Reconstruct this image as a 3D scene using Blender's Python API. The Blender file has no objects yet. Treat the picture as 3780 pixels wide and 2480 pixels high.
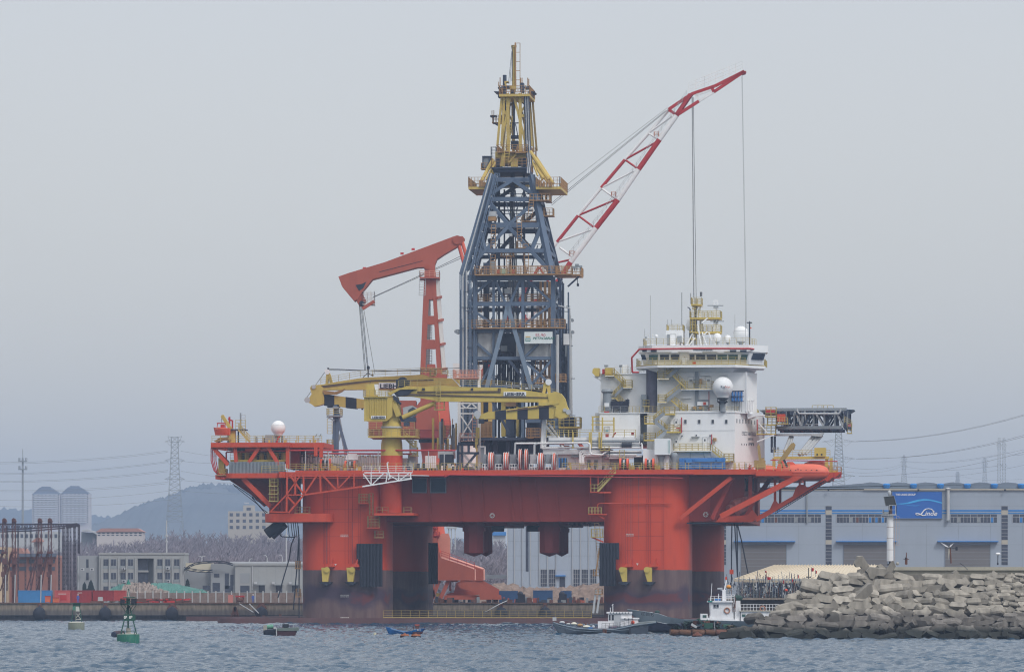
import bpy,math,random
import numpy as np
from mathutils import Vector,Matrix
random.seed(11)
SC = bpy.context.scene
COL = SC.collection
PI = math.pi
# ---------------------------------------------------------------- camera, light, exposure
FOC, KX, HY, CZ = 16800.0, 1890.0, 2197.0, 5.0      # focal length, centre and horizon in the photograph's pixels; eye height in metres
cam = bpy.data.objects.new('camera',bpy.data.cameras.new('camera'))
COL.objects.link(cam);SC.camera = cam
cam.location = (0,0,CZ);cam.rotation_euler = (PI/2,0,0)
cam.data.sensor_width = 36;cam.data.lens = 36*FOC/3780
cam.data.shift_y = (HY-1240)/3780
cam.data.clip_start = 1;cam.data.clip_end = 30000
SUN_EL, SUN_AZ = math.radians(48), math.radians(142)   # azimuth clockwise from +Y: behind the camera, to the right
world = bpy.data.worlds.new("World");SC.world = world;world.use_nodes = True
nt = world.node_tree;nt.nodes.clear()
def wn(t,**k):
 n = nt.nodes.new(t)
 for a,b in k.items(): setattr(n,a,b)
 return n
w_out = wn('ShaderNodeOutputWorld');w_bg = wn('ShaderNodeBackground');w_bg2 = wn('ShaderNodeBackground');w_add = wn('ShaderNodeAddShader')
sky = wn('ShaderNodeTexSky',sky_type='NISHITA',sun_disc=False)
sky.sun_elevation = SUN_EL;sky.sun_rotation = SUN_AZ;sky.air_density = 1.0;sky.dust_density = 4.0
hs = wn('ShaderNodeHueSaturation');hs.inputs['Saturation'].default_value = 0.45
nt.links.new(sky.outputs[0],hs.inputs['Color']);nt.links.new(hs.outputs[0],w_bg.inputs[0]);w_bg.inputs[1].default_value = 0.05
tc = wn('ShaderNodeTexCoord');sx = wn('ShaderNodeSeparateXYZ');nt.links.new(tc.outputs['Generated'],sx.inputs[0])
cr = wn('ShaderNodeValToRGB'); nt.links.new(sx.outputs[2], cr.inputs[0])      # cloud cover, brighter overhead
cr.color_ramp.elements[0].position = 0.0;cr.color_ramp.elements[0].color = (0.735,0.69,0.57,1)
cr.color_ramp.elements[1].position = 1.0;cr.color_ramp.elements[1].color = (1.10,1.10,1.10,1)
e = cr.color_ramp.elements.new(0.13);e.color = (0.552,0.562,0.562,1)
cn = wn('ShaderNodeTexNoise');cn.inputs['Scale'].default_value = 5;cn.inputs['Detail'].default_value = 4;nt.links.new(tc.outputs['Generated'],cn.inputs[0])
cm = wn('ShaderNodeMapRange');nt.links.new(cn.outputs[0],cm.inputs[0]);cm.inputs[3].default_value = 0.955;cm.inputs[4].default_value = 1.045
cx = wn('ShaderNodeMixRGB',blend_type='MULTIPLY');cx.inputs[0].default_value = 1
nt.links.new(cr.outputs[0],cx.inputs[1]);nt.links.new(cm.outputs[0],cx.inputs[2])
nt.links.new(cx.outputs[0],w_bg2.inputs[0]);w_bg2.inputs[1].default_value = 1.0
nt.links.new(w_bg.outputs[0],w_add.inputs[0]);nt.links.new(w_bg2.outputs[0],w_add.inputs[1]);nt.links.new(w_add.outputs[0],w_out.inputs[0])
sun = bpy.data.objects.new('sun',bpy.data.lights.new('sun','SUN'));COL.objects.link(sun)
sun.data.energy = 1.5;sun.data.angle = math.radians(14);sun.data.color = (1,0.965,0.92)
d = Vector((math.sin(SUN_AZ)*math.cos(SUN_EL),math.cos(SUN_AZ)*math.cos(SUN_EL),math.sin(SUN_EL)))
sun.rotation_euler = d.to_track_quat('Z','Y').to_euler()
vs = SC.view_settings;vs.view_transform = 'Standard';vs.look = 'None';vs.exposure = 0.0;vs.gamma = 1;vs.use_curve_mapping = False
SC.cycles.use_denoising = True;SC.cycles.denoising_prefilter = 'ACCURATE';SC.cycles.denoising_input_passes = 'RGB_ALBEDO_NORMAL'
SC.cycles.max_bounces = 6;SC.cycles.volume_bounces = 0;SC.cycles.transparent_max_bounces = 8
SC.cycles.caustics_reflective = False;SC.cycles.caustics_refractive = False
SC.cycles.filter_width = 1.15

# ---------------------------------------------------------------- helpers
class Frame:
 """A ground frame: origin, turn about Z. P() measures a point of it from a pixel of the photograph and a depth."""
 def __init__(s,ox,oy,deg):
  a = math.radians(deg);s.ox,s.oy,s.yaw,s.c,s.s = ox,oy,-a,math.cos(a),math.sin(a)
 def P(s,px,py,v):
  t = (px-KX)/FOC
  u = (t*(s.oy+v*s.c)-s.ox-v*s.s)/(s.c+t*s.s)
  Y = s.oy-u*s.s+v*s.c
  return Vector((u,v,CZ+(HY-py)/FOC*Y))
 def world(s,p): return Vector((s.ox+p.x*s.c+p.y*s.s,s.oy-p.x*s.s+p.y*s.c,p.z))
 def m(s,px,v=0): return px*(s.oy+v)/FOC
RG = Frame(0, 800, 6.0)      # the rig
WD = Frame(0, 0, 0)          # everything else
class MB:
 def __init__(s,fr=None): s.v = [];s.f = [];s.fr = fr or CUR
 def add(s,vs,fs):
  n = len(s.v);s.v += [tuple(p) for p in vs];s.f += [tuple(i+n for i in f) for f in fs];return s
 def box(s,x0,x1,y0,y1,z0,z1):
  if x0 > x1: x0,x1 = x1,x0
  if y0 > y1: y0,y1 = y1,y0
  if z0 > z1: z0,z1 = z1,z0
  return s.add([(x0,y0,z0),(x1,y0,z0),(x1,y1,z0),(x0,y1,z0),(x0,y0,z1),(x1,y0,z1),(x1,y1,z1),(x0,y1,z1)],
   [(3,2,1,0),(4,5,6,7),(0,1,5,4),(1,2,6,5),(2,3,7,6),(3,0,4,7)])
 def pbox(s,px0,py0,px1,py1,v,d):
  m = (py0+py1)/2;a = s.fr.P(px0,m,v);b = s.fr.P(px1,m,v);c = (px0+px1)/2
  return s.box(a.x,b.x,v,v+d,s.fr.P(c,py0,v).z,s.fr.P(c,py1,v).z)
 def prism(s, pts, y0, y1):          # pts (x,z), extruded along y
  n = len(pts)
  A = sum(pts[i][0]*pts[(i+1)%n][1]-pts[(i+1)%n][0]*pts[i][1] for i in range(n))
  if A < 0: pts = pts[::-1]
  vs = [(x,y0,z) for x,z in pts]+[(x,y1,z) for x,z in pts]
  return s.add(vs,[tuple(range(n)),tuple(range(2*n-1,n-1,-1))]+[((i+1)%n,i,n+i,n+(i+1)%n) for i in range(n)])
 def pprism(s,pts,v,d):
  q = [s.fr.P(a,b,v) for a,b in pts]
  return s.prism([(p.x,p.z) for p in q],v,v+d)
 def prismz(s,pts,z0,z1,top=None):
  n = len(pts);t = top or pts
  A = sum(pts[i][0]*pts[(i+1)%n][1]-pts[(i+1)%n][0]*pts[i][1] for i in range(n))
  if A < 0: pts = pts[::-1];t = t[::-1]
  vs = [(x,y,z0) for x,y in pts]+[(x,y,z1) for x,y in t]
  return s.add(vs,[tuple(range(n-1,-1,-1)),tuple(range(n,2*n))]+[(i,(i+1)%n,n+(i+1)%n,n+i) for i in range(n)])
 def bar(s,p,q,w,h=None,up=None):
  p = Vector(p);q = Vector(q);d = q-p
  if d.length < 1e-6: return s
  d.normalize();h = h or w
  u = Vector(up or ((0,0,1) if abs(d.z) < 0.95 else (0,1,0)))
  a = d.cross(u).normalized()*w/2;b = a.cross(d).normalized()*h/2
  return s.add([p-a-b,p+a-b,p+a+b,p-a+b,q-a-b,q+a-b,q+a+b,q-a+b],
     [(3,2,1,0),(4,5,6,7),(0,1,5,4),(1,2,6,5),(2,3,7,6),(3,0,4,7)])
 def tube(s,p,q,r,n=8,r2=None):
  p = Vector(p);q = Vector(q);d = (q-p)
  if d.length < 1e-6: return s
  d.normalize();u = Vector((0,0,1) if abs(d.z) < 0.95 else (0,1,0))
  a = d.cross(u).normalized();b = a.cross(d).normalized();r2 = r if r2 is None else r2
  vs = [p+(a*math.cos(2*PI*i/n)+b*math.sin(2*PI*i/n))*r for i in range(n)]+[q+(a*math.cos(2*PI*i/n)+b*math.sin(2*PI*i/n))*r2 for i in range(n)]
  return s.add(vs,[(i,(i+1)%n,n+(i+1)%n,n+i) for i in range(n)]+[tuple(range(n-1,-1,-1)),tuple(range(n,2*n))])
 def path(s,pts,r,n=6):
  for a,b in zip(pts,pts[1:]): s.tube(a,b,r,n)
  return s
 def lathe(s, c, prof, n=24, a0=0, a1=2*PI):     # prof (r, dz)
  c = Vector(c);k = len(prof);full = abs(a1-a0-2*PI) < 1e-6;m = n if full else n+1
  vs = [c+Vector((r*math.cos(a0+(a1-a0)*i/n),r*math.sin(a0+(a1-a0)*i/n),z)) for i in range(m) for r,z in prof]
  fs = []
  for i in range(n):
   j = (i+1) % m
   for t in range(k-1): fs.append((i*k+t,j*k+t,j*k+t+1,i*k+t+1))
  if full: fs += [tuple(i*k for i in range(n-1,-1,-1)),tuple(i*k+k-1 for i in range(n))]
  return s.add(vs,fs)
 def sphere(s,c,r,n=20,k=12,sz=1.0,lo=-PI/2):
  return s.lathe(c,[(max(r*math.cos(lo+(PI/2-lo)*i/k),1e-3),sz*r*math.sin(lo+(PI/2-lo)*i/k)) for i in range(k+1)],n)
 def rail(s,pts,h=1.15,t=0.07,step=1.5,rails=3):
  pts = [Vector(p) for p in pts];t *= .82
  for a,b in zip(pts,pts[1:]):
   L = (b-a).length
   if L < 0.05: continue
   for k in range(rails):
    z = Vector((0,0,h*(k+1)/rails));s.bar(a+z,b+z,t)
   n = max(1,round(L/step))
   for i in range(n+1):
    p = a.lerp(b,i/n);s.bar(p,p+Vector((0,0,h)),t*1.25)
  return s
 def ladder(s,p,q,w=0.6,t=0.08,step=0.5,axis=(1,0,0),cage=0):
  p = Vector(p);q = Vector(q);a = Vector(axis)*w/2
  s.bar(p-a,q-a,t);s.bar(p+a,q+a,t)
  n = max(2,int((q-p).length/step))
  for i in range(n+1):
   m = p.lerp(q,i/n);s.bar(m-a,m+a,t*0.8)
  return s
 def stair(s, p, q, w=0.9, rail=True, t=0.07):      # w along y
  p = Vector(p);q = Vector(q);o = Vector((0,w,0))
  s.bar(p,q,0.09,0.3);s.bar(p+o,q+o,0.09,0.3)
  n = max(3,int(abs(q.z-p.z)/0.3))
  for i in range(n+1):
   m = p.lerp(q,i/n);s.bar(m,m+o,0.28,0.05)
  if rail:
   for oo in (Vector((0,0,0)),o):
    for h in (0.55,1.1): s.bar(p+oo+Vector((0,0,h)),q+oo+Vector((0,0,h)),t)
    for i in range(5): m = p.lerp(q,i/4)+oo;s.bar(m,m+Vector((0,0,1.1)),t)
  return s
 def arc(s,c,r,a0,a1,rt,ax='xz',n=12,sides=6):
  c = Vector(c);pts = []
  for i in range(n+1):
   a = a0+(a1-a0)*i/n;x,y = r*math.cos(a),r*math.sin(a)
   pts.append(c+(Vector((x,0,y)) if ax == 'xz' else Vector((0,x,y)) if ax == 'yz' else Vector((x,y,0))))
  return s.path(pts,rt,sides)
 def mesh(s,name,off=None,smooth=False):
  me = bpy.data.meshes.new(name);o = off or Vector((0,0,0))
  me.from_pydata([(a-o[0],b-o[1],c-o[2]) for a,b,c in s.v],[],s.f)
  if smooth:
   me.polygons.foreach_set('use_smooth',[True]*len(me.polygons))
   try: me.set_sharp_from_angle(angle=math.radians(40))
   except Exception: pass
  me.update();return me
CUR = RG
class Thing:
 def __init__(s,name,label,cat,base,fr=None,group=None,kind=None,spin=0):
  s.fr = fr or CUR;s.base = Vector(base);s.o = bpy.data.objects.new(name,None);s.o.empty_display_size = 0.5;COL.objects.link(s.o)
  s.o.location = s.fr.world(s.base);s.o.rotation_euler = (0,0,s.fr.yaw)
  if kind: s.o['kind'] = kind
  if label: s.o['label'] = label
  if cat: s.o['category'] = cat
  if group: s.o['group'] = group
 def part(s,name,mb,mat,under=None,label=None,smooth=False,kind=None):
  if not mb.v: return None
  o = bpy.data.objects.new(name,mb.mesh(name,s.base,smooth));COL.objects.link(o)
  o.data.materials.append(mat);o.parent = under or s.o
  if label: o['label'] = label
  if kind: o['kind'] = kind
  return o
def solo(name,mb,mat,label=None,cat=None,base=None,group=None,kind=None,smooth=False):
 """a thing that is one mesh"""
 if base is None:
  b = np.array(mb.v);base = Vector(((b[:,0].min()+b[:,0].max())/2,(b[:,1].min()+b[:,1].max())/2,b[:,2].min()))
 o = bpy.data.objects.new(name,mb.mesh(name,base,smooth));COL.objects.link(o);o.data.materials.append(mat)
 o.location = mb.fr.world(Vector(base));o.rotation_euler = (0,0,mb.fr.yaw)
 for k,x in (('label',label),('category',cat),('group',group),('kind',kind)):
  if x: o[k] = x
 return o
def dup(root,loc=None,rotz=None,label=None,scale=None):
 def cp(o,par):
  c = o.copy();COL.objects.link(c)
  if par: c.parent = par
  for ch in [x for x in KIDS.get(o.name,[])]: cp(ch,c)
  return c
 KIDS = {}
 def walk(o):
  KIDS[o.name] = list(o.children)
  for c in o.children: walk(c)
 walk(root)
 c = cp(root,None)
 if loc is not None: c.location = loc
 if rotz is not None: c.rotation_euler = (0,0,rotz)
 if label: c['label'] = label
 if scale: c.scale = (scale,)*3
 return c
def text(body,size,fr,p,mat,name,par_thing=None,under=None,rot=0,xs=1.0,bold=0.0,align='LEFT',ital=0.0,extr=0.004,nrm=0):
 """lettering as a thin raised mesh facing the camera side of the frame; p is its lower left (frame coordinates)"""
 cu = bpy.data.curves.new(name,'FONT');cu.body = body;cu.size = size;cu.extrude = extr;cu.offset = bold;cu.align_x = align;cu.shear = ital
 t = bpy.data.objects.new(name+'_src',cu);COL.objects.link(t)
 me = bpy.data.meshes.new_from_object(t.evaluated_get(bpy.context.evaluated_depsgraph_get()));me.name = name
 COL.objects.unlink(t);bpy.data.objects.remove(t)
 o = bpy.data.objects.new(name,me);COL.objects.link(o);me.materials.clear();me.materials.append(mat)
 M = Matrix.Translation(Vector(p)-(par_thing.base if par_thing else Vector((0,0,0)))) @ Matrix.Rotation(nrm,4,'Z') @ Matrix.Rotation(rot,4,'Y') @ Matrix.Rotation(PI/2,4,'X') @ Matrix.Diagonal((xs,1,1,1))
 me.transform(M)
 o.parent = under or par_thing.o
 return o

# ---------------------------------------------------------------- materials
def L(r,g,b):
 f = lambda c: (c/255/12.92) if c/255 <= 0.04045 else ((c/255+0.055)/1.055)**2.4
 return (f(r),f(g),f(b))
def mat(name,col,rough=0.6,var=0.12,scale=0.4,dirt=0.0,dirtcol=(0.09,0.05,0.03),metal=0.0,spec=0.3,streak=False,bump=0.0,fine=0):
 m = bpy.data.materials.new(name);m.use_nodes = True;n = m.node_tree;b = n.nodes['Principled BSDF']
 b.inputs['Roughness'].default_value = rough;b.inputs['Metallic'].default_value = metal
 b.inputs['Specular IOR Level'].default_value = spec
 t = n.nodes.new('ShaderNodeTexCoord');mp = n.nodes.new('ShaderNodeMapping');n.links.new(t.outputs['Object'],mp.inputs[0])
 mp.inputs['Scale'].default_value = (1,1,0.18) if streak else (1,1,1)
 no = n.nodes.new('ShaderNodeTexNoise');no.inputs['Scale'].default_value = scale;no.inputs['Detail'].default_value = 6;no.inputs['Roughness'].default_value = 0.65
 n.links.new(t.outputs['Object'],no.inputs[0])
 mr = n.nodes.new('ShaderNodeMapRange');n.links.new(no.outputs[0],mr.inputs[0]);mr.inputs[1].default_value = 0.25;mr.inputs[2].default_value = 0.75
 mr.inputs[3].default_value = 1-var;mr.inputs[4].default_value = 1+var
 mx = n.nodes.new('ShaderNodeMixRGB');mx.blend_type = 'MULTIPLY';mx.inputs[0].default_value = 1;mx.inputs[1].default_value = (*col,1)
 n.links.new(mr.outputs[0],mx.inputs[2]);out = mx.outputs[0]
 if dirt > 0:
  n2 = n.nodes.new('ShaderNodeTexNoise');n2.inputs['Scale'].default_value = scale*3.5;n2.inputs['Detail'].default_value = 7;n2.inputs['Roughness'].default_value = 0.7
  n.links.new(mp.outputs[0],n2.inputs[0])
  r2 = n.nodes.new('ShaderNodeMapRange');n.links.new(n2.outputs[0],r2.inputs[0]);r2.inputs[1].default_value = 0.5;r2.inputs[2].default_value = 0.78;r2.inputs[4].default_value = dirt
  m2 = n.nodes.new('ShaderNodeMixRGB');n.links.new(r2.outputs[0],m2.inputs[0]);n.links.new(out,m2.inputs[1]);m2.inputs[2].default_value = (*dirtcol,1);out = m2.outputs[0]
 n.links.new(out,b.inputs['Base Color'])
 if bump > 0:
  bp = n.nodes.new('ShaderNodeBump');bp.inputs['Strength'].default_value = bump;bp.inputs['Distance'].default_value = 0.1
  n3 = n.nodes.new('ShaderNodeTexNoise');n3.inputs['Scale'].default_value = fine or scale*8;n3.inputs['Detail'].default_value = 5;n.links.new(t.outputs['Object'],n3.inputs[0])
  n.links.new(n3.outputs[0],bp.inputs['Height']);n.links.new(bp.outputs[0],b.inputs['Normal'])
 return m
M_red = mat('rig_red_paint',(0.52,0.062,0.022),0.55,0.10,0.15,0.45,(0.20,0.035,0.03),streak=True)
M_boxred = mat('shaded_rig_red',(0.33,0.036,0.021),0.6,0.12,0.12,0.35,(0.12,0.025,0.03),streak=True)  # rig red darkened for recessed and far parts: shade put into the colour
M_redpipe = mat('red_pipe_paint',(0.42,0.03,0.03),0.5,0.1)
M_yel = mat('yellow_paint',(0.52,0.395,0.09),0.55,0.12,0.3,0.3,(0.16,0.10,0.04),streak=True)
M_yrail = mat('yellow_rail_paint',(0.44,0.35,0.115),0.6,0.15,0.5,0.35,(0.2,0.11,0.04))
M_orail = mat('ochre_rail_paint',(0.34,0.20,0.085),0.6,0.2,0.5,0.4,(0.22,0.09,0.04))
M_pinkrail = mat('faded_orange_rail_paint',(0.55,0.27,0.19),0.6,0.15)
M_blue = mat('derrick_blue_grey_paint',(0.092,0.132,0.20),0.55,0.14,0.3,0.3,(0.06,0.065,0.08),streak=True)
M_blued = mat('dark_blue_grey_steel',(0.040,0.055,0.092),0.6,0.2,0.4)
M_dark = mat('dark_machinery',(0.022,0.027,0.040),0.7,0.3,0.6)
M_white = mat('white_paint',(0.74,0.76,0.78),0.5,0.04,0.12,0.22,(0.42,0.40,0.38),streak=True)
M_whitep = mat('white_pipe_paint',(0.75,0.76,0.77),0.5,0.06,0.4,0.25,(0.4,0.34,0.3))
M_grey = mat('grey_steel',(0.24,0.27,0.30),0.55,0.12,0.4,0.2)
M_lgrey = mat('light_grey_steel',(0.42,0.44,0.46),0.55,0.12,0.4,0.3,(0.2,0.15,0.12))
M_hull_low = mat('rubber_fender',(0.018,0.022,0.034),0.85,0.25,1.0)
M_orange = mat('orange_lifeboat_shell',(0.72,0.115,0.055),0.4,0.05,0.3)
M_reel = mat('orange_hose',(0.62,0.15,0.09),0.55,0.15,1.0)
M_deckgrn = mat('deck_dull_red',(0.22,0.06,0.045),0.7,0.2,0.3)
M_glass = mat('dark_window_glass',(0.025,0.035,0.055),0.15,0.2,1,spec=0.6)
M_gglass = mat('green_tinted_glass',(0.045,0.105,0.095),0.15,0.2,1,spec=0.6)
M_contblue = mat('blue_container_paint',(0.045,0.19,0.50),0.5,0.08,0.5,0.1)
M_black = mat('black_paint',(0.014,0.017,0.032),0.6,0.1)
M_cable = mat('steel_cable',(0.08,0.085,0.095),0.6,0.1)
M_teal = mat('teal_paint',(0.02,0.22,0.20),0.5,0.1)
M_craneR = mat('portal_crane_red_paint',(0.36,0.085,0.048),0.6,0.10,0.12,0.45,(0.20,0.05,0.04),streak=True)
M_laticeR = mat('lattice_boom_red_paint',(0.40,0.03,0.032),0.55,0.12,0.5)
M_conc = mat('concrete',(0.33,0.32,0.285),0.9,0.14,0.5,0.45,(0.17,0.155,0.13),bump=0.3)
def column_paint(name,zline,base_z):
 """orange-red topsides over brown antifouling with a stained tide band: a real paint line at a height"""
 m = bpy.data.materials.new(name);m.use_nodes = True;n = m.node_tree;b = n.nodes['Principled BSDF']
 N = n.nodes.new;K = n.links.new
 t = N('ShaderNodeTexCoord');s = N('ShaderNodeSeparateXYZ');K(t.outputs['Object'],s.inputs[0])
 no = N('ShaderNodeTexNoise');no.inputs['Scale'].default_value = 0.22;no.inputs['Detail'].default_value = 7;K(t.outputs['Object'],no.inputs[0])
 mp = N('ShaderNodeMapping');mp.inputs['Scale'].default_value = (1,1,0.12);K(t.outputs['Object'],mp.inputs[0])
 ns = N('ShaderNodeTexNoise');ns.inputs['Scale'].default_value = 0.9;ns.inputs['Detail'].default_value = 8;ns.inputs['Roughness'].default_value = 0.7;K(mp.outputs[0],ns.inputs[0])
 def rng(src,a,c,lo=0.0,hi=1.0):
  r = N('ShaderNodeMapRange');K(src,r.inputs[0]);r.inputs[1].default_value = a;r.inputs[2].default_value = c;r.inputs[3].default_value = lo;r.inputs[4].default_value = hi;return r.outputs[0]
 def mix(f,a,c,typ='MIX'):
  x = N('ShaderNodeMixRGB');x.blend_type = typ
  if isinstance(f,float): x.inputs[0].default_value = f
  else: K(f,x.inputs[0])
  for k,q in ((1,a),(2,c)):
   if isinstance(q,tuple): x.inputs[k].default_value = (*q,1)
   else: K(q,x.inputs[k])
  return x.outputs[0]
 red = mix(rng(ns.outputs[0],0.52,0.82,0,0.42),(0.56,0.064,0.022),(0.24,0.032,0.022))
 red = mix(rng(no.outputs[0],0.35,0.7,0,0.25),red,(0.45,0.050,0.022))
 low = mix(rng(ns.outputs[0],0.40,0.66,0,1.0),(0.105,0.065,0.070),(0.160,0.105,0.098))
 ad = N('ShaderNodeMath');ad.operation = 'MULTIPLY_ADD';K(no.outputs[0],ad.inputs[0]);ad.inputs[1].default_value = 5.0;K(s.outputs[2],ad.inputs[2])
 # dark and red patches of worn paint above the waterline
 band = N('ShaderNodeMath');band.operation = 'MULTIPLY';K(rng(ad.outputs[0],5.2,6.4),band.inputs[0]);K(rng(ad.outputs[0],9.4,8.2),band.inputs[1])
 low = mix(band.outputs[0],low,(0.060,0.040,0.065))
 b2 = N('ShaderNodeMath');b2.operation = 'MULTIPLY';K(rng(ad.outputs[0],6.4,6.9),b2.inputs[0]);K(rng(ad.outputs[0],8.3,7.7),b2.inputs[1])
 b3 = N('ShaderNodeMath');b3.operation = 'MULTIPLY';K(b2.outputs[0],b3.inputs[0]);K(rng(no.outputs[0],0.44,0.52),b3.inputs[1])
 low = mix(b3.outputs[0],low,(0.12,0.032,0.036))
 low = mix(rng(s.outputs[2],1.2,0.2),low,(0.10,0.035,0.035))
 zz = N('ShaderNodeMath');zz.operation = 'MULTIPLY_ADD';K(ns.outputs[0],zz.inputs[0]);zz.inputs[1].default_value = 0.35;K(s.outputs[2],zz.inputs[2])
 col = mix(rng(zz.outputs[0],zline+0.13,zline+0.2),low,red)
 K(col,b.inputs['Base Color']);b.inputs['Roughness'].default_value = 0.6;b.inputs['Specular IOR Level'].default_value = 0.3
 return m
# ================================================================ water, seabed ground, hills, haze
CUR = WD
def water_material():
 m = bpy.data.materials.new('harbour_water');m.use_nodes = True;n = m.node_tree;b = n.nodes['Principled BSDF']
 b.inputs['Base Color'].default_value = (0.018,0.058,0.108,1);b.inputs['Roughness'].default_value = 0.10;b.inputs['IOR'].default_value = 1.33
 t = n.nodes.new('ShaderNodeTexCoord')
 a = n.nodes.new('ShaderNodeTexNoise');a.inputs['Scale'].default_value = 1.1;a.inputs['Detail'].default_value = 5;n.links.new(t.outputs['Object'],a.inputs[0])
 bp = n.nodes.new('ShaderNodeBump');bp.inputs['Strength'].default_value = 0.9;bp.inputs['Distance'].default_value = 0.28
 n.links.new(a.outputs[0],bp.inputs['Height']);n.links.new(bp.outputs[0],b.inputs['Normal'])
 pn = n.nodes.new('ShaderNodeTexNoise');pn.inputs['Scale'].default_value = 0.03;pn.inputs['Detail'].default_value = 4;n.links.new(t.outputs['Object'],pn.inputs[0])
 pr = n.nodes.new('ShaderNodeMapRange');n.links.new(pn.outputs[0],pr.inputs[0]);pr.inputs[1].default_value = .35;pr.inputs[2].default_value = .65;pr.inputs[3].default_value = .45;pr.inputs[4].default_value = 1.0;n.links.new(pr.outputs[0],bp.inputs['Strength'])
 return m
M_water = water_material()
def wave_height(X,Y):
 rs = np.random.RandomState(3);H = np.zeros_like(X)
 for i in range(50):
  lam = 0.75*(1.075**i)*(0.9+0.2*rs.rand());k = 2*PI/lam
  th = rs.normal(1.25,0.75);ph = rs.rand()*2*PI
  A = 0.027*lam**0.62 if lam < 3 else 0.052*(3/lam)**0.25
  env = 0.6+0.4*np.sin(X/(lam*6)+rs.rand()*6)*np.sin(Y/(lam*7)+rs.rand()*6)
  H += A*env*np.sin(k*(X*math.cos(th)+Y*math.sin(th))+ph)
 return H-0.05
def grid_mesh(name,X,Y,Z):
 ny,nx = X.shape;me = bpy.data.meshes.new(name)
 v = np.stack([X,Y,Z],-1).reshape(-1,3).astype(np.float32);i = np.arange(ny*nx).reshape(ny,nx)
 q = np.stack([i[:-1,:-1],i[:-1,1:],i[1:,1:],i[1:,:-1]],-1).reshape(-1,4).astype(np.int32)
 me.vertices.add(len(v));me.vertices.foreach_set('co',v.ravel());me.loops.add(q.size);me.loops.foreach_set('vertex_index',q.ravel())
 me.polygons.add(len(q));me.polygons.foreach_set('loop_start',np.arange(0,q.size,4,dtype=np.int32));me.polygons.foreach_set('loop_total',np.full(len(q),4,np.int32))
 me.update(calc_edges=True);me.polygons.foreach_set('use_smooth',[True]*len(q));return me
ys = [280.0]
while ys[-1] < 900: ys.append(ys[-1]+0.30+(ys[-1]-280)*0.0014)
ys = np.array(ys);xs = np.linspace(-1,1,560)
Yg = np.repeat(ys[:,None],560,1);Xg = xs[None,:]*(Yg*0.119+3)
wz = grid_mesh('harbour_water',Xg,Yg,wave_height(Xg,Yg))
wz.materials.append(M_water)
o = bpy.data.objects.new('harbour_water',wz);COL.objects.link(o);o['kind'] = 'structure';o['label'] = 'grey blue choppy harbour water'
mb = MB()   # the calmer sheet that carries the water on outside the wave field, 0.35 m lower than its troughs
mb.add([(-3500,-60,-0.6),(3500,-60,-0.6),(3500,900,-0.6),(-3500,900,-0.6)],[(0,1,2,3)])
solo('outer_water',mb,M_water,kind='structure',base=(0,0,-0.6))
M_earth = mat('brown_earth',(0.16,0.12,0.095),0.95,0.3,0.05,0.3,(0.08,0.06,0.05))
mb = MB();mb.add([(-3500,896,3.3),(3500,896,3.3),(3500,11000,3.3),(-3500,11000,3.3)],[(0,1,2,3)])
solo('ground',mb,M_earth,kind='structure',base=(0,896,3.3))
# hills
M_hill = mat('wooded_hillside',(0.085,0.097,0.100),0.95,0.35,0.006,0.5,(0.13,0.12,0.10))
M_hill2 = mat('distant_hillside',(0.055,0.065,0.065),0.95,0.2,0.004)
def ridge(name,pts,Y,depth,m,rough=6,n=260,label=None):
 """pts: skyline in photograph pixels at depth Y; the hill rises towards it from in front and falls away behind"""
 px = np.array([p[0] for p in pts],float);py = np.array([p[1] for p in pts],float)
 g = np.linspace(px[0],px[-1],n);h = CZ+(HY-np.interp(g,px,py))/FOC*Y;x = (g-KX)/FOC*Y
 rs = np.random.RandomState(int(Y));h = h+np.convolve(rs.normal(0,rough,n),np.ones(3)/3,'same')*0.5
 K = 26;t = np.linspace(-1,1,K);prof = np.cos(t*PI/2)**1.3
 X = np.repeat(x[None,:],K,0);Yv = Y+t[:,None]*depth+0*X
 Z = 3.2+(h[None,:]-3.2)*prof[:,None]+rs.normal(0,rough*0.35,X.shape)*(prof[:,None] > 0.05)
 me = grid_mesh(name,X,Yv,Z);me.materials.append(m)
 o = bpy.data.objects.new(name,me);COL.objects.link(o);o['kind'] = 'structure'
 if label: o['label'] = label
 return o
ridge('hill',[(-400,1960),(0,1882),(120,1890),(300,1905),(560,1925),(780,1950),(1000,1990),(1500,2060)],8000,500,M_hill2,5,label='low distant hills behind the tower blocks')
ridge('hill',[(480,1930),(560,1935),(620,1910),(720,1880),(900,1890),(1100,1950)],7600,500,M_hill2,4)
ridge('hill',[(180,2080),(330,1960),(420,1925),(520,1880),(580,1862),(640,1843),(700,1815),(760,1804),(830,1804),(880,1816),(960,1832),(1100,1862),(1300,1935),(1700,1990),(2100,2060),(2600,2100)],6600,1100,M_hill,5,label='wooded hill in haze behind the rig')
ridge('hill',[(1500,2090),(1760,2040),(2000,2030),(2300,2060)],2600,300,M_hill,4)
hz = MB();hz.box(-2200,2200,-30,9200,-2.2,260)
haze = solo('haze',hz,bpy.data.materials.new('air_haze'),'pale blue grey haze over the harbour',None,base=(0,0,-2.2),kind='stuff')
hm = haze.data.materials[0];hm.use_nodes = True;hn = hm.node_tree;hn.nodes.clear()
ho = hn.nodes.new('ShaderNodeOutputMaterial');hv = hn.nodes.new('ShaderNodeVolumePrincipled');hn.links.new(hv.outputs[0],ho.inputs['Volume'])
hv.inputs['Color'].default_value = (0.45,0.60,0.88,1);hv.inputs['Density'].default_value = 0.00016;hv.inputs['Anisotropy'].default_value = 0.0

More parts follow.
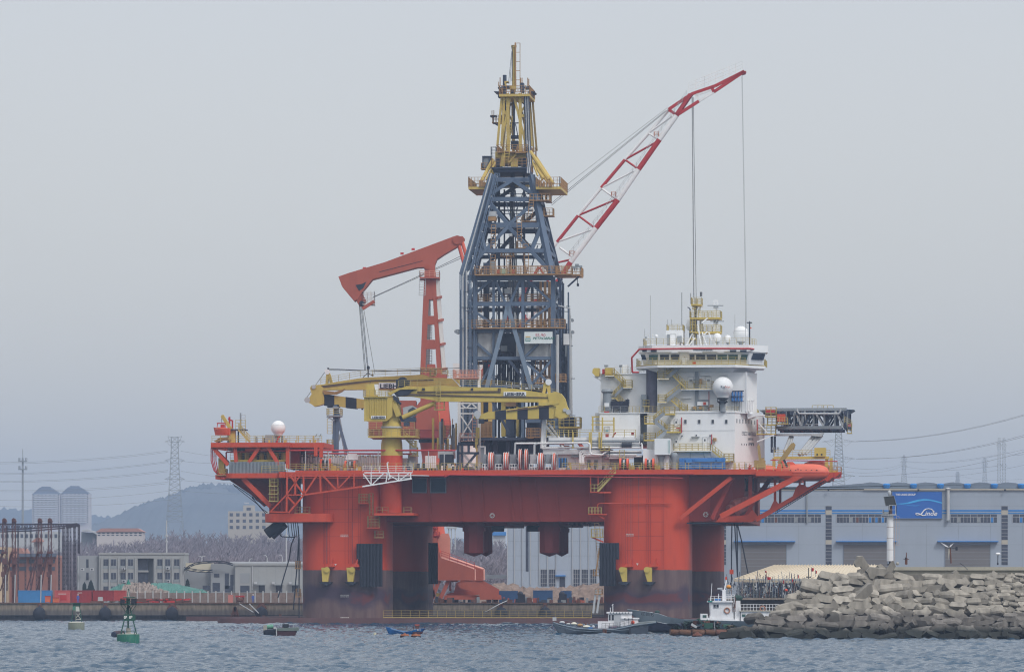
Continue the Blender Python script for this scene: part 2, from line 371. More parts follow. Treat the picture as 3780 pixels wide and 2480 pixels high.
# ================================================================ the rig: hull, columns, deck box
CUR = RG
P = RG.P
def rrect(x0,x1,y0,y1,r,n=6):
 o = []
 for cx,cy,a in ((x1-r,y0+r,-PI/2),(x1-r,y1-r,0),(x0+r,y1-r,PI/2),(x0+r,y0+r,PI)):
  for i in range(n+1): o.append((cx+r*math.cos(a+PI/2*i/n),cy+r*math.sin(a+PI/2*i/n)))
 return o
ZD0, ZD1 = 26.1, 27.0      # deck slab
rig = Thing('drilling_rig','orange red semi-submersible drilling rig hull standing on four wide columns over long pontoons','drilling rig',(0,30,0))
M_col = column_paint('column_paint',9.5,0)
PX0 = P(790,2300,0).x;PX1 = P(2790,2300,0).x
M_pont = mat('pontoon_paint',(0.12,0.06,0.062),0.7,0.25,0.3,0.4,(0.08,0.10,0.09),streak=True)
for v in (-1,45):
 rig.part('pontoon',MB().prismz(rrect(PX0,PX1,v,v+18,5),-1.8,1.05),M_pont,smooth=True)
U1,U2 = P(1105,2100,0).x,P(2222,2100,0).x
CW = 15.1
cols = []
for u in (U1,U2):
 for v in (0,46):
  du = 0 if v == 0 else (1.6 if u == U1 else 3.0)
  c = rig.part('column',MB().prismz(rrect(u+du,u+du+CW,v,v+16,4.2,8),1.0,ZD0),M_col,smooth=True);cols.append(c)
UB0,UB1 = P(1180,1900,4).x,P(2748,1900,4).x
ZB = P(1800,1925,4).z
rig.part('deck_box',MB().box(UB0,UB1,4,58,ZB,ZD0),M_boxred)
for px,lean in ((1578,14),(1690,16),(1775,14),(1876,22),(1915,12),(1970,26),(2045,20),(2170,8),(2620,0),(2700,0)):
 a = P(px,1755,4);b = P(px+lean,1922,4)
 rig.part('stiffener',MB().bar((a.x,3.9,a.z),(b.x,3.9,b.z),0.36,0.3,up=(0,1,0)),M_boxred)
rig.part('weld_seam',MB().pbox(1800,1829,2160,1831,3.93,0.1).pbox(1520,1893,2210,1895,3.95,0.1),M_boxred)
for x0,x1 in ((1524,1572),(1590,1644)):
 w = rig.part('window',MB().pbox(x0,1765,x1,1816,3.85,0.2),mat('dark_blue_opening',(0.012,0.045,0.075),0.5))
 f = MB()
 for q in ((x0-3,1762,x1+3,1765),(x0-3,1816,x1+3,1819),(x0-3,1765,x0,1816),(x1,1765,x1+3,1816)): f.pbox(*q,3.7,0.2)
 rig.part('window_frame',f,M_grey,under=w)
# weld lines of the near columns (thin raised beads)
for u in (U1,U2):
 s = MB()
 for k in (0.30,0.36,0.54,0.70,0.72): s.box(u+CW*k-.03,u+CW*k+.03,-0.035,0.02,9.6,ZD0)
 for z in (24.4,22.3,20.2,17.9,15.4,12.9): s.box(u+4.2,u+CW-4.2,-0.03,0.02,z-.03,z+.03)
 rig.part('weld_seam',s,M_boxred)
# main deck slab with its bright edge
UD0,UD1 = P(1090,1745,-1.5).x,P(2915,1745,-1.5).x
rig.part('main_deck',MB().box(UD0,UD1,-1.5,60,ZD0+0.002,ZD1),M_red)
rig.part('deck_edge_pipe',MB().path([(P(1050,1758,-2).x,-1.8,ZD0-.1),(P(1640,1758,-2).x,-1.8,ZD0-.1)],0.14).path([(P(1650,1758,-2).x,-1.8,ZD0+.1),(P(2560,1758,-2).x,-1.8,ZD0+.1)],0.1),M_redpipe)
rig.part('pipe',MB().path([P(1640,1760,-1.9),P(1660,1752,-1.9),P(2520,1764,-1.9)],0.09),M_redpipe)
# ledge and pedestal under the yellow crane
rig.part('ledge',MB().pbox(1380,1893,1528,1902,-2.5,6.5),M_red)
pc = P(1446,1820,3.0)
rig.part('crane_pedestal_leg',MB().lathe((pc.x,1.6,0),[(1.95,P(1446,1893,3).z),(1.95,ZD0)],28),M_red,smooth=True)
rig.part('recess',MB().pbox(1385,1790,1402,1892,3.2,0.6),M_dark)
# thruster caissons hanging under the deck box
def octo(cx,cy,r): return [(cx+r*math.cos(PI/8+PI/4*i),cy+r*math.sin(PI/8+PI/4*i)) for i in range(8)]
M_cais = mat('caisson_red',(0.26,0.035,0.032),0.6,0.15,0.2,0.3,(0.10,0.03,0.03),streak=True)
for a,b,v in ((1709,1782,9),(1768,1815,24),(1988,2062,9),(2046,2096,24)):
 p0,p1 = P(a,2030,v),P(b,2030,v);cx = (p0.x+p1.x)/2;r = (p1.x-p0.x)/2*1.05;z1 = P(a,2040,v).z;zt = P(a,2053,v).z
 pts = octo(cx,v+r,r)
 m_ = MB().prismz(pts,z1,ZB-0.01).prismz([(cx+(x-cx)*0.04,v+r+(y-v-r)*0.04) for x,y in pts],zt,z1-0.003,top=pts)
 rig.part('caisson',m_,M_cais)
 rig.part('caisson_flange',MB().prismz(octo(cx,v+r,r*1.15),ZB-1.6,ZB-0.9),M_cais)
mm = MB().pbox(1652,1926,1872,1940,12,30).pbox(1936,1926,2098,1938,12,30)
rig.part('keel_beam',mm,M_cais)
mm = MB()
for a in (1838,1968):
 c = P(a,1950,14);mm.tube((c.x-1.1,14,c.z),(c.x+1.1,14,c.z),0.55,12)
rig.part('hydraulic_housing',mm,M_dark,smooth=True)
mm = MB()
for i in range(26):
 px = 2102+i*4.6;mm.pbar = None;a = P(px,1926,14);b = P(px+1,1932+random.random()*12,14);mm.bar(a,b,0.12)
rig.part('grating',mm,M_dark)
# fairleads at the near columns
for px in (1200,1293,2302,2394):
 a = P(px,2110,-0.6)
 f = MB().pprism([(px-14,2094),(px+5,2094),(px+16,2100),(px+16,2108),(px+10,2146),(px-10,2146)] if px < 2000 else [(px-16,2108),(px-16,2098),(px-6,2092),(px+12,2094),(px+12,2146),(px-4,2146)],-1.6,0.9)
 w = rig.part('fairlead',f,M_yel)
 q = P(px+(7 if px < 2000 else -7),2102,-1.7)
 rig.part('sheave',MB().tube((q.x,-1.85,q.z),(q.x,-1.62,q.z),0.5,14),M_yel,under=w,smooth=True)
 rig.part('bracket',MB().pprism([(px-22,2147),(px+24,2147),(px+20,2152),(px+4,2160),(px-18,2152)],-1.8,1.8),M_dark,under=w)
 rig.part('bolster',MB().pprism([(px-10,2092),(px+30,2092),(px+34,2090),(px+26,2080),(px+28,2060),(px+18,2078),(px+2,2088)],-1.2,1.2),M_red)
 ch = MB()
 for k in (-6,8): ch.path([P(px+k,2080,-0.35),P(px+k,1760,-0.35)],0.045,4)
 rig.part('chain',ch,M_boxred,under=w)
# fenders: dark vertical tubes
M_fend = M_hull_low
for i,px in enumerate(range(1322,1408,12)):
 y0,y1 = (2006,2066) if i == 0 else (2006,2164)
 v = -0.7 if px < 1395 else -0.2
 a,b = P(px,y0,v),P(px,y1,v);rig.part('fender_tube',MB().tube(a,b,0.30,8),M_fend,smooth=True)
for i,px in enumerate(range(2219,2282,12)):
 y0,y1 = (2003,2064) if i == 5 else (2003,2162)
 a,b = P(px,y0,-0.7),P(px,y1,-0.7);rig.part('fender_tube',MB().tube(a,b,0.30,8),M_fend,smooth=True)
c2 = P(1612,2100,46)
for k in (-0.9,-0.3,0.3): rig.part('fender_tube',MB().tube((c2.x+k-.3,45.4,P(0,2005,46).z),(c2.x+k-.3,45.4,P(0,2155,46).z),0.3,8),M_fend,smooth=True)
fp = MB().pbox(1318,2025,1406,2028,-0.45,0.4).pbox(1330,2110,1406,2113,-0.45,0.4).pbox(2215,2025,2280,2028,-0.45,0.4).pbox(2215,2110,2270,2113,-0.45,0.4)
rig.part('fender_frame',fp,M_fend)
# no-thruster marks: white discs crossed by hull colour
M_mark = mat('white_marking',(0.62,0.60,0.58),0.7,0.15,3)
for px,py,v,r in ((1817,1902,3.9,0.45),(2605,1898,3.9,0.48)):
 c = P(px,py,v);mk = MB().tube((c.x,3.82,c.z),(c.x,3.98,c.z),r,24);w = rig.part('thruster_mark',mk,M_mark)
 sp = MB()
 for k in range(3):
  a = PI/6+k*PI/3;sp.bar((c.x-math.cos(a)*r*.85,3.80,c.z-math.sin(a)*r*.85),(c.x+math.cos(a)*r*.85,3.80,c.z+math.sin(a)*r*.85),0.10,0.04,up=(0,1,0))
 rig.part('mark_spokes',sp,M_boxred,under=w)
for px,py in ((1272,1975),(1272,2197),(1272,2280),(2325,1972)):
 mk = MB();rr = random.Random(px+py)
 for row in range(2):
  x = px-15
  while x < px+14: w_ = 1+rr.random()*3.2;mk.pbox(x,py-3+row*6,x+w_,py-0.5+row*6,-0.04,0.05);x += w_+1.2
 rig.part('draft_mark',mk,M_mark)
c = P(1238,2083,-0.03);rig.part('emblem',MB().pprism([(1234,2080),(1243,2080),(1239,2087)],-0.04,0.05),M_mark)
rig.part('emblem',MB().pprism([(2348,2078),(2357,2078),(2353,2086)],-0.04,0.05),M_mark)
# walkway along the pontoon
pw = MB();pr = MB();
a,b = P(1462,2277,17),P(2215,2277,17);pr.rail([(a.x,-0.4,1.1),(b.x,-0.4,1.1)],1.25,0.07,1.6)
pw.box(a.x,b.x,-0.6,0.6,1.08,1.2)
rig.part('walkway',pw,M_yrail);rig.part('railing',pr,mat('dull_yellow_rail',(0.34,0.25,0.08),0.6,0.2))
# cages and stairs on the columns
def cage(th,px0,py0,px1,py1,v,d=1.6,m=None,floor=True,name='cage',step=0.5,fm=None):
 a,b = P(px0,py0,v),P(px1,py1,v);q = MB();h = a.z-b.z
 q.rail([(a.x,v,b.z),(b.x,v,b.z),(b.x,v+d,b.z),(a.x,v+d,b.z),(a.x,v,b.z)],h,0.07,step,max(2,round(h/0.55)))
 w = th.part(name,q,m or M_yrail)
 if floor: th.part('floor',MB().box(a.x-.1,b.x+.1,v-.1,v+d+.1,b.z-0.15,b.z-0.002),fm or m or M_yrail,under=w)
 return w
cage(rig,1323,1822,1358,1856,-2.2,2,M_orail,fm=M_red)
cage(rig,1363,1820,1375,1900,-1.9,1.2,M_orail,floor=False,step=0.8)
cage(rig,1356,1905,1398,1946,-2.0,1.8,M_orail,fm=M_red)
cage(rig,1382,1958,1413,1982,-1.0,1.5,M_orail)
cage(rig,1088,1870,1140,1892,-2.2,1.6,M_orail,step=1)
cage(rig,1488,1872,1516,1892,-2.2,1.6,M_orail,step=1)
cage(rig,1390,1872,1432,1892,-2.4,0.5,M_orail,step=1,floor=False)
cage(rig,2180,1788,2206,1814,-1.6,1.6,fm=M_red)
cage(rig,2172,1872,2218,1896,-1.2,1.6,fm=M_red)
cage(rig,2182,1952,2224,1980,-0.6,1.6)
st = MB().stair(P(2206,1814,-1.6),P(2272,1742,-1.6),1.0);rig.part('stair',st,M_yrail)
rig.part('hanger',MB().bar(P(2180,1755,-1.2),P(2180,1815,-1.2),0.2).bar(P(2208,1755,-1.2),P(2208,1790,-1.2),0.2).bar(P(2180,1817,-1.2),P(2256,1817,-1.2),0.25).bar(P(2172,1898,-1),P(2240,1898,-1),0.22).bar(P(2205,1899,-.8),P(2232,1915,-.8),0.2).bar(P(2184,1982,-.4),P(2228,2000,-.2),0.25),M_red)
rig.part('pipe',MB().path([P(2206,1880,-0.4),P(2206,1862,-0.4),P(2212,1857,-0.4),P(2480,1857,-0.3)],0.09),M_red)
lad = MB().ladder(P(2202,1930,1),P(2222,2140,1),0.8);lad.bar(P(2213,2020,-.5),P(2200,2120,-.5),0.25);rig.part('ladder',lad,M_orail)
cage(rig,2190,2100,2212,2122,-0.4,1.2,M_orail)
rig.part('gangway',MB().bar(P(2200,2175,-.5),P(2190,2262,-.5),0.35).bar(P(2216,2175,-.5),P(2204,2262,-.5),0.35),M_lgrey)
cage(rig,2196,2172,2222,2190,-0.8,1.2,M_orail)
# ropes and cables hanging on the columns
for a,b,r in (((2329,1752),(2329,2070),.04),((2358,1752),(2358,1812),.05),((2358,1812),(2358,1990),.03),((1206,1930),(1206,2080),.03),((1300,1930),(1300,2080),.03)):
 rig.part('hanging_rope',MB().tube(P(*a,-.4),P(*b,-.4),r,5),M_cable)
# left end: box platform, struts, lower deck, trusses, upper deck
LP = rig
x0,x1 = P(980,1910,0).x,P(1190,1910,0).x
rig.part('platform_box',MB().prismz(rrect(x0,x1+2,-3,10,2.8,7),P(1000,1926,-3).z,P(1000,1895,-3).z),M_red,smooth=True)
xa,xb,xc = P(834,1750,0).x,P(1060,1750,0).x,P(1095,1750,0).x
rig.part('stern_deck',MB().prismz(rrect(xa,xc,-2,42,1.5,4),P(900,1764,-2).z,P(900,1746,-2).z),M_red)
rig.part('stern_deck_nose',MB().prismz(rrect(P(1030,0,-2).x,P(1052,1750,-3.5).x,-3.5,0,1.0,5),P(900,1764,-2).z+.01,P(900,1742,-2).z),M_red,smooth=True)
rig.part('strut',MB().bar(P(896,1764,-1),P(1000,1868,-1),0.7,0.8),M_red)
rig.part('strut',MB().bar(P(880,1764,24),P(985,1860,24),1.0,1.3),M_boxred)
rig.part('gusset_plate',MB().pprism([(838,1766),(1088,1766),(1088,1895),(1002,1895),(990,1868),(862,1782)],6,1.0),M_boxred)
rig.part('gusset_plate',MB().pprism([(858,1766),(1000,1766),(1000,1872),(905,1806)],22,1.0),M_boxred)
rig.part('support_wall',MB().pprism([(994,1766),(1098,1766),(1098,1900),(994,1900)],1.5,4),M_boxred)
rig.part('cable_tray',MB().path([P(860,1786,5),P(900,1812,5),P(950,1848,5),P(990,1868,5)],0.08).path([P(864,1792,5),P(950,1860,5),P(985,1900,5)],0.07).path([P(930,1836,5),P(968,1878,5),P(988,1892,5)],0.08).path([P(930,1832,5),P(990,1850,5)],.06),M_dark)
zu0,zu1 = P(900,1650,-2).z,P(900,1633,-2).z
ua,ub,ub2 = P(778,1640,-2).x,P(1190,1640,-2).x,P(1070,1640,-2).x
rig.part('upper_deck',MB().box(ua,ub2,-2,20,zu0,zu1).box(ub2+.01,ub,0,12,zu0,zu1),M_red)
tr = [((785,1650),(842,1708)),((868,1650),(872,1700)),((958,1650),(918,1700)),((990,1650),(1030,1708)),((1062,1650),(1062,1720)),((1166,1650),(1166,1675)),((1186,1650),(1186,1680)),((786,1650),(840,1650))]
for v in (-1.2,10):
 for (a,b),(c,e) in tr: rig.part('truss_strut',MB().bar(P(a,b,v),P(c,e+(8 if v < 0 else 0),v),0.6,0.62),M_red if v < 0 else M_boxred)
rig.part('truss_chord',MB().pbox(905,1655,995,1664,-0.9,0.7),M_red)
rig.part('machinery_room',MB().pbox(870,1652,1120,1700,6,20),M_dark)
rig.part('machinery_room',MB().pbox(1062,1652,1105,1730,4,8),M_boxred)
m1 = MB()
for i in range(7): px = 885+i*27;m1.tube(P(px,1704,3),P(px,1662+random.random()*14,3),0.45,8)
rig.part('vertical_tank',m1,M_yel,smooth=True)
rig.part('railing',MB().rail([P(850,1697,0),P(1050,1697,0)],1.2,0.06,1.4),M_yrail)
rig.part('yellow_beam',MB().pbox(850,1696,1062,1703,-0.4,0.8),M_yel)
cw = MB()
n = 40
for i in range(n):
 a = 845+(1050-845)*i/n;cw.pbox(a,1704,a+(1050-845)/n*0.55,1746,-1.55,0.16)
cw.pbox(845,1704,1050,1746,-1.4,0.5)
rig.part('corrugated_wall',cw,M_grey)
m1 = MB()
for k,(px,b) in enumerate(((779,1735),(784,1738),(790,1745),(797,1752))):
 m1.path([P(px,1650,-1),P(px,1700,-1),P(px+10,b,-1),P(px+22,b+14,-1),P(830,b+16,-1)],0.09,5)
rig.part('hanging_hose',m1,M_redpipe)
rig.part('lower_platform',MB().pbox(795,1752,834,1768,-1,8),M_red)
rig.part('winch',MB().pbox(806,1690,826,1750,0,2).pbox(800,1730,832,1752,-0.5,2),M_yel)
cage(rig,802,1730,835,1752,-1.2,1.6,M_orail)
# stair tower at the left column
for y in (1766,1795,1822): cage(rig,994,y,1024,y+26,-2.6,1.5,M_yrail)
rig.part('boiler_drum',MB().tube(P(985,1970,1),P(1042,1928,1),0.95,16).tube(P(1000,1976,1.5),P(1050,1930,1.5),0.9,14),M_dark,smooth=True)
hb = MB()
for px in (1062,1074,1082,1090,1098): hb.tube(P(px,1926,2),P(px+6,1975+random.random()*8,2),0.07,5)
hb.path([P(1030,1965,2),P(1040,1980,2),P(1090,1982,2)],0.1)
rig.part('hanging_hose',hb,M_dark)
for q in ([(1090,1975),(1075,2010),(1068,2060),(1050,2120),(1026,2205)],[(1103,1985),(1096,2100),(1090,2160),(1083,2250)],[(1100,1940),(1104,1990),(1104,2300)]):
 rig.part('mooring_rope',MB().path([P(a,b,1) for a,b in q],0.11,6),M_dark)
cage(rig,1090,2070,1106,2096,0.5,1.2,M_orail);cage(rig,1092,2172,1106,2200,0.5,1.2,M_orail)
# right end: overhanging truss under the lifeboat deck
R = M_red
def rb(a,b,v,w,m=M_red,name='truss_strut',h=None):
 w *= .72;rig.part(name,MB().bar(P(*a,v),P(*b,v),w,h or w),m)
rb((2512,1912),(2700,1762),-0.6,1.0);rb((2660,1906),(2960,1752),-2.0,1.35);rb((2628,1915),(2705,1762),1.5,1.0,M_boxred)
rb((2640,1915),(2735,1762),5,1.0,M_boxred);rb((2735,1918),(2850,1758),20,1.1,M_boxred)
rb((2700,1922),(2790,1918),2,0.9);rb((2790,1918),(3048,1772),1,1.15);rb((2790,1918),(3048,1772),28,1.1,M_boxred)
rb((2770,1758),(2770,1912),2,0.9,M_boxred);rb((2790,1758),(2792,1905),14,0.8,M_boxred)
rb((2861,1770),(2861,1880),1,0.62);rb((2880,1770),(2880,1872),28,0.62,M_boxred)
for a,b in ((2952,2970),): rb((a,1772),(a,1796),1,0.5);rb((b,1772),(b,1796),14,0.5,M_boxred)
for v in (1,):
 rig.part('gusset_plate',MB().pprism([(2855,1850),(2861,1842),(2867,1850),(2871,1856),(2888,1862),(2845,1888),(2835,1892)],v-.3,0.8),M_red)
 rig.part('gusset_plate',MB().pprism([(2938,1800),(2951,1786),(2972,1790),(2985,1806),(2926,1842),(2920,1846)],v-.3,0.8),M_red)
 rig.part('gusset_plate',MB().pprism([(2640,1926),(2775,1926),(2800,1910),(2778,1880),(2760,1900),(2700,1905),(2668,1898)],v-.3,0.8),M_red)
rb((2700,1900),(2830,1800),6,0.8,M_boxred);rb((2690,1780),(2770,1915),9,0.7,M_boxred);rb((2740,1920),(2800,1830),2,0.6,M_boxred)
for i in range(5):
 a = 2640+i*26;rb((a,1918-(i%2)*10),(a+26,1862+(i%3)*8),3+i,0.45,M_boxred)
m1 = MB()
for px,py in ((2690,1880),(2705,1862),(2722,1888),(2748,1850)): c = P(px,py,4);m1.tube((c.x,3,c.z),(c.x+2.2,5,c.z+.8),0.8,10)
rig.part('winch',m1,mat('faded_pink_red',(0.38,0.13,0.11),.6,.2),smooth=True)
m1 = MB()
for i in range(9): a = P(2752+random.random()*30,1765,6);b = P(2750+random.random()*34,1812,6);m1.tube(a,b,0.12,5)
rig.part('pipe',m1,M_dark)
rig.part('catwalk',MB().pbox(2820,1802,2860,1806,5,2).rail([P(2820,1802,5),P(2860,1802,5)],1.1,.07,1),M_blued)
m1 = MB().bar(P(2860,1896,0.5),P(3052,1778,0.5),0.12);m1.bar(P(2864,1886,0.5),P(3046,1772,0.5),0.12)
for i in range(24):
 t = i/23;a = P(2860+(3052-2860)*t,1896+(1778-1896)*t,0.5);b = P(2864+(3046-2864)*t,1886+(1772-1886)*t,0.5);m1.bar(a,b,0.07)
rig.part('inclined_ladder',m1,M_dark)
rig.part('lifeboat_deck',MB().pbox(2790,1738,2922,1756,-3.0,12),M_red)
rig.part('lifeboat_deck',MB().pbox(2918,1744,3058,1760,6,30),M_boxred)
rig.part('end_platform',MB().pprism([(3040,1744),(3104,1741),(3092,1756),(3070,1764),(3056,1776),(3034,1776)],2,10),M_red)
rig.part('end_bracket',MB().bar(P(3078,1744,1),P(3078,1762,1),.25).bar(P(3078,1763,1),P(3102,1763,1),.2).bar(P(3104,1742,1),P(3104,1763,1),.2),M_redpipe)
rig.part('drain_pipe',MB().path([P(2680,1929,1),P(2738,1932,1),P(2744,1924,1)],.2).path([P(2535,1930,2),P(2680,1932,2)],.15),M_dark)
for q in ([(2702,1930),(2701,1990),(2700,2098),(2700,2160)],[(2712,1930),(2716,2010),(2722,2120),(2726,2190)],[(2720,1930),(2722,2030),(2724,2190)],[(2721,1930),(2738,1998),(2760,2110),(2783,2225)]):
 rig.part('mooring_rope',MB().path([P(a,b,3) for a,b in q],0.11,6),M_dark)
rig.part('hoist_block',MB().pbox(2693,2101,2707,2118,2.5,0.8),M_red)
# deck edge railings
def deck_rail(th,pts,m=M_yrail,h=1.2,v=-1.2,step=1.5,z=None,t=0.075):
 q = [P(a,b,v) for a,b in pts]
 if z is not None: q = [Vector((p.x,p.y,z)) for p in q]
 return th.part('railing',MB().rail(q,h,t,step),m)
deck_rail(rig,[(1062,1735),(1620,1735)],z=ZD1,t=.085);deck_rail(rig,[(1628,1735),(1780,1735)],z=ZD1,t=.09,step=1.2);deck_rail(rig,[(2075,1735),(2530,1735)],z=ZD1,t=.085)
deck_rail(rig,[(2460,1735),(2790,1735)],z=ZD1,step=2);deck_rail(rig,[(2796,1737),(2915,1737)],v=-2.8)
deck_rail(rig,[(782,1633),(1070,1633)],v=-1.9);deck_rail(rig,[(1070,1633),(1188,1633)],v=0.2);deck_rail(rig,[(782,1633),(1188,1633)],v=11)
deck_rail(rig,[(965,1745),(1062,1742)],v=-1.9)
deck_rail(rig,[(3044,1742),(3092,1740)],M_orail,v=2.1,h=1.6)
for v,m in ((9,'n'),): rig.part('bulwark',MB().pbox(1600,1722,2140,1735,8,0.3),M_lgrey)
# ================================================================ drilling derrick
CUR = RG
VF,VB = 16.0,33.0
DX = VB-VF
dk = Thing('drilling_derrick','tall blue grey lattice drilling derrick with yellow crown rising from the middle of the rig','derrick',(P(1890,1640,VF).x,(VF+VB)/2,27.0))
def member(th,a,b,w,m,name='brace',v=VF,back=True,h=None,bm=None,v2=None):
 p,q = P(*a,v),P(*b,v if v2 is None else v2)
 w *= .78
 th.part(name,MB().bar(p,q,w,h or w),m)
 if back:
  o = Vector((0,DX,0));th.part(name,MB().bar(p+o,q+o,w*.95,h or w*.95),bm or M_blued)  # back members darker than the front ones, shade put into the colour
B = M_blue
# legs of the straight lower part, front and back pairs
for px,w in ((1716,1.05),(1754,1.0),(2042,1.0)):
 member(dk,(px,1022),(px,1640),w,B,'leg')
for px,w in ((1822,.55),(1930,.65)): member(dk,(px,1025),(px,1640),w,B,'column')
member(dk,(2068,1030),(2068,1640),.5,M_blued,'column',v=26,back=False)
# side bracing between front and back legs (right side is seen edge on)
for px in (1716,2042):
 x = P(px,1300,VF).x
 for y0,y1 in ((1030,1125),(1125,1220),(1220,1320),(1320,1420),(1420,1520)):
  z0,z1 = P(px,y0,VF).z,P(px,y1,VF).z
  dk.part('side_brace',MB().bar((x,VF,z0),(x,VB,z1),.5),M_blue);dk.part('side_brace',MB().bar((x,VB,z0),(x,VF,z1),.5),M_blue)
  dk.part('side_beam',MB().bar((x,VF,z1),(x,VB,z1),.5),M_blue)
for y,w in ((1026,1.0),(1122,.75),(1220,.8),(1322,.6),(1425,.5)):
 member(dk,(1716,y),(2042,y),w*.8,B,'beam',h=w,bm=M_blue)
for a,b in (((1760,1078),(1818,1030)),((1942,1030),(2036,1115)),((1758,1154),(1848,1216)),((2034,1126),(1926,1204)),
   ((1826,1030),(1875,1140)),((1922,1030),(1875,1140)),((1762,1268),(1818,1316)),((1988,1268),(1936,1318)),((2034,1332),(1952,1432)),
   ((1932,1330),(2036,1420)),((1824,1330),(1760,1440))):
 member(dk,a,b,.55,B)
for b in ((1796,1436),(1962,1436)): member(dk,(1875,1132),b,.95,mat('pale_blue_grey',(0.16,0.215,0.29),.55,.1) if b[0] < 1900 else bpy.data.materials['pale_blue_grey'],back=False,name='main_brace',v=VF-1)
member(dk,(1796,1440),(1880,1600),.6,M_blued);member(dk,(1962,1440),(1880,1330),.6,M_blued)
# gusset node
dk.part('gusset_plate',MB().pprism([(1866,1118),(1884,1118),(1890,1160),(1875,1150),(1860,1160)],VF-1.2,.5),B)
# tapering upper part: corner leg centrelines front; the back legs lean inwards as well
def yat(a,b,y): t = (y-a[1])/(b[1]-a[1]);return a[0]+(b[0]-a[0])*t
FLa,FLb,FRa,FRb = (1708,1014),(1812,640),(2036,1014),(1952,640)
VT = VF+4.5;VBT = VB-3.0
def dep(y,back=False): t = (1014-y)/(1014-640);return (VB+(VBT-VB)*t) if back else (VF+(VT-VF)*t)
def FP(side,y,back=False):
 a,b = (FLa,FLb) if side == 'L' else (FRa,FRb)
 p = P(yat(a,b,y),y,VF+0*dep(y));return Vector((p.x,dep(y,back),p.z))
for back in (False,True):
 for side in 'LR': dk.part('leg',MB().bar(FP(side,1014,back),FP(side,640,back),.85 if back else 1.0),M_blue if not back else M_blued)  # back legs take the dark steel tone that stands in for shade
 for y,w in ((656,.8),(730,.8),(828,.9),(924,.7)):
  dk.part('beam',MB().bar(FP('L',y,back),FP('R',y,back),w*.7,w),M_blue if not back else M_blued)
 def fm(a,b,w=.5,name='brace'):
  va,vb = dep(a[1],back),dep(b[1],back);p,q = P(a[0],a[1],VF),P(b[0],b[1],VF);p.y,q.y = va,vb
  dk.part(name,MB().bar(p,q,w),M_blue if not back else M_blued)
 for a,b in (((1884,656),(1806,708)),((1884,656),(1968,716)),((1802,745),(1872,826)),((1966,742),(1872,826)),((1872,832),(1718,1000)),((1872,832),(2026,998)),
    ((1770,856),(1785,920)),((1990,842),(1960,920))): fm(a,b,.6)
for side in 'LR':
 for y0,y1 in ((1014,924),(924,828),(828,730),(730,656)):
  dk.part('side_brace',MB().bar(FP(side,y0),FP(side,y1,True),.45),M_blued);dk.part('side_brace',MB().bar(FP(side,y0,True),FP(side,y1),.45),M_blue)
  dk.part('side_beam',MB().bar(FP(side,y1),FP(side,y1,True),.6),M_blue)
for px in (1842,1935): dk.part('guide_rail',MB().bar(P(px,1640,25),P(px,628,25),.38),M_blued)
for px,y1 in ((1862,1000),(1894,1300),(1912,1640),(1800,1440)): dk.part('guide_rail',MB().bar(P(px,y1,28),P(px,1010 if y1>1010 else 700,28),.28),M_blued)
rr = random.Random(4);cb = MB()
for i in range(26):
 px = 1872+rr.random()*44;cb.tube(P(px,1010+rr.random()*500,22+rr.random()*6),P(1885+rr.random()*14,640,24),.045,4)
for i in range(22):
 px = 1765+rr.random()*270;y = 1030+rr.random()*200;cb.tube(P(px,y,20+rr.random()*10),P(px,y+120+rr.random()*260,20+rr.random()*10),.06,4)
dk.part('drill_line',cb,M_cable,kind='stuff')
# the standing pipe racks seen as dense dark verticals in the derrick's foot
cb = MB()
for i in range(34):
 px = 1838+rr.random()*80;cb.tube(P(px,1330,19+rr.random()*8),P(px,1560,19+rr.random()*8),.10,5)
dk.part('drill_pipe_stand',cb,M_dark,kind='stuff')
# pipes and ladders up the left side
for k,(dx,r) in enumerate(((-8,.10),(-3,.08),(3,.13),(9,.08),(26,.13),(33,.08),(44,.08))):
 dk.part('riser_pipe',MB().path([P(1706+dx,1640,VF-1.6),P(1706+dx,1016,VF-1.6),P(1812+dx*.6,640,VF+2.0)],r,6),M_lgrey if k == 2 else M_blue)
dk.part('ladder',MB().ladder(P(1728,1640,VF-1.7),P(1728,1020,VF-1.7),.9,.1),M_blue)
dk.part('ladder',MB().ladder(P(1746,1016,VF-1),P(1836,640,VF+3.2),.9,.1),M_blue)
dk.part('riser_pipe',MB().path([P(2058,1560,VF-1),P(2058,1235,VF-1)],.28,8).path([P(2060,1128,VF-1),P(2104,1138,VF-1),P(2104,1640,VF+2)],.12,6),M_lgrey)
dk.part('riser_pipe',MB().path([P(2108,1225,VF+4),P(2110,1600,VF+4)],.2,8),M_lgrey)
dk.part('stand_pipe',MB().path([P(1722,1000,VF-1.8),P(1722,1390,VF-1.8)],.17,6),M_lgrey)
for q in ((2064,1240,2086,1560,22,2),(2092,1250,2106,1600,24,2)):
 m1 = MB()
 m1.pbox(q[0],q[1],q[0]+6,q[3],q[4],1).pbox(q[2]-5,q[1],q[2],q[3],q[4]+1,1)
 for y in range(q[1],q[3],26): m1.pbar = 0;m1.bar(P(q[0],y,q[4]),P(q[2],y+24,q[4]),.2)
 dk.part('cable_rack',m1,M_blued)
dk.part('wind_wall',MB().pbox(2086,1262,2103,1330,VF+6,3),M_grey)
dk.part('derrick_cabinet',MB().pbox(2080,1232,2100,1272,VF+3,1),M_white)
fb_ = random.Random(12)
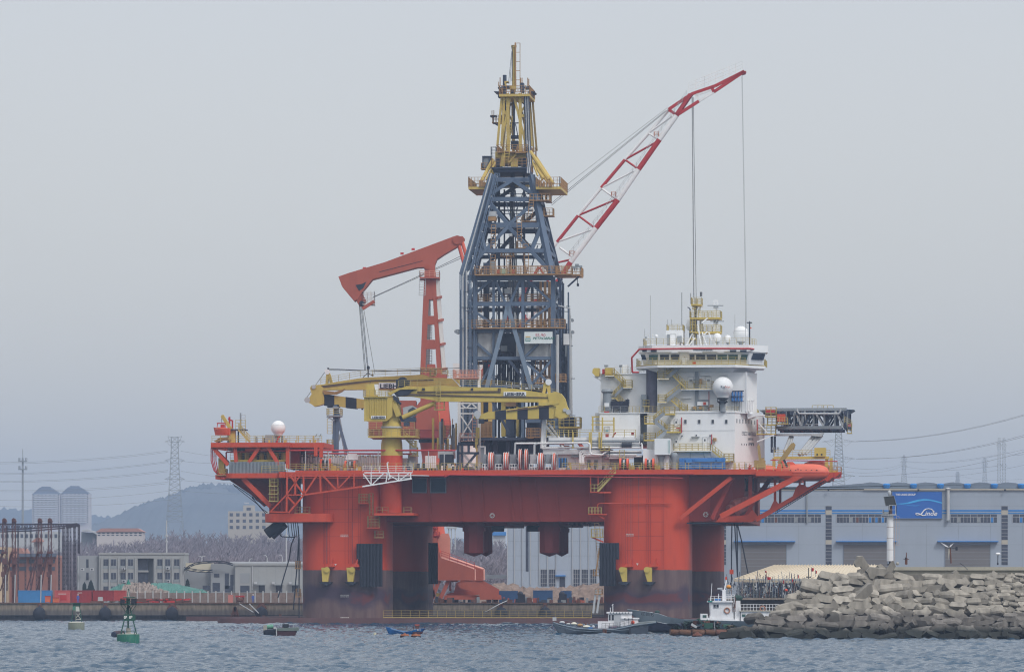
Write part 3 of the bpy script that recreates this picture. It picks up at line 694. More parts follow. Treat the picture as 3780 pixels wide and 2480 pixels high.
for i in range(46):
 y = 1034+fb_.random()*560;px = 1760+fb_.random()*270;v_ = VF+2+fb_.random()*13;horiz = i%3 == 0
 if horiz: dk.part('light_brace',MB().bar(P(px,y,v_),P(min(2040,px+60+fb_.random()*90),y,v_),  .14),M_blue)
 else: dk.part('light_brace',MB().bar(P(px,y,v_),P(px+(fb_.random()-.5)*110,y+50+fb_.random()*50,v_),.2),M_blued if i%4 else M_blue)
for i in range(44):
 y = 660+fb_.random()*330;q = (1014-y)/374;xl,xr = 1712+100*q+14,2034-80*q-14;px = xl+(xr-xl)*fb_.random();v_ = VF+5+fb_.random()*9
 if i%3: dk.part('light_brace',MB().bar(P(px,y,v_),P(min(xr,max(xl,px+(fb_.random()-.5)*80)),y+40+fb_.random()*40,v_),.13+.1*fb_.random()),M_blue if i%2 else M_blued)
 else: dk.part('light_brace',MB().bar(P(xl,y,v_),P(xr,y,v_),.13),M_blued)
for k in range(16):
 px = 2044+k*4+fb_.random()*2;dk.part('cable_run',MB().bar(P(px,1035+fb_.random()*200,VF+4+fb_.random()*8),P(px,1600,VF+4),.12+.16*fb_.random()),[M_blued,M_blue,M_dark][k%3])
for k in range(14):
 px = 1700+k*4.6;dk.part('cable_run',MB().bar(P(px,1060+fb_.random()*120,VF+fb_.random()*6),P(px,1620,VF+2),.12+.14*fb_.random()),[M_blued,M_blue,M_dark][k%3])
for k in range(30):
 px = 1700+(k%2)*360+fb_.random()*50;y = 1040+fb_.random()*540;dk.part('pipe_clamp',MB().bar(P(px,y,VF-1.9 if k%2 == 0 else VF+2),P(px+16,y,VF-1.9 if k%2 == 0 else VF+2),.12),M_blued)
# corrugated wind walls
def corr(th,x0,y0,x1,y1,v,n,m,name='wind_wall'):
 s = MB();s.pbox(x0,y0,x1,y1,v,.15)
 for i in range(n): a = x0+(x1-x0)*i/n;s.pbox(a,y0,a+(x1-x0)/n*.5,y1,v-.16,.155)
 return th.part(name,s,m)
M_corr = mat('corrugated_cladding',(0.55,0.56,0.57),.6,.15,.6,.3,(.1,.11,.13),streak=True)
corr(dk,1726,1228,1820,1318,VF+.5,22,M_corr);corr(dk,1822,1228,1846,1290,VF+.5,6,M_corr);corr(dk,1905,1228,1932,1318,VF+.5,6,M_corr);corr(dk,1934,1228,2032,1318,VF+.5,24,M_corr)
corr(dk,1760,1230,2030,1330,VB,40,M_dark)
dk.part('dark_cabin',MB().pbox(1836,1232,1924,1296,20,6).pbox(1830,1318,1924,1332,18,8),M_dark)
dk.part('cabinet',MB().pbox(1848,1276,1872,1296,19.6,.3),M_grey)
# banner
b0,b1 = P(1936,1225,VF-1.0),P(2040,1268,VF-1.0)
bn = dk.part('banner',MB().box(b0.x,b1.x,VF-1.25,VF-1.15,b1.z,b0.z),mat('banner_white',(.62,.68,.70),.6,.05))
M_tred = mat('banner_red_letter',(.45,.07,.09));M_tgreen = mat('banner_green_letter',(.01,.14,.10));M_tyel = mat('banner_ochre',(.6,.4,.16))
def tx(th,s,px,py,v,size,m,under,xs=1.0,bold=0.0,name='lettering',ital=0):
 p = P(px,py,v);return text(s,size,RG,(p.x,p.y,p.z),m,name,th,under,xs=xs,bold=bold,ital=ital)
tx(dk,'SS-90',1976,1242,VF-1.27,.72,M_tred,bn,1.15)
tx(dk,'PETROBRAS',1966,1253,VF-1.27,.60,M_tgreen,bn,1.22,.012,ital=.25)
c0 = P(1940,1262,VF-1.27)
dk.part('logo',MB().pbox(1940,1248,1958,1260,VF-1.29,.03),M_teal,under=bn);dk.part('logo_stripe',MB().pbox(1940,1241,1958,1245,VF-1.29,.03),M_tyel,under=bn)
tx(dk,'BR',1942,1258,VF-1.31,.5,M_white,bn,1.3,.01)
# platforms with railings
def plat(th,px0,px1,py,v,d,rail=M_orail,floor=M_orail,h=1.25,t=.3,name='platform',step=1.1,back=True,rt=.085):
 t *= .7 if floor is M_orail else 1
 a,b = P(px0,py,v),P(px1,py,v)
 w = th.part(name,MB().box(a.x,b.x,v,v+d,a.z-t,a.z),floor)
 q = [(a.x,v+d,a.z),(a.x,v,a.z),(b.x,v,b.z),(b.x,v+d,a.z)]
 if back: q.append((a.x,v+d,a.z))
 q = [Vector((x,y,a.z)) for x,y,_ in q]
 th.part('railing',MB().rail(q,h,rt,step),rail,under=w)
 return w
pl = plat(dk,1752,2110,1012,VF-2.5,2.4,h=1.4,step=.9);plat(dk,2050,2142,1014,VF-1,6,h=1.4,step=.8)
plat(dk,1735,2050,1012,VB+.5,2.2,h=1.4)
plat(dk,1762,2030,1112,VB-3,2.2);plat(dk,1936,2030,1112,VF+.8,2);plat(dk,1760,1820,1112,VF+.8,3)
plat(dk,1722,2084,1209,VF-1.6,2.2,h=1.4,step=.9);plat(dk,1740,2050,1209,VB-3,2.2)
plat(dk,1938,2030,1412,VF,2.2);plat(dk,2050,2086,1405,VF-1,3);plat(dk,1760,1830,1412,VB-3,2);plat(dk,1780,1830,1330,VB-3,2)
dk.part('platform_bracket',MB().bar(P(2138,1020,VF),P(2096,1058,VF),.3),M_blued)
for px,py in ((2130,982),(2142,988),(2120,990)):
 m1 = MB();c = P(px,py,VF-1);m1.tube(c,P(px,1000,VF-1),.09,5);m1.box(c.x-.35,c.x+.35,c.y-.3,c.y+.3,c.z,c.z+.35);dk.part('floodlight',m1,M_grey)
dk.part('hanging_block',MB().path([P(2132,1022,VF),P(2132,1046,VF)],.06,4).pbox(2129,1046,2136,1056,VF-.4,.8),M_dark)
for px,py in ((1683,1218),(1690,1222)):
 c = P(px,py,VF-1);dk.part('floodlight',MB().tube(c,P(1712,py-2,VF-1),.09,5).tube((c.x,c.y-.4,c.z-.3),(c.x,c.y+.4,c.z-.3),.3,8),M_grey)
for px,py in ((2112,1182),(2114,1226),(2110,1592)):
 c = P(px,py,VF+3);dk.part('floodlight',MB().tube(c,P(2104,py+6,VF+3),.09,5).tube((c.x,c.y-.4,c.z),(c.x,c.y+.4,c.z),.32,8),M_grey)
# machinery seen between the platforms
for q,m in (((1808,962,1827,1008),M_grey),((1784,970,1806,1010),M_blued),((1832,996,1846,1010),M_craneR),((1848,992,1872,1010),mat('pale_green_bag',(.30,.45,.36),.8)),((1886,994,1898,1010),M_craneR),
   ((1803,780,1830,798),M_lgrey),((1802,800,1830,815),M_orail),((1862,1066,1882,1084),M_lgrey),((1806,1070,1820,1080),M_lgrey),((1878,862,1890,872),M_lgrey)):
 dk.part('equipment_box',MB().pbox(*q,VF+1,1.5),m)
for q in ((1955,716,2028,738,VF+2),(2006,768,2040,794,VF+3),(1928,792,1978,815,VF+3),(1906,890,1938,914,VF+3),(1848,920,1893,944,VF+2),(2012,714,2030,742,VF+5)):
 cage(dk,*q,d=3,m=M_orail,fm=M_orail,step=.7)
for a,b in (((1962,738),(1958,792)),((1916,800),(1918,890)),((1942,900),(1944,1010)),((1822,830),(1820,920)),((1820,940),(1820,1010)),((1878,944),(1880,1010)),((1770,1120),(1772,1205)),((1990,1120),(1990,1205)),((1775,1335),(1775,1410)),((1985,1330),(1985,1410))):
 dk.part('ladder',MB().ladder(P(*a,VF+1),P(*b,VF+1),.8,.1),M_orail)
for px in (2028,1996,2012): dk.part('yellow_column',MB().bar(P(px,1040,VB-2),P(px,1640,VB-2),.45),M_orail)
mm = MB()
for i in range(9): mm.bar(P(1770,1040+i*7,VB-1),P(2034,1040+i*7,VB-1),.1)
dk.part('service_pipe',mm,M_blued)
# drill floor and substructure
dk.part('drill_floor',MB().pbox(1770,1614,2070,1624,VF-3,24),M_blued)
dk.part('substructure',MB().pbox(1792,1628,1905,1720,VF+2,14).pbox(1905,1628,2000,1672,VF+2,14),M_dark)
for px in (1775,1800,1830,1876,1915,1960,2000): dk.part('substructure_leg',MB().bar(P(px,1624,VF-1),P(px,1735,VF-1),.8),M_blued)
dk.part('dark_cabin',MB().pbox(1944,1500,2010,1614,VF+1,8),M_blued);dk.part('doghouse',MB().pbox(1940,1520,1994,1560,VF-.5,1.2),M_blue)
for q,m in (((1862,1470,1905,1500),M_orail),((1868,1520,1898,1612),M_blued),((1776,1555,1815,1612),M_orail),((1776,1400,1820,1420),M_orail),((1985,1460,2030,1600),M_blue),((1850,1430,1866,1610),M_yel),((1905,1500,1914,1610),M_yel)):
 dk.part('drill_floor_machine',MB().pbox(*q,VF+2,3),m)
cage(dk,1942,1580,1992,1612,VF-3.5,2,M_orail);cage(dk,1950,1580,1966,1614,VF-4,1,M_orail);cage(dk,1772,1560,1812,1610,VF-3,2,M_orail,step=.7)
for k in range(9): dk.part('drill_floor_post',MB().bar(P(1768+k*30+rr.random()*8,1440,VF+rr.random()*10),P(1768+k*30,1612,VF+6),.3+.2*rr.random()),M_blued)
# right tower of blue tanks beside the derrick foot
c = P(2052,1500,VF-2)
dk.part('mud_tank',MB().lathe((c.x,VF-2,P(0,1640,VF).z),[(.95,0),(.95,P(0,1588,VF).z-P(0,1640,VF).z),(.5,P(0,1580,VF).z-P(0,1640,VF).z),(.5,P(0,1500,VF).z-P(0,1640,VF).z)],16),M_blue,smooth=True)
w = plat(dk,2062,2140,1574,VF-3,4,rail=M_yrail,floor=M_yel,h=1.7,step=.9)
dk.part('cable_drum',MB().pbox(2080,1540,2120,1572,VF-1,3).pbox(2086,1580,2128,1612,VF-1,3),M_black)
cage(dk,2016,1552,2044,1576,VF-5,2,M_yrail,step=.8)
# ------------ yellow crown section
Y = mat('crown_yellow_paint',(0.50,0.37,0.10),.55,.12,.4,.35,(.24,.13,.06),streak=True)
VC = VF+6.5
def cpt(px,py,dv=0): p = P(px,py,VC);p.y += dv;return p
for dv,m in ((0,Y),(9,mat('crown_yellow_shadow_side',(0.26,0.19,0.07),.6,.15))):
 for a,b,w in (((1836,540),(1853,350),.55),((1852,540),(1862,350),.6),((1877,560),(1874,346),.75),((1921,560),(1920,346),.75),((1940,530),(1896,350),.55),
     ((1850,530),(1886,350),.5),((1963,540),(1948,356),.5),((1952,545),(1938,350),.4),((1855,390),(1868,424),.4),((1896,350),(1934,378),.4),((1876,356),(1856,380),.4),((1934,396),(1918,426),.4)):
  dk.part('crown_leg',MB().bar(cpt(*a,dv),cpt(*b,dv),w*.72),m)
dk.part('crown_strut',MB().bar(cpt(1918,428,0),cpt(1936,428,0),.5),Y)
dk.part('crown_block_frame',MB().pbox(1828,560,1950,582,VC-.5,9).pbox(1836,582,1950,600,VC,8),Y)
dk.part('crown_block_frame',MB().pprism([(1854,558),(1868,558),(1862,614),(1846,614)],VC-1.2,.8).pbox(1885,584,1912,616,VC-1,.5).bar(P(1880,600,VC-1),P(1908,566,VC-1),.3),Y)
plat(dk,1814,1943,618,VC-3,12,floor=M_blued,t=.25,h=1.6,step=.8);plat(dk,1834,1948,560,VC-1.5,10,h=1.2,step=.9)
dk.part('crown_deck',MB().pbox(1820,621,1944,634,VC-2.5,11),M_blued)
for q in ((1828,585,1848,614),(1922,585,1942,614)): dk.part('equipment_box',MB().pbox(*q,VC-.6,3),M_blued)
dk.part('wire_lattice',MB().ladder(P(1868,600,VC-2),P(1882,430,VC-2),.9,.1),Y)
cage(dk,1905,546,1938,562,VC-2,2,M_orail,step=.6)
plat(dk,1842,1954,348,VC-1,10,floor=Y,t=.45,h=1.5,step=.7)
dk.part('crown_wing',MB().pprism([(1822,338),(1848,338),(1848,346),(1836,344)],VC+2,5).pprism([(1950,338),(1973,338),(1960,344),(1950,346)],VC+2,5),M_blued)
dk.part('crown_gear',MB().pbox(1883,326,1898,344,VC+1,2).pbox(1920,306,1932,340,VC,2).pbox(1838,322,1846,328,VC,1).pbox(1850,318,1880,325,VC,3).pbox(1935,320,1954,326,VC,3).pbox(1838,352,1848,360,VC,2).pbox(1940,352,1956,358,VC,2),M_blued)
dk.part('crown_winch',MB().tube(P(1893,318,VC),P(1893,332,VC),.6,10).pbox(1862,300,1875,304,VC,2).bar(P(1865,304,VC),P(1868,320,VC),.3),Y)
dk.part('vent_pipe',MB().tube(P(1863,278,VC+1),P(1863,330,VC+1),.35,10).tube(P(1861,330,VC+6),P(1861,420,VC+6),.4,8),M_blued,smooth=True)
mast = dk.part('crown_mast',MB().tube(P(1897,340,VC+2),P(1897,168,VC+2),.34,10).tube(P(1897,176,VC+2),P(1897,168,VC+2),.5,10),Y,smooth=True)
lm = MB().ladder(P(1912,330,VC+1.6),P(1912,160,VC+1.6),.75,.11,1.6)
lm.bar(P(1904,330,VC+1.6),P(1902,158,VC+1.6),.22)
dk.part('mast_ladder',lm,M_orail,under=mast);dk.part('mast_hose',MB().path([P(1890,300,VC+1),P(1893,200,VC+1),P(1889,175,VC+1),P(1892,170,VC+1),P(1897,170,VC+1)],.08,5).path([P(1889,190,VC+1),P(1877,310,VC+1)],.04,4).path([P(1891,190,VC+1),P(1882,310,VC+1)],.04,4),M_cable,under=mast)
for px,y0,y1 in ((1846,287,320),(1841,303,320),(1922,288,306),(1927,288,306),(1948,288,320),(1952,292,320)): dk.part('antenna',MB().tube(P(px,y0,VC),P(px,y1,VC),.09,5),M_orail)
cage(dk,1818,426,1850,452,VC+3,2,M_orail,step=.6);cage(dk,1846,424,1866,452,VC+1,2,M_orail,step=.6)
dk.part('floodlight',MB().pbox(1809,426,1832,432,VC+3,1.5),M_blued);dk.part('cage_bracket',MB().bar(P(1822,454,VC+3),P(1842,466,VC+3),.25),M_blued)
for px in (1816,1823): dk.part('antenna',MB().tube(P(px,408,VC+3),P(px,428,VC+3),.07,5),M_orail)
for k in range(5): dk.part('service_pipe',MB().path([P(1936+k*4,356,VC-.5),P(1941+k*4,520,VC-.5),P(1946+k*4,600,VC-2),P(1944+k*3,640,VC-4)],.1,5),M_lgrey if k % 2 else M_blued)
mm = MB().tube(P(1898,360,VC+4),P(1898,500,VC+4),.16,6);mm.bar(P(1883,455,VC+4),P(1914,455,VC+4),.2);mm.bar(P(1885,500,VC+4),P(1893,458,VC+4),.15).bar(P(1911,500,VC+4),P(1903,458,VC+4),.15)
dk.part('centre_pole',mm,M_blued)
dk.part('travelling_block',MB().pbox(1884,500,1914,510,VC+3,2).pbox(1886,520,1912,550,VC+3,2),M_blued)
# raking yellow struts and side wings
for a,b,w in (((1820,590),(1778,668),.62),((1828,600),(1796,664),.4),((1957,560),(2026,664),.66),((1960,590),(2006,660),.42),((1955,570),(1985,650),.3)):
 for dv in (0,8): dk.part('raking_strut',MB().tube(P(a[0],a[1],VC-1)+Vector((0,dv,0)),P(b[0],b[1],VC-3)+Vector((0,dv,0)),w*.55,8),Y,smooth=True)
for a,b in ((1729,1800),(1978,2070)):
 plat(dk,a,b,690,VC-4,13,rail=M_orail,floor=Y,t=.45,h=1.7,step=.6)
 dk.part('wing_beam',MB().pbox(a+4 if a < 1900 else a,694,b if a < 1900 else b-4,699,VC-3,10),M_orail)
dk.part('wing_beam',MB().pbox(1800,684,1978,690,VB-6,1),Y)
mm = MB()
for px in (1768,1776,1784,1992,2004,2014,2024,2032): mm.pbox(px,664+rr.random()*8,px+6,690,VC-4.2,1)
dk.part('wing_machinery',mm,M_orail)
for px in (1731,2066): dk.part('antenna',MB().tube(P(px,652,VC-3),P(px,690,VC-3),.08,5),M_blued)
cage(dk,1776,602,1800,622,VC-1,2,M_orail,step=.7);dk.part('instrument_cabinet',MB().pbox(1784,582,1806,618,VC,1.5),M_grey)
mm = MB()
for q in ((1780,577,1784,620),(1806,577,1810,620),(1780,576,1810,580)): mm.pbox(*q,VC-.3,2)
dk.part('cabinet_frame',mm,M_blued)
cage(dk,1812,543,1830,600,VC+2,2,M_blued,step=.8,floor=False);cage(dk,1948,545,1976,600,VC+1,2,M_orail,floor=False,step=.9)

# ================================================================ knuckle boom cranes (yellow)
def knuckle_crane(px_off,v,label,flip=False,base=(1446,1745)):
 pass
cr = Thing('yellow_deck_crane','yellow knuckle boom deck crane in front, its long boom reaching right over the deck','crane',(P(1446,1735,1.6).x,1.6,27.0),group='yellow knuckle boom cranes')
cx = P(1446,1700,1.6).x;zf = lambda py,v=1.6: P(1446,py,v).z
cr.part('pedestal',MB().lathe((cx,1.6,0),[(1.9,26.98),(1.95,zf(1682))],28),M_red,smooth=True)
cr.part('pedestal',MB().lathe((cx,1.6,0),[(1.95,zf(1681.9)),(1.9,zf(1640)),(1.7,zf(1615)),(1.75,zf(1570))],28),M_yel,smooth=True)
cr.part('slewing_ring',MB().lathe((cx,1.6,0),[(1.8,zf(1580)),(1.95,zf(1580)),(1.95,zf(1574)),(1.8,zf(1574))],28),M_lgrey,smooth=True)
cr.part('turret',MB().lathe((cx,1.6,0),[(1.75,zf(1573.8)),(1.5,zf(1545)),(1.4,zf(1500))],24),M_yel,smooth=True)
w = plat(cr,1358,1534,1609,-1.4,6,rail=M_yrail,floor=M_yel,t=.25,h=1.25,rt=.07)
w = cr.part('winch_housing',MB().pprism([(1344,1464),(1432,1464),(1448,1478),(1448,1536),(1430,1552),(1344,1552)],-0.8,4.2),M_yel)
mm = MB()
for k in range(9): mm.pbox(1356+k*9,1470,1359+k*9,1545,-0.95,.2)
cr.part('housing_rib',mm,M_yel,under=w)
cr.part('housing_skirt',MB().pprism([(1344,1546),(1430,1546),(1426,1554),(1344,1554)],-1.0,.3),M_yel,under=w)
sg = cr.part('name_plate',MB().pbox(1370,1534,1424,1545,-1.15,.1),M_white,under=None)
tx(cr,'LIEBHERR',1374,1544,-1.18,.54,M_black,sg,1.0,.016)
cr.part('turret_arm',MB().pprism([(1432,1462),(1466,1464),(1478,1530),(1462,1566),(1428,1566),(1428,1500)],0.4,2.4),M_yel)
cr.part('turret_arm',MB().bar(P(1446,1462,0),P(1472,1536,0),.9),M_yel)
cr.part('cylinder',MB().bar(P(1452,1462,-.4),P(1480,1492,-.4),.4).bar(P(1456,1468,-.4),P(1470,1480,-.4),.6),M_dark)
cr.part('cabinet',MB().pprism([(1350,1418),(1380,1416),(1390,1462),(1350,1462)],0,2),M_yel)
cr.part('cabinet',MB().pbox(1382,1418,1394,1458,0,1.5),M_white)
plat(cr,1341,1432,1463,-1.2,4.8,rail=M_yrail,floor=M_yel,t=.15,h=1.1)
# boom
bm = cr.part('main_boom',MB().pprism([(1458,1442),(1500,1424),(1556,1428),(1620,1422),(1700,1428),(1840,1430),(1900,1434),(2020,1452),(2072,1462),(2076,1480),(2040,1484),(1760,1483),(1620,1481),(1520,1463),(1470,1462)],-.4,1.6),M_yel)
cr.part('boom_foot',MB().pprism([(1450,1444),(1466,1438),(1540,1430),(1500,1460),(1462,1462)],-.7,2.2),M_dark)
mm = MB().pbox(1540,1443,1846,1450,-.52,.13).pprism([(1500,1452),(1800,1461),(2060,1466),(2060,1470),(1800,1466),(1500,1460)],-.52,.13).pbox(1838,1432,1848,1450,-.53,.14)
cr.part('hydraulic_line',mm,mat('oily_brown',(.10,.07,.04),.6,.2),under=bm)
cr.part('boom_box',MB().pbox(1558,1432,1568,1440,-.6,.3).pbox(1738,1432,1746,1440,-.6,.3),M_dark,under=bm)
sg = cr.part('name_plate',MB().pbox(1859,1446,1942,1461,-.6,.19),M_white,under=bm)
p = P(1863,1459.5,-.63)
tx(cr,'LIEBHERR',1863,1459.5,-.63,.70,M_black,bm,1.2,.022)
kn = cr.part('knuckle',MB().pprism([(2020,1454),(2050,1444),(2070,1452),(2084,1470),(2092,1498),(2104,1520),(2092,1540),(2068,1546),(2048,1536),(2052,1500),(2030,1494)],-.6,2),M_yel)
cr.part('pulley',MB().tube(P(2085,1513,-.8),P(2085,1513,-.62),.34,14).tube(P(2098,1520,-.7),P(2098,1520,-.4),.45,14),M_lgrey,under=kn,smooth=True)
fj = cr.part('folding_jib',MB().pprism([(2068,1486),(2080,1540),(2040,1544),(1905,1547),(1826,1546),(1826,1516)],-.3,1.4),M_yel)
for a,b in ((1828,1868),(1910,1948),(1990,2026)):
 t = lambda x: 1518-(x-1826)*26/240;u = lambda x: 1547.5-(x-1826)*0.012
 cr.part('jib_band',MB().pprism([(a,t(a)-1.5),(b,t(b)-1.5),(b,u(b)+1),(a,u(a)+1)],-.34,1.48),M_black,under=fj)
cr.part('jib_cylinder',MB().bar(P(1870,1517,-.45),P(2045,1496,-.45),.18),mat('rusty_brown_steel',(.13,.07,.035),.6,.2),under=fj)
cr.part('link_arm',MB().pprism([(1988,1484),(2048,1484),(2060,1478),(2064,1490),(2000,1498),(1988,1496)],-.7,.9),M_yel)
hd = cr.part('jib_head',MB().pprism([(1826,1518),(1800,1520),(1780,1528),(1762,1524),(1748,1534),(1750,1546),(1780,1548),(1800,1546),(1826,1546)],-.2,1.1),M_yel)
cr.part('pulley',MB().tube(P(1762,1528,-.5),P(1762,1528,-.3),.62,16).tube(P(1763,1538,-.6),P(1763,1538,-.4),.4,14),M_lgrey,under=hd,smooth=True)
cr.part('hook_block',MB().pbox(1766,1546,1786,1562,-.3,1),M_dark,under=hd)
af = cr.part('boom_a_frame',MB().pprism([(2000,1462),(2006,1418),(2016,1406),(2028,1410),(2032,1460),(2024,1460),(2018,1430),(2008,1462)],.2,1.0),M_yel)
cr.part('pulley',MB().tube(P(2025,1410,0),P(2025,1410,.2),.55,16),M_white,under=af,smooth=True)
cr.part('lift_cylinder',MB().tube(P(1486,1541,.4),P(1604,1488,.4),.42,12),M_yel,smooth=True)
cr.part('lift_cylinder_rod',MB().tube(P(1476,1545,.4),P(1490,1539,.4),.3,10),M_dark,smooth=True)
cage(cr,1604,1482,1638,1510,-.8,1.6,M_yrail,step=.8);cr.part('ladder',MB().ladder(P(1618,1410,-.8),P(1618,1482,-.8),.8,.09),M_yrail)
cr.part('railing',MB().rail([P(1470,1428,-.5),P(1540,1424,-.5)],1.1,.07,1.2),M_yrail)
cr.part('railing',MB().rail([P(1540,1424,0.9),P(1620,1420,0.9),P(1850,1428,0.9),P(2000,1448,0.9),P(2060,1462,0.9)],1.05,.06,1.8),M_yrail)
cr.part('boom_winch',MB().tube(P(1486,1412,0),P(1486,1412,2),1.0,16).pbox(1496,1404,1510,1420,-.2,1).pbox(1462,1400,1472,1424,0,1.5),M_dark,smooth=True)
cr.part('platform',MB().pprism([(1430,1450),(1440,1446),(1470,1432),(1540,1430),(1540,1436),(1476,1438),(1438,1460)],-.9,.4),M_yel)
cr.part('operator_cab',MB().pprism([(1486,1504),(1520,1496),(1540,1508),(1532,1530),(1500,1560),(1490,1540)],.5,2.2),M_lgrey)
cr.part('cab_window',MB().pprism([(1508,1512),(1524,1502),(1538,1510),(1528,1524),(1506,1530)],.38,.15),M_glass)
cr.part('cab_gear',MB().pbox(1480,1540,1532,1556,.3,2).pbox(1490,1558,1510,1572,.3,1),M_blued)
cr.part('winch_rope',MB().path([P(1352,1462,.3),P(1370,1400,.3)],.04),M_cable)
cr.part('access_stair',MB().stair(P(1490,1612,1),P(1530,1652,1),.9),M_yrail)
plat(cr,1512,1534,1652,.5,2,rail=M_yrail,floor=M_grey)

# second crane behind, on the far side; its boom reaches left above the first one
VV = 52.0
c2 = Thing('yellow_deck_crane','yellow knuckle boom deck crane behind, its boom and folded tip reaching far left','crane',(P(1795,1735,VV).x,VV,27.0),group='yellow knuckle boom cranes')
xq = P(1795,1700,VV).x
c2.part('pedestal',MB().lathe((xq,VV,0),[(1.95,26.9),(1.95,P(1795,1600,VV).z),(1.7,P(1795,1560,VV).z),(1.5,P(1795,1440,VV).z)],24),M_yel,smooth=True)
bm = c2.part('main_boom',MB().pprism([(1800,1436),(1800,1404),(1665,1396),(1600,1394),(1560,1382),(1420,1390),(1340,1394),(1260,1406),(1192,1418),(1164,1422),(1150,1436),(1190,1440),(1340,1438),(1700,1448)],VV-.8,1.6),M_yel)
c2.part('hydraulic_line',MB().pprism([(1166,1426),(1280,1412),(1380,1402),(1600,1400),(1600,1404),(1380,1407),(1290,1418),(1166,1434)],VV-.92,.13),bpy.data.materials['oily_brown'],under=bm)
sg = c2.part('name_plate',MB().pbox(1398,1412,1462,1434,VV-1.05,.15),M_white,under=bm)
tx(c2,'LIEBHERR',1402,1433,VV-1.09,1.15,M_black,bm,1.15,.035)
kn = c2.part('knuckle',MB().pprism([(1150,1422),(1178,1420),(1196,1432),(1190,1450),(1196,1464),(1196,1490),(1180,1496),(1160,1500),(1150,1492),(1136,1484),(1140,1470),(1150,1454),(1144,1432)],VV-1,2),M_yel)
c2.part('pulley',MB().tube(P(1134,1476,VV-1.2),P(1134,1476,VV-1),.55,14).tube(P(1158,1428,VV-1.2),P(1158,1428,VV-1),.4,14),M_lgrey,under=kn,smooth=True)
c2.part('link_arm',MB().pprism([(1190,1440),(1236,1446),(1274,1434),(1262,1446),(1240,1456),(1196,1456)],VV-1.1,.8),mat('rusty_yellow',(.3,.17,.05),.6,.25),under=kn)
fj = c2.part('folding_jib',MB().pprism([(1192,1454),(1345,1474),(1345,1506),(1300,1506),(1178,1492)],VV-.5,1.5),M_yel)
for a,b in ((1196,1234),(1276,1316)):
 t = lambda x: 1454.5+(x-1192)*20/153;u = lambda x: 1493.5+(x-1178)*13/122
 c2.part('jib_band',MB().pprism([(a,t(a)-1),(b,t(b)-1),(b,u(b)+1),(a,u(a)+1)],VV-.56,1.6),M_black,under=fj)
c2.part('hook_block',MB().pbox(1208,1493,1252,1504,VV-.5,1.5).pbox(1334,1504,1340,1512,VV,.6),M_dark,under=fj)
af = c2.part('boom_a_frame',MB().pprism([(1201,1420),(1204,1384),(1208,1372),(1214,1372),(1220,1384),(1228,1416),(1220,1418),(1213,1400),(1209,1420)],VV-.4,.8),M_yel)
c2.part('pulley',MB().tube(P(1208,1372,VV-.6),P(1208,1372,VV-.4),.5,16),M_white,under=af,smooth=True);c2.part('antenna',MB().pbox(1208,1357,1214,1370,VV,.3),M_dark,under=af)
c2.part('boom_rope',MB().path([P(1210,1361,VV),P(1420,1370,VV),P(1600,1362,VV),P(1700,1358,VV)],.06,4).path([P(1210,1366,VV),P(1600,1370,VV)],.06,4).path([P(1200,1372,VV),P(1130,1470,VV)],.05,4),M_cable)
c2.part('railing',MB().rail([P(1184,1418,VV-.7),P(1250,1408,VV-.7),P(1330,1392,VV-.7),P(1560,1382,VV-.7),P(1610,1384,VV-.7),P(1700,1398,VV-.7)],1.2,.07,2.2),M_yrail)
c2.part('mast_light',MB().path([P(1359,1392,VV),P(1359,1350,VV)],.12).path([P(1340,1392,VV),P(1359,1376,VV),P(1376,1388,VV)],.08).pbox(1354,1352,1364,1362,VV,.4).pbox(1372,1380,1378,1388,VV,.4),M_dark)
cage(c2,1586,1362,1604,1384,VV-1,2,M_yrail)
# crutch tower for the folded booms (grey A-frame at left)
at = Thing('boom_rest','blue grey A-frame boom rest tower with yellow cages under the crane tip at left','boom rest',(P(1240,1700,30).x,30,27))
for a,b,w in (((1238,1496),(1230,1735),.62),((1245,1505),(1243,1735),.62),((1242,1530),(1300,1735),.5),((1250,1535),(1286,1735),.45),((1236,1584),(1264,1584),.3),((1262,1590),(1240,1650),.35),((1252,1560),(1300,1668),.0001),((1238,1496),(1252,1540),.5)):
 if w > .01: at.part('leg',MB().bar(P(*a,30),P(*b,30),w),M_grey if w < .5 else M_blue)
at.part('rest_head',MB().pbox(1228,1500,1246,1508,29,2),M_grey)
plat(at,1206,1256,1532,29,3,rail=M_yrail,floor=M_grey,h=1.2);cage(at,1206,1622,1228,1650,29,2,M_yrail)
at.part('ladder',MB().ladder(P(1217,1545,29),P(1217,1600,29),.9,.1),M_yrail);at.part('ladder',MB().ladder(P(1217,1650,29),P(1217,1735,29),.9,.1),M_yrail)
at.part('bracket',MB().bar(P(1206,1538,29),P(1234,1552,29),.25).bar(P(1206,1652,29),P(1230,1664,29),.25),M_grey)

# ================================================================ red and white lattice crane on the far side
VL = 60
lc = Thing('lattice_boom_crane','red and white banded lattice boom crane rising to the right behind the derrick','crane',(P(1700,1700,VL).x,VL,27))
xq = P(1730,1700,VL).x
lc.part('pedestal',MB().lathe((xq,VL+2,0),[(1.8,26.9),(1.8,P(1730,1420,VL).z)],20),M_white,smooth=True)
lc.part('crane_house',MB().box(xq-3,xq+4,VL,VL+4,P(0,1420,VL).z,P(0,1350,VL).z),M_white)
def seg2(p,q,r,m,n=8): return MB().tube(p,q,r,n)
main = [((1760,1400),'R'),((1948,1180),'R'),((1985,1146),'W'),((2040,1075),'R'),((2122,955),'W'),((2202,845),'R'),((2278,738),'W'),((2358,626),'R'),((2432,517),'W'),((2496,428),'R')]
top = [((1760,1395),'R'),((1830,1190),'R'),((1965,990),'W'),((2062,892),'R'),((2130,797),'W'),((2218,695),'R'),((2306,592),'W'),((2394,492),'R'),((2470,405),'R')]
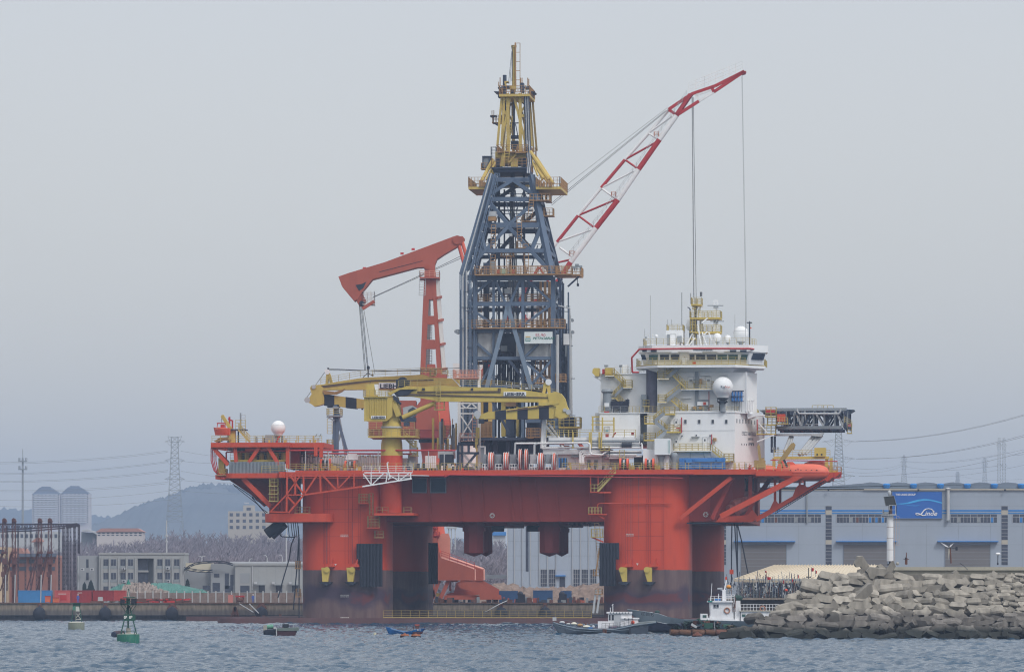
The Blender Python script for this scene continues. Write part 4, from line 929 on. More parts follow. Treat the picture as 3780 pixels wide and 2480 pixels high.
MW,MR = M_whitep,M_laticeR
# main (lower) chord: two tubes side by side with depth
low = [(1760,1400),(1860,1280),(1948,1175),(2040,1068),(2106,968),(2200,842),(2281,738),(2357,626),(2434,516),(2497,427)]
lowc = [MR,MR,MR,MW,MW,MR,MW,MR,MW,MR]
for i in range(len(low)-1):
 for dv in (0,3.0):
  lc.part('boom_chord',seg2(P(*low[i],VL+dv),P(*low[i+1],VL+dv),.50,None,10),[MR,MR,MW,MR,MW,MR,MW,MR,MW][i],smooth=True)
topc = [(1800,1330),(1880,1200),(1965,1085),(2056,895),(2134,796),(2218,695),(2306,592),(2394,493),(2469,404)]
up = [(1830,1240),(1905,1130),(1990,985),(2056,894),(2134,796),(2219,694),(2307,590),(2394,492),(2468,406)]
upm = [MR,MR,MW,MW,MR,MW,MR,MW,MW]
for i in range(len(up)-1): lc.part('boom_chord',seg2(P(*up[i],VL+1.5),P(*up[i+1],VL+1.5),.31,None,8),[MR,MR,MW,MR,MW,MR,MW,MW][i],smooth=True)
br = [((2134,796),(2281,738),MR),((2134,796),(2200,845),MR),((2219,694),(2265,736),MW),((2219,694),(2345,634),MW),((2307,590),(2430,521),MR),((2307,590),(2355,624),MR),
 ((2394,492),(2430,515),MW),((2394,492),(2470,440),MW),((2060,892),(2195,846),MW),((2060,912),(2120,955),MW),((1990,985),(2106,962),MR),((1965,1085),(2040,1068),MR),((1860,1280),(1905,1130),MR),((1905,1130),(2020,1090),MR),((2056,894),(2106,968),MW)]
br = [((2134,796),(2276,736),MR),((2134,796),(2200,845),MR),((2219,694),(2270,732),MW),((2219,694),(2340,632),MW),((2307,590),(2430,521),MR),((2307,590),(2355,624),MR),((2394,492),(2430,515),MW),((2394,492),(2480,430),MW),
 ((2060,892),(2190,846),MW),((2066,914),(2118,952),MW),((1990,985),(2122,955),MR),((1905,1130),(2010,1100),MR),((1905,1130),(1948,1175),MR),((1990,985),(2040,1068),MR)]
for a,b,m in br:
 for dv in (0,3.0): lc.part('boom_brace',seg2(P(*a,VL+1.5),P(*b,VL+dv),.20,None,6),m,smooth=True)
for i in range(len(low)-1):
 for k in range(7):
  t0,t1 = k/7,(k+1)/7;a0 = (low[i][0]+(low[i+1][0]-low[i][0])*t0,low[i][1]+(low[i+1][1]-low[i][1])*t0);a1 = (low[i][0]+(low[i+1][0]-low[i][0])*t1,low[i][1]+(low[i+1][1]-low[i][1])*t1)
  lc.part('lacing',MB().bar(P(*a0,VL+3.0*(k%2)),P(*a1,VL+3.0*((k+1)%2)),.16),M_lgrey)
jb = [((2497,427),(2580,374),MR),((2497,427),(2537,366),MR),((2537,366),(2552,348),MR),((2580,374),(2635,340),MW),((2635,340),(2748,264),MR),((2552,348),(2640,318),MR),((2640,318),(2748,264),MR),((2580,374),(2568,350),MW),((2568,352),(2632,328),MW),((2635,340),(2628,324),MR),((2468,405),(2537,358),MR),((2469,406),(2490,420),MR)]
for a,b,m in jb:
 for dv in (0,2.6): lc.part('jib_member',MB().bar(P(*a,VL+dv),P(*b,VL+dv),.55 if m is MR else .45),m)
lc.part('jib_head',MB().pprism([(2740,266),(2753,262),(2750,270),(2738,274)],VL,2.6),MR)
lc.part('boom_node',MB().pprism([(2484,430),(2500,432),(2555,352),(2560,344),(2540,346),(2532,360)],VL+.4,1.6),MR)
lc.part('walkway_railing',MB().rail([P(2542,344,VL),P(2600,322,VL),P(2740,264,VL)],1.9,.07,1.3).rail([P(2542,344,VL+2.6),P(2740,264,VL+2.6)],1.9,.07,1.3),M_whitep)
lc.part('walkway_railing',MB().rail([P(2100,950,VL-.4),P(2190,835,VL-.4),P(2272,728,VL-.4),P(2350,618,VL-.4),P(2426,508,VL-.4),P(2490,418,VL-.4),P(2535,352,VL-.4)],.9,.06,1.4,2),M_lgrey)
for px,py in ((2108,940),(2262,722),(2420,500)): cage(lc,px-6,py-14,px+10,py+4,VL-1,1.6,M_pinkrail,step=.7,floor=False)
lc.part('luffing_rope',MB().path([P(2468,404,VL+1),P(2036,758,VL-5)],.045,5).path([P(2466,402,VL+2),P(2034,752,VL-4)],.045,5).path([P(2464,398,VL+1),P(2030,730,VL-4)],.03,5),M_cable)
lc.part('hoist_rope',MB().path([P(2556,360,VL+1),P(2562,1100,VL)],.045,5).path([P(2559,360,VL+1.6),P(2570,1110,VL)],.05,5).path([P(2554,360,VL+1),P(2560,1100,VL)],.03,4),M_cable)
lc.part('hoist_rope',MB().path([P(2738,272,VL+1),P(2754,1240,VL)],.025,5).path([P(2740,272,VL+1.4),P(2757,1240,VL)],.02,5),M_cable)
# ================================================================ accommodation block
CUR = RG
ab = Thing('accommodation_block','white multi-storey accommodation block with bridge windows on top, right half of the rig','accommodation block',(P(2600,1735,4).x,15,27.0))
def win(th,px0,py0,px1,py1,v,m=M_glass,under=None,fr=M_lgrey,name='window'):
 w = th.part(name,MB().pbox(px0,py0,px1,py1,v-.06,.1),m,under=under)
 f = MB();t = .8
 for q in ((px0-t,py0-t,px1+t,py0),(px0-t,py1,px1+t,py1+t),(px0-t,py0,px0,py1),(px1,py0,px1+t,py1)): f.pbox(*q,v-.12,.16)
 th.part('window_frame',f,fr,under=w) if under is None else None
 return w
def door(th,px0,py0,px1,py1,v,glass=True,m=M_white):
 d_ = th.part('door',MB().pbox(px0,py0,px1,py1,v-.10,.14),m)
 f = MB()
 for q in ((px0-1,py0-1.4,px1+1,py0),(px0-1,py0,px0,py1),(px1,py0,px1+1,py1)): f.pbox(*q,v-.14,.2)
 th.part('door_frame',f,M_lgrey,under=d_)
 if glass: mx = (px0+px1)/2;th.part('door_window',MB().pbox(mx-2.5,py0+6,mx+2.5,py0+14,v-.14,.06),M_glass,under=d_)
 return d_
VA = 3.0
def pl2(pts,z0,z1,top=None): return MB().prismz(pts,z0,z1,top)
def xz(px,py,v): p = P(px,py,v);return p.x,p.z
# lower hull of the block with the chamfered right end
xL,xM,xR = P(2475,1600,VA).x,P(2712,1600,VA).x,P(2800,1600,VA+9).x
zT,zB = P(2600,1524,VA).z,27.0
ab.part('lower_block',pl2([(xL,VA),(xM,VA),(xR,VA+9),(xR+.4,VA+16),(xR+.2,30),(xL,30)],zB,zT),M_white)
ab.part('parapet',pl2([(xL-.1,VA-.12),(xM+.1,VA-.12),(xR+.15,VA+9),(xR+.1,VA+20),(xR-.5,VA+20),(xR-.5,VA+9.5),(xM-.3,VA+.4),(xL-.1,VA+.4)],zT+.01,zT+.35),M_white)
ab.part('side_wing',MB().pbox(2388,1522,2476,1735,VA+1.5,26),M_white)
for px in (2530,2581,2631,2681): win(ab,px-4,1549,px+4,1562,VA)
for k in range(7):
 f = (k+.8)/8;x = xM+(xR-xM)*f;y = VA+9*f;z = P(2600,1553,VA).z
 ab.part('window',MB().bar((x-.02,y-.05,z-.35),(x-.02,y-.05,z+.35),.12,.34,up=(0,1,0)),M_glass)
ang = math.atan2(9,xR-xM)
def side_text(s,fx,z,size,xs=1):
 x = xM+(xR-xM)*fx;y = VA+9*fx-.06
 text(s,size,RG,(x,y,z),M_blued,'lettering',ab,nrm=ang,xs=xs)
side_text('ETESCO TAKATSUGU',.30,P(2600,1604,VA).z,.95,.62);side_text('INTERVENTION',.32,P(2600,1590,VA).z,.9,.62) if False else None
side_text('SANTOS',.55,P(2600,1621,VA).z,.6);side_text('PANAMA',.58,P(2600,1637,VA).z,.55)
for i in range(6):
 f = .3+.1*i;x = xM+(xR-xM)*f;y = VA+9*f
 ab.part('window',MB().bar((x,y-.05,P(0,1650,VA).z),(x,y-.05,P(0,1644,VA).z),.1,.3,up=(0,1,0)),M_glass)
door(ab,2490,1548,2502,1570,VA);door(ab,2490,1620,2502,1648,VA);door(ab,2594,1614,2610,1664,VA)
ab.part('weld_seam',MB().pbox(2500,1588,2712,1589.2,VA-.04,.05).pbox(2610,1688,2712,1689,VA-.04,.05),M_lgrey)
for q in ([(2516,1540),(2516,1596),(2510,1597),(2510,1580),(2496,1580)],[(2627,1602),(2627,1640)]): ab.part('fire_pipe',MB().path([P(*a,VA-.3) for a in q],.09,6),M_redpipe)
ab.part('lamp_shelf',MB().pbox(2552,1610,2582,1613,VA-.5,.5).pbox(2552,1613,2580,1614,VA-.4,.4),M_lgrey)
for px,py in ((2517,1608),(2621,1607),(2570,1606)): ab.part('floodlight',MB().pbox(px-2,py-2,px+2,py+2,VA-.5,.5),M_dark)
w = plat(ab,2486,2622,1662,VA-1.4,1.4,rail=M_yrail,floor=M_yel,t=.28,h=1.2,rt=.06);ab.part('platform_edge',MB().pbox(2484,1663,2624,1666,VA-1.5,1.5),M_white,under=w)
ab.part('stair',MB().stair(P(2630,1664,VA-1.4),P(2672,1698,VA-1.4),.9),M_yrail)
plat(ab,2672,2708,1700,VA-1.5,1.5,rail=M_yrail,floor=M_yel,t=.2);ab.part('ladder',MB().ladder(P(2704,1700,VA-1.6),P(2704,1735,VA-1.6),.8,.08),M_grey)
ab.part('barrel',MB().tube(P(2638,1628,VA-.4),P(2638,1616,VA-.4),.33,10),M_orail,smooth=True)
for a in (2548,2595,2620): ab.part('platform_stay',MB().bar(P(a,1667,VA-.5),P(a+(6 if a>2560 else 0),1690,VA),.05),M_grey)
# white cabin on the front and block below the stairs
ab.part('white_cabin',MB().pbox(2416,1618,2474,1678,-.8,3.6),M_white);ab.part('cabin_door_line',MB().pbox(2470,1624,2471.2,1672,-.84,.05).pbox(2466,1624,2467,1672,-.84,.05),M_teal)
ab.part('white_cabin_base',MB().pprism([(2374,1658),(2416,1658),(2416,1672),(2430,1680),(2470,1682),(2470,1738),(2374,1738)],.5,4),M_white)
# stair flights on the block's left side
def flights(th,pts,v,w=1.0,land=None):
 for a,b in zip(pts,pts[1:]): th.part('stair',MB().stair(P(*a,v),P(*b,v),w),M_yrail)
for a,b in (((2412,1558),(2452,1524)),((2420,1558),(2462,1592)),((2426,1620),(2458,1594))): ab.part('stair',MB().stair(P(*a,VA-1.6),P(*b,VA-1.6),1),M_yrail if b[1] > 1530 and b[1] != 1594 else M_yrail);ab.part('stringer',MB().bar(P(*a,VA-1.75),P(*b,VA-1.75),.12,.55),M_grey)
for q in ((2378,2416,1560),(2455,2512,1592),(2376,2418,1622),(2450,2490,1526)): plat(ab,q[0],q[1],q[2],VA-1.8,1.8,rail=M_yrail,floor=M_yel,t=.25,h=1.2,rt=.065)
# upper superstructure
z1 = P(2600,1374,VA+2).z
uL,uM,uR = P(2426,1450,VA+2).x,P(2752,1450,VA+2).x,P(2795,1450,VA+8).x
ab.part('upper_block',pl2([(uL,VA+2),(uM,VA+2),(uR,VA+7),(uR-.6,VA+13),(uL,VA+13)],zT-.02,z1),M_white)
ab.part('pillar',MB().pbox(2752,1372,2758,1520,VA+1.9,.3),M_white)
zb0,zb1,zb2 = P(2600,1357,VA).z,P(2600,1338,VA).z,P(2600,1290,VA).z
bL,bR = P(2356,1340,VA).x,P(2800,1340,VA).x
def ring(gl,gr,gv): return [(bL-gl,VA+3),(bL+3.5,VA-gv),(bR-4,VA-gv),(bR+gr,VA+4.5),(bR+gr-.6,VA+11),(bL-gl,VA+11)]
ab.part('bridge_underside',pl2([(uL,VA+1.8),(bR-5,VA+1.8),(bR-1,VA+6),(bR-1.6,VA+10),(uL,VA+10)],z1+.01,zb0-.01,ring(-1.0,-.3,-1.0)),M_white)
ab.part('bridge_deck',pl2(ring(.6,.9,1.2),zb0,zb0+.45),M_white)
ab.part('bridge_deck_edge',pl2(ring(.63,.93,1.23),zb0+.46,zb0+.6),M_yel)
rp = [(bL-.5,VA+12),(bL-.5,VA+2.6),(bL+3.5,VA-1.1),(bR-4,VA-1.1),(bR+.8,VA+4.4),(bR+.8,VA+14)]
ab.part('railing',MB().rail([(x,y,zb0+.6) for x,y in rp],1.15,.07,1.3),M_yrail)
wa = P(2372,1310,VA+1.2).x;wb = P(2776,1310,VA+1.2).x
g = lambda z,o: [(wa-o,VA+3.5),(wa+2.2-o*.5,VA+1.2-o),(wb-.5,VA+1.2-o),(wb+1.8+o,VA+4.0),(wb+1.2+o,VA+10),(wa-o,VA+10)]
zw0,zw1 = P(2600,1333,VA).z,P(2600,1306,VA).z
ab.part('wheelhouse',pl2(g(0,0),zb0+.6,zw1+.35,g(0,.55)),M_white)
ab.part('wheelhouse_roof',pl2(g(0,.9),zw1+.36,P(0,1288,VA).z),M_white)
def bwin(px0,px1,py0=1310,py1=1328,m=M_gglass,sk=0):
 a = P(px0,py1,VA+1.2);b = P(px1,py1,VA+1.2);z0 = P(px0,py1,VA+1.2).z;z1_ = P(px0,py0,VA+1.2).z
 f0 = (z0-zb0-.6)/(zw1+.35-zb0-.6);f1 = (z1_-zb0-.6)/(zw1+.35-zb0-.6)
 y0,y1 = VA+1.2-.55*f0-.05,VA+1.2-.55*f1-.05
 q = MB().add([(a.x,y0,z0),(b.x,y0,z0),(b.x-.0+sk,y1,z1_),(a.x+sk,y1,z1_),(a.x,y0+.1,z0),(b.x,y0+.1,z0),(b.x+sk,y1+.1,z1_),(a.x+sk,y1+.1,z1_)],[(0,1,2,3),(7,6,5,4),(0,4,5,1),(1,5,6,2),(2,6,7,3),(3,7,4,0)])
 w = ab.part('bridge_window',q,m)
 ab.part('window_frame',MB().box(a.x-.12,b.x+.12,y0-.06,y0+.02,z0-.14,z0-.02).box(a.x-.12+sk,b.x+.12+sk,y1-.06,y1+.02,z1_+.02,z1_+.13),M_lgrey,under=w)
for a,b,m in ((2371,2387,M_glass),(2396,2429,M_gglass),(2437,2470,M_glass),(2477,2508,M_glass),(2546,2564,M_glass),(2570,2604,M_glass),(2609,2644,M_glass),(2649,2684,M_gglass),(2689,2724,M_gglass),(2733,2757,M_gglass)):
 bwin(a,b,m=m,sk=(-.25 if a < 2380 else .2 if a > 2730 else 0))
for a,b in ((2371,2387),(2402,2424),(2694,2718),(2732,2756)): ab.part('skylight',MB().pbox(a,1291.5,b,1299,VA-.0,.1),M_blued)
door(ab,2518,1306,2536,1346,VA+1.0)
for k in range(8):
 f = k/8;x = wb+.0+2.0*f;y = VA+1.5+2.3*f;ab.part('bridge_window',MB().bar((x,y-.2,zw0+.3),(x+.35,y-.5,zw1+.1),.32,.08,up=(0,1,0)),M_blued)
sg = ab.part('name_board',MB().pbox(2558,1287.5,2628,1297,VA-.35,.1),M_white)
tx(ab,'ETESCO INTERVENTION',2560,1296,VA-.38,.40,M_blued,sg,.78)
ab.part('red_roof_pipe',MB().path([P(2358,1374,VA+1),P(2334,1374,VA+1),P(2332,1320,VA),P(2360,1289,VA-.3),P(2580,1286.5,VA-.4),P(2770,1287,VA-.4),P(2800,1291,VA+4)],.16,8),M_redpipe,smooth=True)
zr = P(0,1287,VA).z
for pts in ([(2374,1284),(2766,1284)],): ab.part('railing',MB().rail([(P(2374,1284,VA).x,VA+8,zr),(P(2374,1284,VA).x,VA+.8,zr),(P(2766,1284,VA).x,VA+.8,zr),(P(2786,1284,VA).x,VA+5,zr)],1.15,.06,1.2),M_yrail)
for px in (2490,2557,2580,2660): ab.part('awning_lamp',MB().pbox(px-12,1299,px+12,1302,VA-.5,.6),M_white)
# mid level front details
for q in ((2540,1392,2560,1432),(2605,1392,2625,1432)): d_ = door(ab,*q,VA+2,glass=False);ab.part('door_window',MB().pbox(q[0]+5,q[1]+8,q[2]-5,q[1]+17,VA+1.84,.05),M_grey,under=d_)
w = plat(ab,2514,2632,1434,VA+.4,1.6,rail=M_yrail,floor=M_yel,t=.2,rt=.06);ab.part('platform_edge',MB().pbox(2514,1436,2632,1439,VA+.35,1.6),M_white,under=w)
ab.part('cable_trunk',MB().pbox(2566,1362,2578,1500,VA+1.7,.3).pbox(2578,1474,2616,1480,VA+1.72,.3).pbox(2612,1480,2617,1505,VA+1.72,.3),M_grey)
ab.part('equipment_box',MB().pbox(2582,1398,2592,1416,VA+1.2,.7),M_orail);ab.part('equipment_box',MB().pbox(2558,1400,2566,1414,VA+1.2,.7),M_grey)
ab.part('equipment_box',MB().pbox(2574,1482,2614,1496,VA+1.5,.4),M_white);ab.part('fire_cabinet',MB().pbox(2596,1484,2606,1494,VA+1.4,.3),M_red)
ab.part('fire_cabinet',MB().pbox(2556,1336,2568,1348,VA-.6,.5),M_red)
for k in range(3): ab.part('ventilation_unit',MB().pbox(2553+k*19,1500,2570+k*19,1518,VA+1.0,.9),M_grey)
for k in range(2): p = P(2563+k*22,1504,VA);ab.part('fan',MB().tube((p.x,VA+.7,p.z),(p.x,VA+.99,p.z),.3,12),M_orail,smooth=True)
ab.part('barrel',MB().tube(P(2627,1503,VA+.5),P(2627,1494,VA+.5),.35,10),M_orail,smooth=True)
ab.part('lamp_shelf',MB().pbox(2516,1466,2552,1469,VA+1.3,.7).pbox(2584,1383,2624,1386,VA+1.3,.7).pbox(2656,1381,2690,1384,VA+1.3,.7),M_white)
for k in range(4): ab.part('gas_bottle',MB().tube(P(2704+k*11,1480,VA+1.3),P(2704+k*11,1444,VA+1.3),.2,8),M_contblue,smooth=True)
ab.part('bottle_rack',MB().pbox(2698,1441,2746,1444,VA+1,.5).pbox(2698,1462,2746,1464,VA+1,.5).pbox(2698,1480,2746,1482,VA+1,.5),M_blued)
for k in range(5): ab.part('pipe',MB().tube(P(2702+k*9,1482,VA+1.7),P(2702+k*9,1520,VA+1.7),.05,5),M_grey)
ab.part('fire_pipe',MB().path([P(2617,1444,VA+1.8),P(2617,1518,VA+1.8)],.07,6),M_redpipe)
ab.part('railing',MB().rail([(P(2510,1524,VA).x,VA+.3,zT),(xM,VA+.3,zT),(xR-.4,VA+9,zT),(xR-.4,VA+18,zT)],1.1,.06,1.4),M_yrail)
# yellow zigzag stairs up the left of the upper block
for a,b in (((2460,1380),(2514,1352)),((2478,1380),(2530,1432)),((2454,1482),(2512,1438)),((2478,1478),(2528,1518))):
 ab.part('stair',MB().stair(P(*a,VA+.2),P(*b,VA+.2),1.0),M_yrail)
for a,b in (((2460,1396),(2512,1352)),((2456,1482),(2512,1436))): ab.part('stringer',MB().bar(P(*a,VA+.1),P(*b,VA+.1),.12,.6),M_grey)
for q in ((2426,2470,1396),(2428,2460,1482),(2508,2536,1518)): w = plat(ab,q[0],q[1],q[2],VA+0,1.8,rail=M_yrail,floor=M_yel,t=.25,rt=.065);ab.part('platform_edge',MB().pbox(q[0],q[2]+2.6,q[1],q[2]+5,VA-.05,1.8),M_white,under=w)
# funnel trunk between the blocks
ab.part('funnel_trunk',MB().lathe((P(2412,1440,VA+3).x,VA+4,0),[(1.35,zT),(1.35,P(0,1374,VA+3).z),(1.1,P(0,1372,VA+3).z)],18),mat('sooty_grey',(.10,.10,.14),.6,.3,.5,.4,(.02,.02,.03)),smooth=True)
ab.part('funnel_trunk',MB().pbox(2424,1382,2430,1520,VA+2.5,1),M_black)
# roof gear of the wheelhouse: mast, radars, deck cabin
def zP(py,v=VA+8): return P(2600,py,v).z
ms = ab
ms.part('roof_cabin',MB().pbox(2458,1219,2521,1284,VA+6,5),M_white);door(ms,2474,1234,2494,1282,VA+6,glass=False)
ms.part('equipment_box',MB().pbox(2462,1234,2471,1278,VA+5.8,.3).pbox(2500,1240,2516,1262,VA+5.7,.4),M_grey)
ms.part('red_base',MB().pbox(2462,1274,2474,1281,VA+5.5,.3).pbox(2504,1274,2520,1281,VA+5.5,.3),M_redpipe)
cage(ms,2461,1198,2520,1219,VA+6,5,M_yrail,step=.9,floor=False)
p = P(2517,1271,VA+5);ms.part('tyre_ring',MB().arc((p.x,VA+5.2,p.z),.32,0,2*PI,.09,'xz',16),M_black,smooth=True)
for q in ((2568,1288,2568,1100,.26),(2585,1288,2585,1124,.14),(2554,1240,2568,1160,.0),(2592,1284,2592,1180,.14)):
 if q[4]: ms.part('mast_leg',MB().bar(P(q[0],q[1],VA+9),P(q[2],q[3],VA+9),q[4]*2),M_white if q[0] > 2569 else M_lgrey)
ms.part('mast_band',MB().pbox(2565.5,1152,2570.5,1160,VA+8.7,.6).pbox(2565.5,1192,2570.5,1198,VA+8.7,.6).pbox(2565.5,1234,2570.5,1240,VA+8.7,.6).pbox(2565.5,1166,2570.5,1170,VA+8.7,.6),M_black)
for a,b in (((2530,1284),(2558,1226)),((2612,1284),(2592,1226)),((2640,1284),(2616,1226)),((2536,1284),(2566,1246)),((2576,1196),(2590,1284)),((2592,1240),(2612,1224)),((2590,1192),(2612,1174))):
 for dv in (7,11): ms.part('mast_brace',MB().bar(P(*a,VA+dv),P(*b,VA+dv),.22),M_white)
for q in ((2551,2588,1122),(2546,2660,1172),(2556,2660,1224)): plat(ms,q[0],q[1],q[2],VA+7,4,rail=M_yrail,floor=M_yel,t=.3,h=1.15,step=.8)
cage(ms,2547,1176,2566,1224,VA+6.5,2.5,M_yrail,step=.45);cage(ms,2552,1224,2566,1250,VA+7,2,M_yrail,step=.45);cage(ms,2557,1126,2566,1138,VA+7,1.5,M_yrail,step=.5)
for a,b in (((2572,1126),(2588,1170)),((2588,1126),(2572,1170))): ms.part('mast_brace',MB().bar(P(*a,VA+9),P(*b,VA+9),.14),M_white)
for px,y0,y1,r in ((2638,1290,1107,.2),(2649,1225,1110,.14)): ms.part('radar_mast',MB().bar(P(px,y0,VA+8),P(px,y1,VA+8),r*2),M_white)
ms.part('radar_mast',MB().bar(P(2638,1108,VA+8),P(2650,1111,VA+8),.2),M_white)
for a,b,y in ((2612,2670,1128),(2622,2672,1186)): ms.part('radar_scanner',MB().bar(P(a,y,VA+7.6),P(b,y,VA+7.6),.26,.14),M_grey)
ms.part('radar_motor',MB().pbox(2641,1130,2650,1146,VA+8,.6).pbox(2641,1188,2650,1206,VA+8,.6),M_white)
for px,y0,y1 in ((2517,1080,1200),(2465,1180,1200),(2479,1180,1200),(2550,1082,1122),(2588,1080,1124),(2401,1090,1285),(2380,1214,1285),(2713,1160,1285),(2752,1085,1285),(2778,1250,1285)):
 ms.part('whip_antenna',MB().tube(P(px,y1,VA+5),P(px,y0,VA+5),.055,5),M_cable if px in (2517,2550) else M_lgrey)
ms.part('light_stack',MB().tube(P(2588,1078,VA+8),P(2588,1094,VA+8),.2,8),M_dark)
ms.part('bracket_lamp',MB().path([P(2538,1134,VA+7),P(2546,1138,VA+7),P(2548,1146,VA+7)],.1),M_blued)
ms.part('yard_pole',MB().tube(P(2767,1284,VA+5),P(2767,1188,VA+5),.12,6).bar(P(2757,1191,VA+5),P(2776,1191,VA+5),.2).pprism([(2764,1190),(2770,1190),(2767,1184)],VA+4.9,.2),M_dark)
solo('small_flag',MB().pprism([(2768,1206),(2777,1212),(2768,1214)],VA+5,.03),M_orange,'tiny orange flag on the dark pole at the right end of the bridge roof','flag')
for px in (2394,2409): ms.part('antenna_array',MB().tube(P(px,1284,VA+2),P(px,1234,VA+2),.09,6).pbox(px-2,1234,px+2,1238,VA+1.8,.4).pbox(px-2,1246,px+2,1250,VA+1.8,.4).pbox(px-2,1258,px+2,1262,VA+1.8,.4),M_white)
for px,py in ((2376,1258),(2384,1246)): ms.part('floodlight',MB().pbox(px-3,py-3,px+3,py+2,VA+1.5,.5).bar(P(px,py,VA+1.6),P(px,1284,VA+1.6),.08),M_grey)
# satellite domes: things of their own
def dome(px,py,rpx,v,label,pedpy,seam=True,name='satellite_dome',dark_top=True,squash=1.0,nm=None):
 c = P(px,py,v);r = RG.m(rpx,v);t = Thing(name,label,'satellite dome',(c.x,v,P(px,pedpy,v).z),group='white satellite domes')
 t.part('dome',MB().lathe((c.x,v,c.z),[(r*.55,-r*1.02)]+[(r*math.cos(a),squash*r*math.sin(a)) for a in [(-50+140*i/14)*PI/180 for i in range(15)]],28),M_white,smooth=True)
 if seam: t.part('seam',MB().lathe((c.x,v,c.z),[(r*.945,r*.31),(r*.965,r*.33),(r*.935,r*.35)],28),M_lgrey)
 t.part('pedestal',MB().lathe((c.x,v,0),[(r*.28,t.base.z),(r*.26,c.z-r*1.3),(r*.6,c.z-r*1.03)],12),M_grey,smooth=True)
 return t,c,r
dome(2735,1232,28,VA+8,'large round white satellite dome with a seam, right end of the bridge roof',1286)
dome(2648,1246,15,VA+6,'egg-shaped white satellite dome just right of the yellow mast on the bridge roof',1286,False,squash=1.1)
dome(2686,1251,13.5,VA+8,'smaller white satellite dome between two others on the bridge roof',1286,False,squash=1.1)
dome(2548,1199,16,VA+11,'white satellite dome half hidden behind the yellow mast platforms',1284,False,squash=1.6)
dome(2423,1241,6.5,VA+3,'tiny white satellite dome at the left end of the bridge roof',1284,False)
dome(1027,1579,27,6,'large white satellite dome standing alone on the left end deck',1633)
t,c,r = dome(2668,1429,38,VA-.2,'biggest white satellite dome, lettered, in front of the accommodation wall',1520,False)
M_lrd = mat('lettering_red',(.5,.08,.05))
tx(t,'Rig',2660,1432,VA-.2-r-.02,.62,M_blued,t.o);tx(t,'Net',2675.5,1432,VA-.2-r-.02,.62,M_lrd,t.o)
t.part('stand',MB().pbox(2647,1470,2684,1473,VA-1.4,2.4).pbox(2647,1480,2684,1483,VA-1.4,2.4).path([P(2650,1482,VA-1),P(2665,1495,VA),P(2665,1519,VA)],.12).path([P(2684,1482,VA-1),P(2668,1495,VA),P(2668,1519,VA)],.12).path([P(2658,1484,VA),P(2658,1519,VA)],.14),M_dark)
for k in range(5): t.part('stand_bar',MB().bar(P(2649+k*8,1472,VA-1.4),P(2649+k*8,1482,VA-1.4),.1),M_dark)

# ================================================================ machinery blocks left of the accommodation
mb_ = Thing('machinery_block','white windowless machinery block with yellow stairs, left of the accommodation block','machinery block',(P(2300,1735,6).x,12,27))
mb_.part('tall_block',MB().pbox(2217,1380,2394,1526,7,18),M_white);mb_.part('parapet',MB().pbox(2216,1378,2395,1381,6.8,18.4),M_white)
mb_.part('middle_block',MB().pbox(2213,1524,2362,1640,4,22),M_white);mb_.part('side_gap',MB().pbox(2362,1540,2390,1640,7,10),M_grey)
mb_.part('roof_line',MB().pbox(2212,1522,2396,1525,3.8,22),M_white)
mb_.part('pipe',MB().path([P(2394,1380,6.9),P(2394,1520,6.9)],.12),M_grey)
for a,b in (((2266,1384),(2308,1424)),((2264,1468),(2302,1428)),((2272,1468),(2304,1500))): mb_.part('stair',MB().stair(P(*a,5.6),P(*b,5.6),1.0),M_yrail)
mb_.part('stringer',MB().bar(P(2262,1468,5.5),P(2300,1430,5.5),.12,.5),M_grey)
for q in ((2233,2266,1384),(2300,2332,1428),(2250,2268,1468)): w = plat(mb_,q[0],q[1],q[2],5.2,1.8,rail=M_yrail,floor=M_yel,t=.25,rt=.065);mb_.part('platform_edge',MB().pbox(q[0],q[2]+2.5,q[1],q[2]+4.5,5.15,1.8),M_white,under=w)
for q in ((2240,1388,2244,1402),(2296,1432,2300,1444),(2326,1432,2330,1444)): mb_.part('bracket',MB().bar(P(q[0],q[1],6),P(q[2],q[3],7),.12),M_white)
mb_.part('railing',MB().rail([P(2266,1380,7.2),P(2390,1380,7.2)],1.15,.06,1.4),M_yrail)
wn_ = mb_.part('yellow_winch',MB().pprism([(2188,1362),(2194,1358),(2211,1358),(2211,1388),(2198,1388),(2186,1376)],6,3),M_yel);mb_.part('yellow_winch',MB().pbox(2234,1358,2260,1382,6,2.4),M_yel);mb_.part('red_motor',MB().pbox(2223,1362,2235,1380,6.2,1),M_redpipe)
mb_.part('winch_bracket',MB().bar(P(2195,1390,7),P(2217,1404,7),.25).bar(P(2196,1390,7),P(2217,1391,7),.3),M_white)
for px in (2234,2240,2289,2292): mb_.part('floodlight',MB().pbox(px-4,1347,px+5,1354,8,.5).bar(P(px,1350,8),P(px,1378,8),.09),M_grey)
mb_.part('roof_panel',MB().pbox(2297,1346,2316,1378,10,3),M_white)
mb_.part('exhaust_hood',MB().lathe((P(2241,1480,4.6).x,4.8,0),[(.78,P(0,1524,4.6).z),(.78,P(0,1462,4.6).z),(1.1,P(0,1455,4.6).z),(.9,P(0,1447,4.6).z),(.4,P(0,1445,4.6).z)],12),M_grey,smooth=True)
mb_.part('white_box',MB().pbox(2231,1487,2248,1502,3.9,.4),M_white);mb_.part('red_base',MB().pbox(2230,1518,2248,1523,3.8,.6),M_redpipe)
mb_.part('black_skid',MB().pbox(2256,1480,2318,1500,4.2,3).pbox(2258,1500,2300,1506,4.2,3).pbox(2262,1506,2266,1522,4.4,.5).pbox(2284,1506,2288,1522,4.4,.5).pbox(2308,1474,2322,1490,4.4,1).pbox(2316,1470,2319,1522,4.2,.3),M_black)
p = P(2300,1510,4);mb_.part('fan_drum',MB().tube((p.x,3.9,p.z),(p.x,6,p.z),.68,18),M_dark,smooth=True)
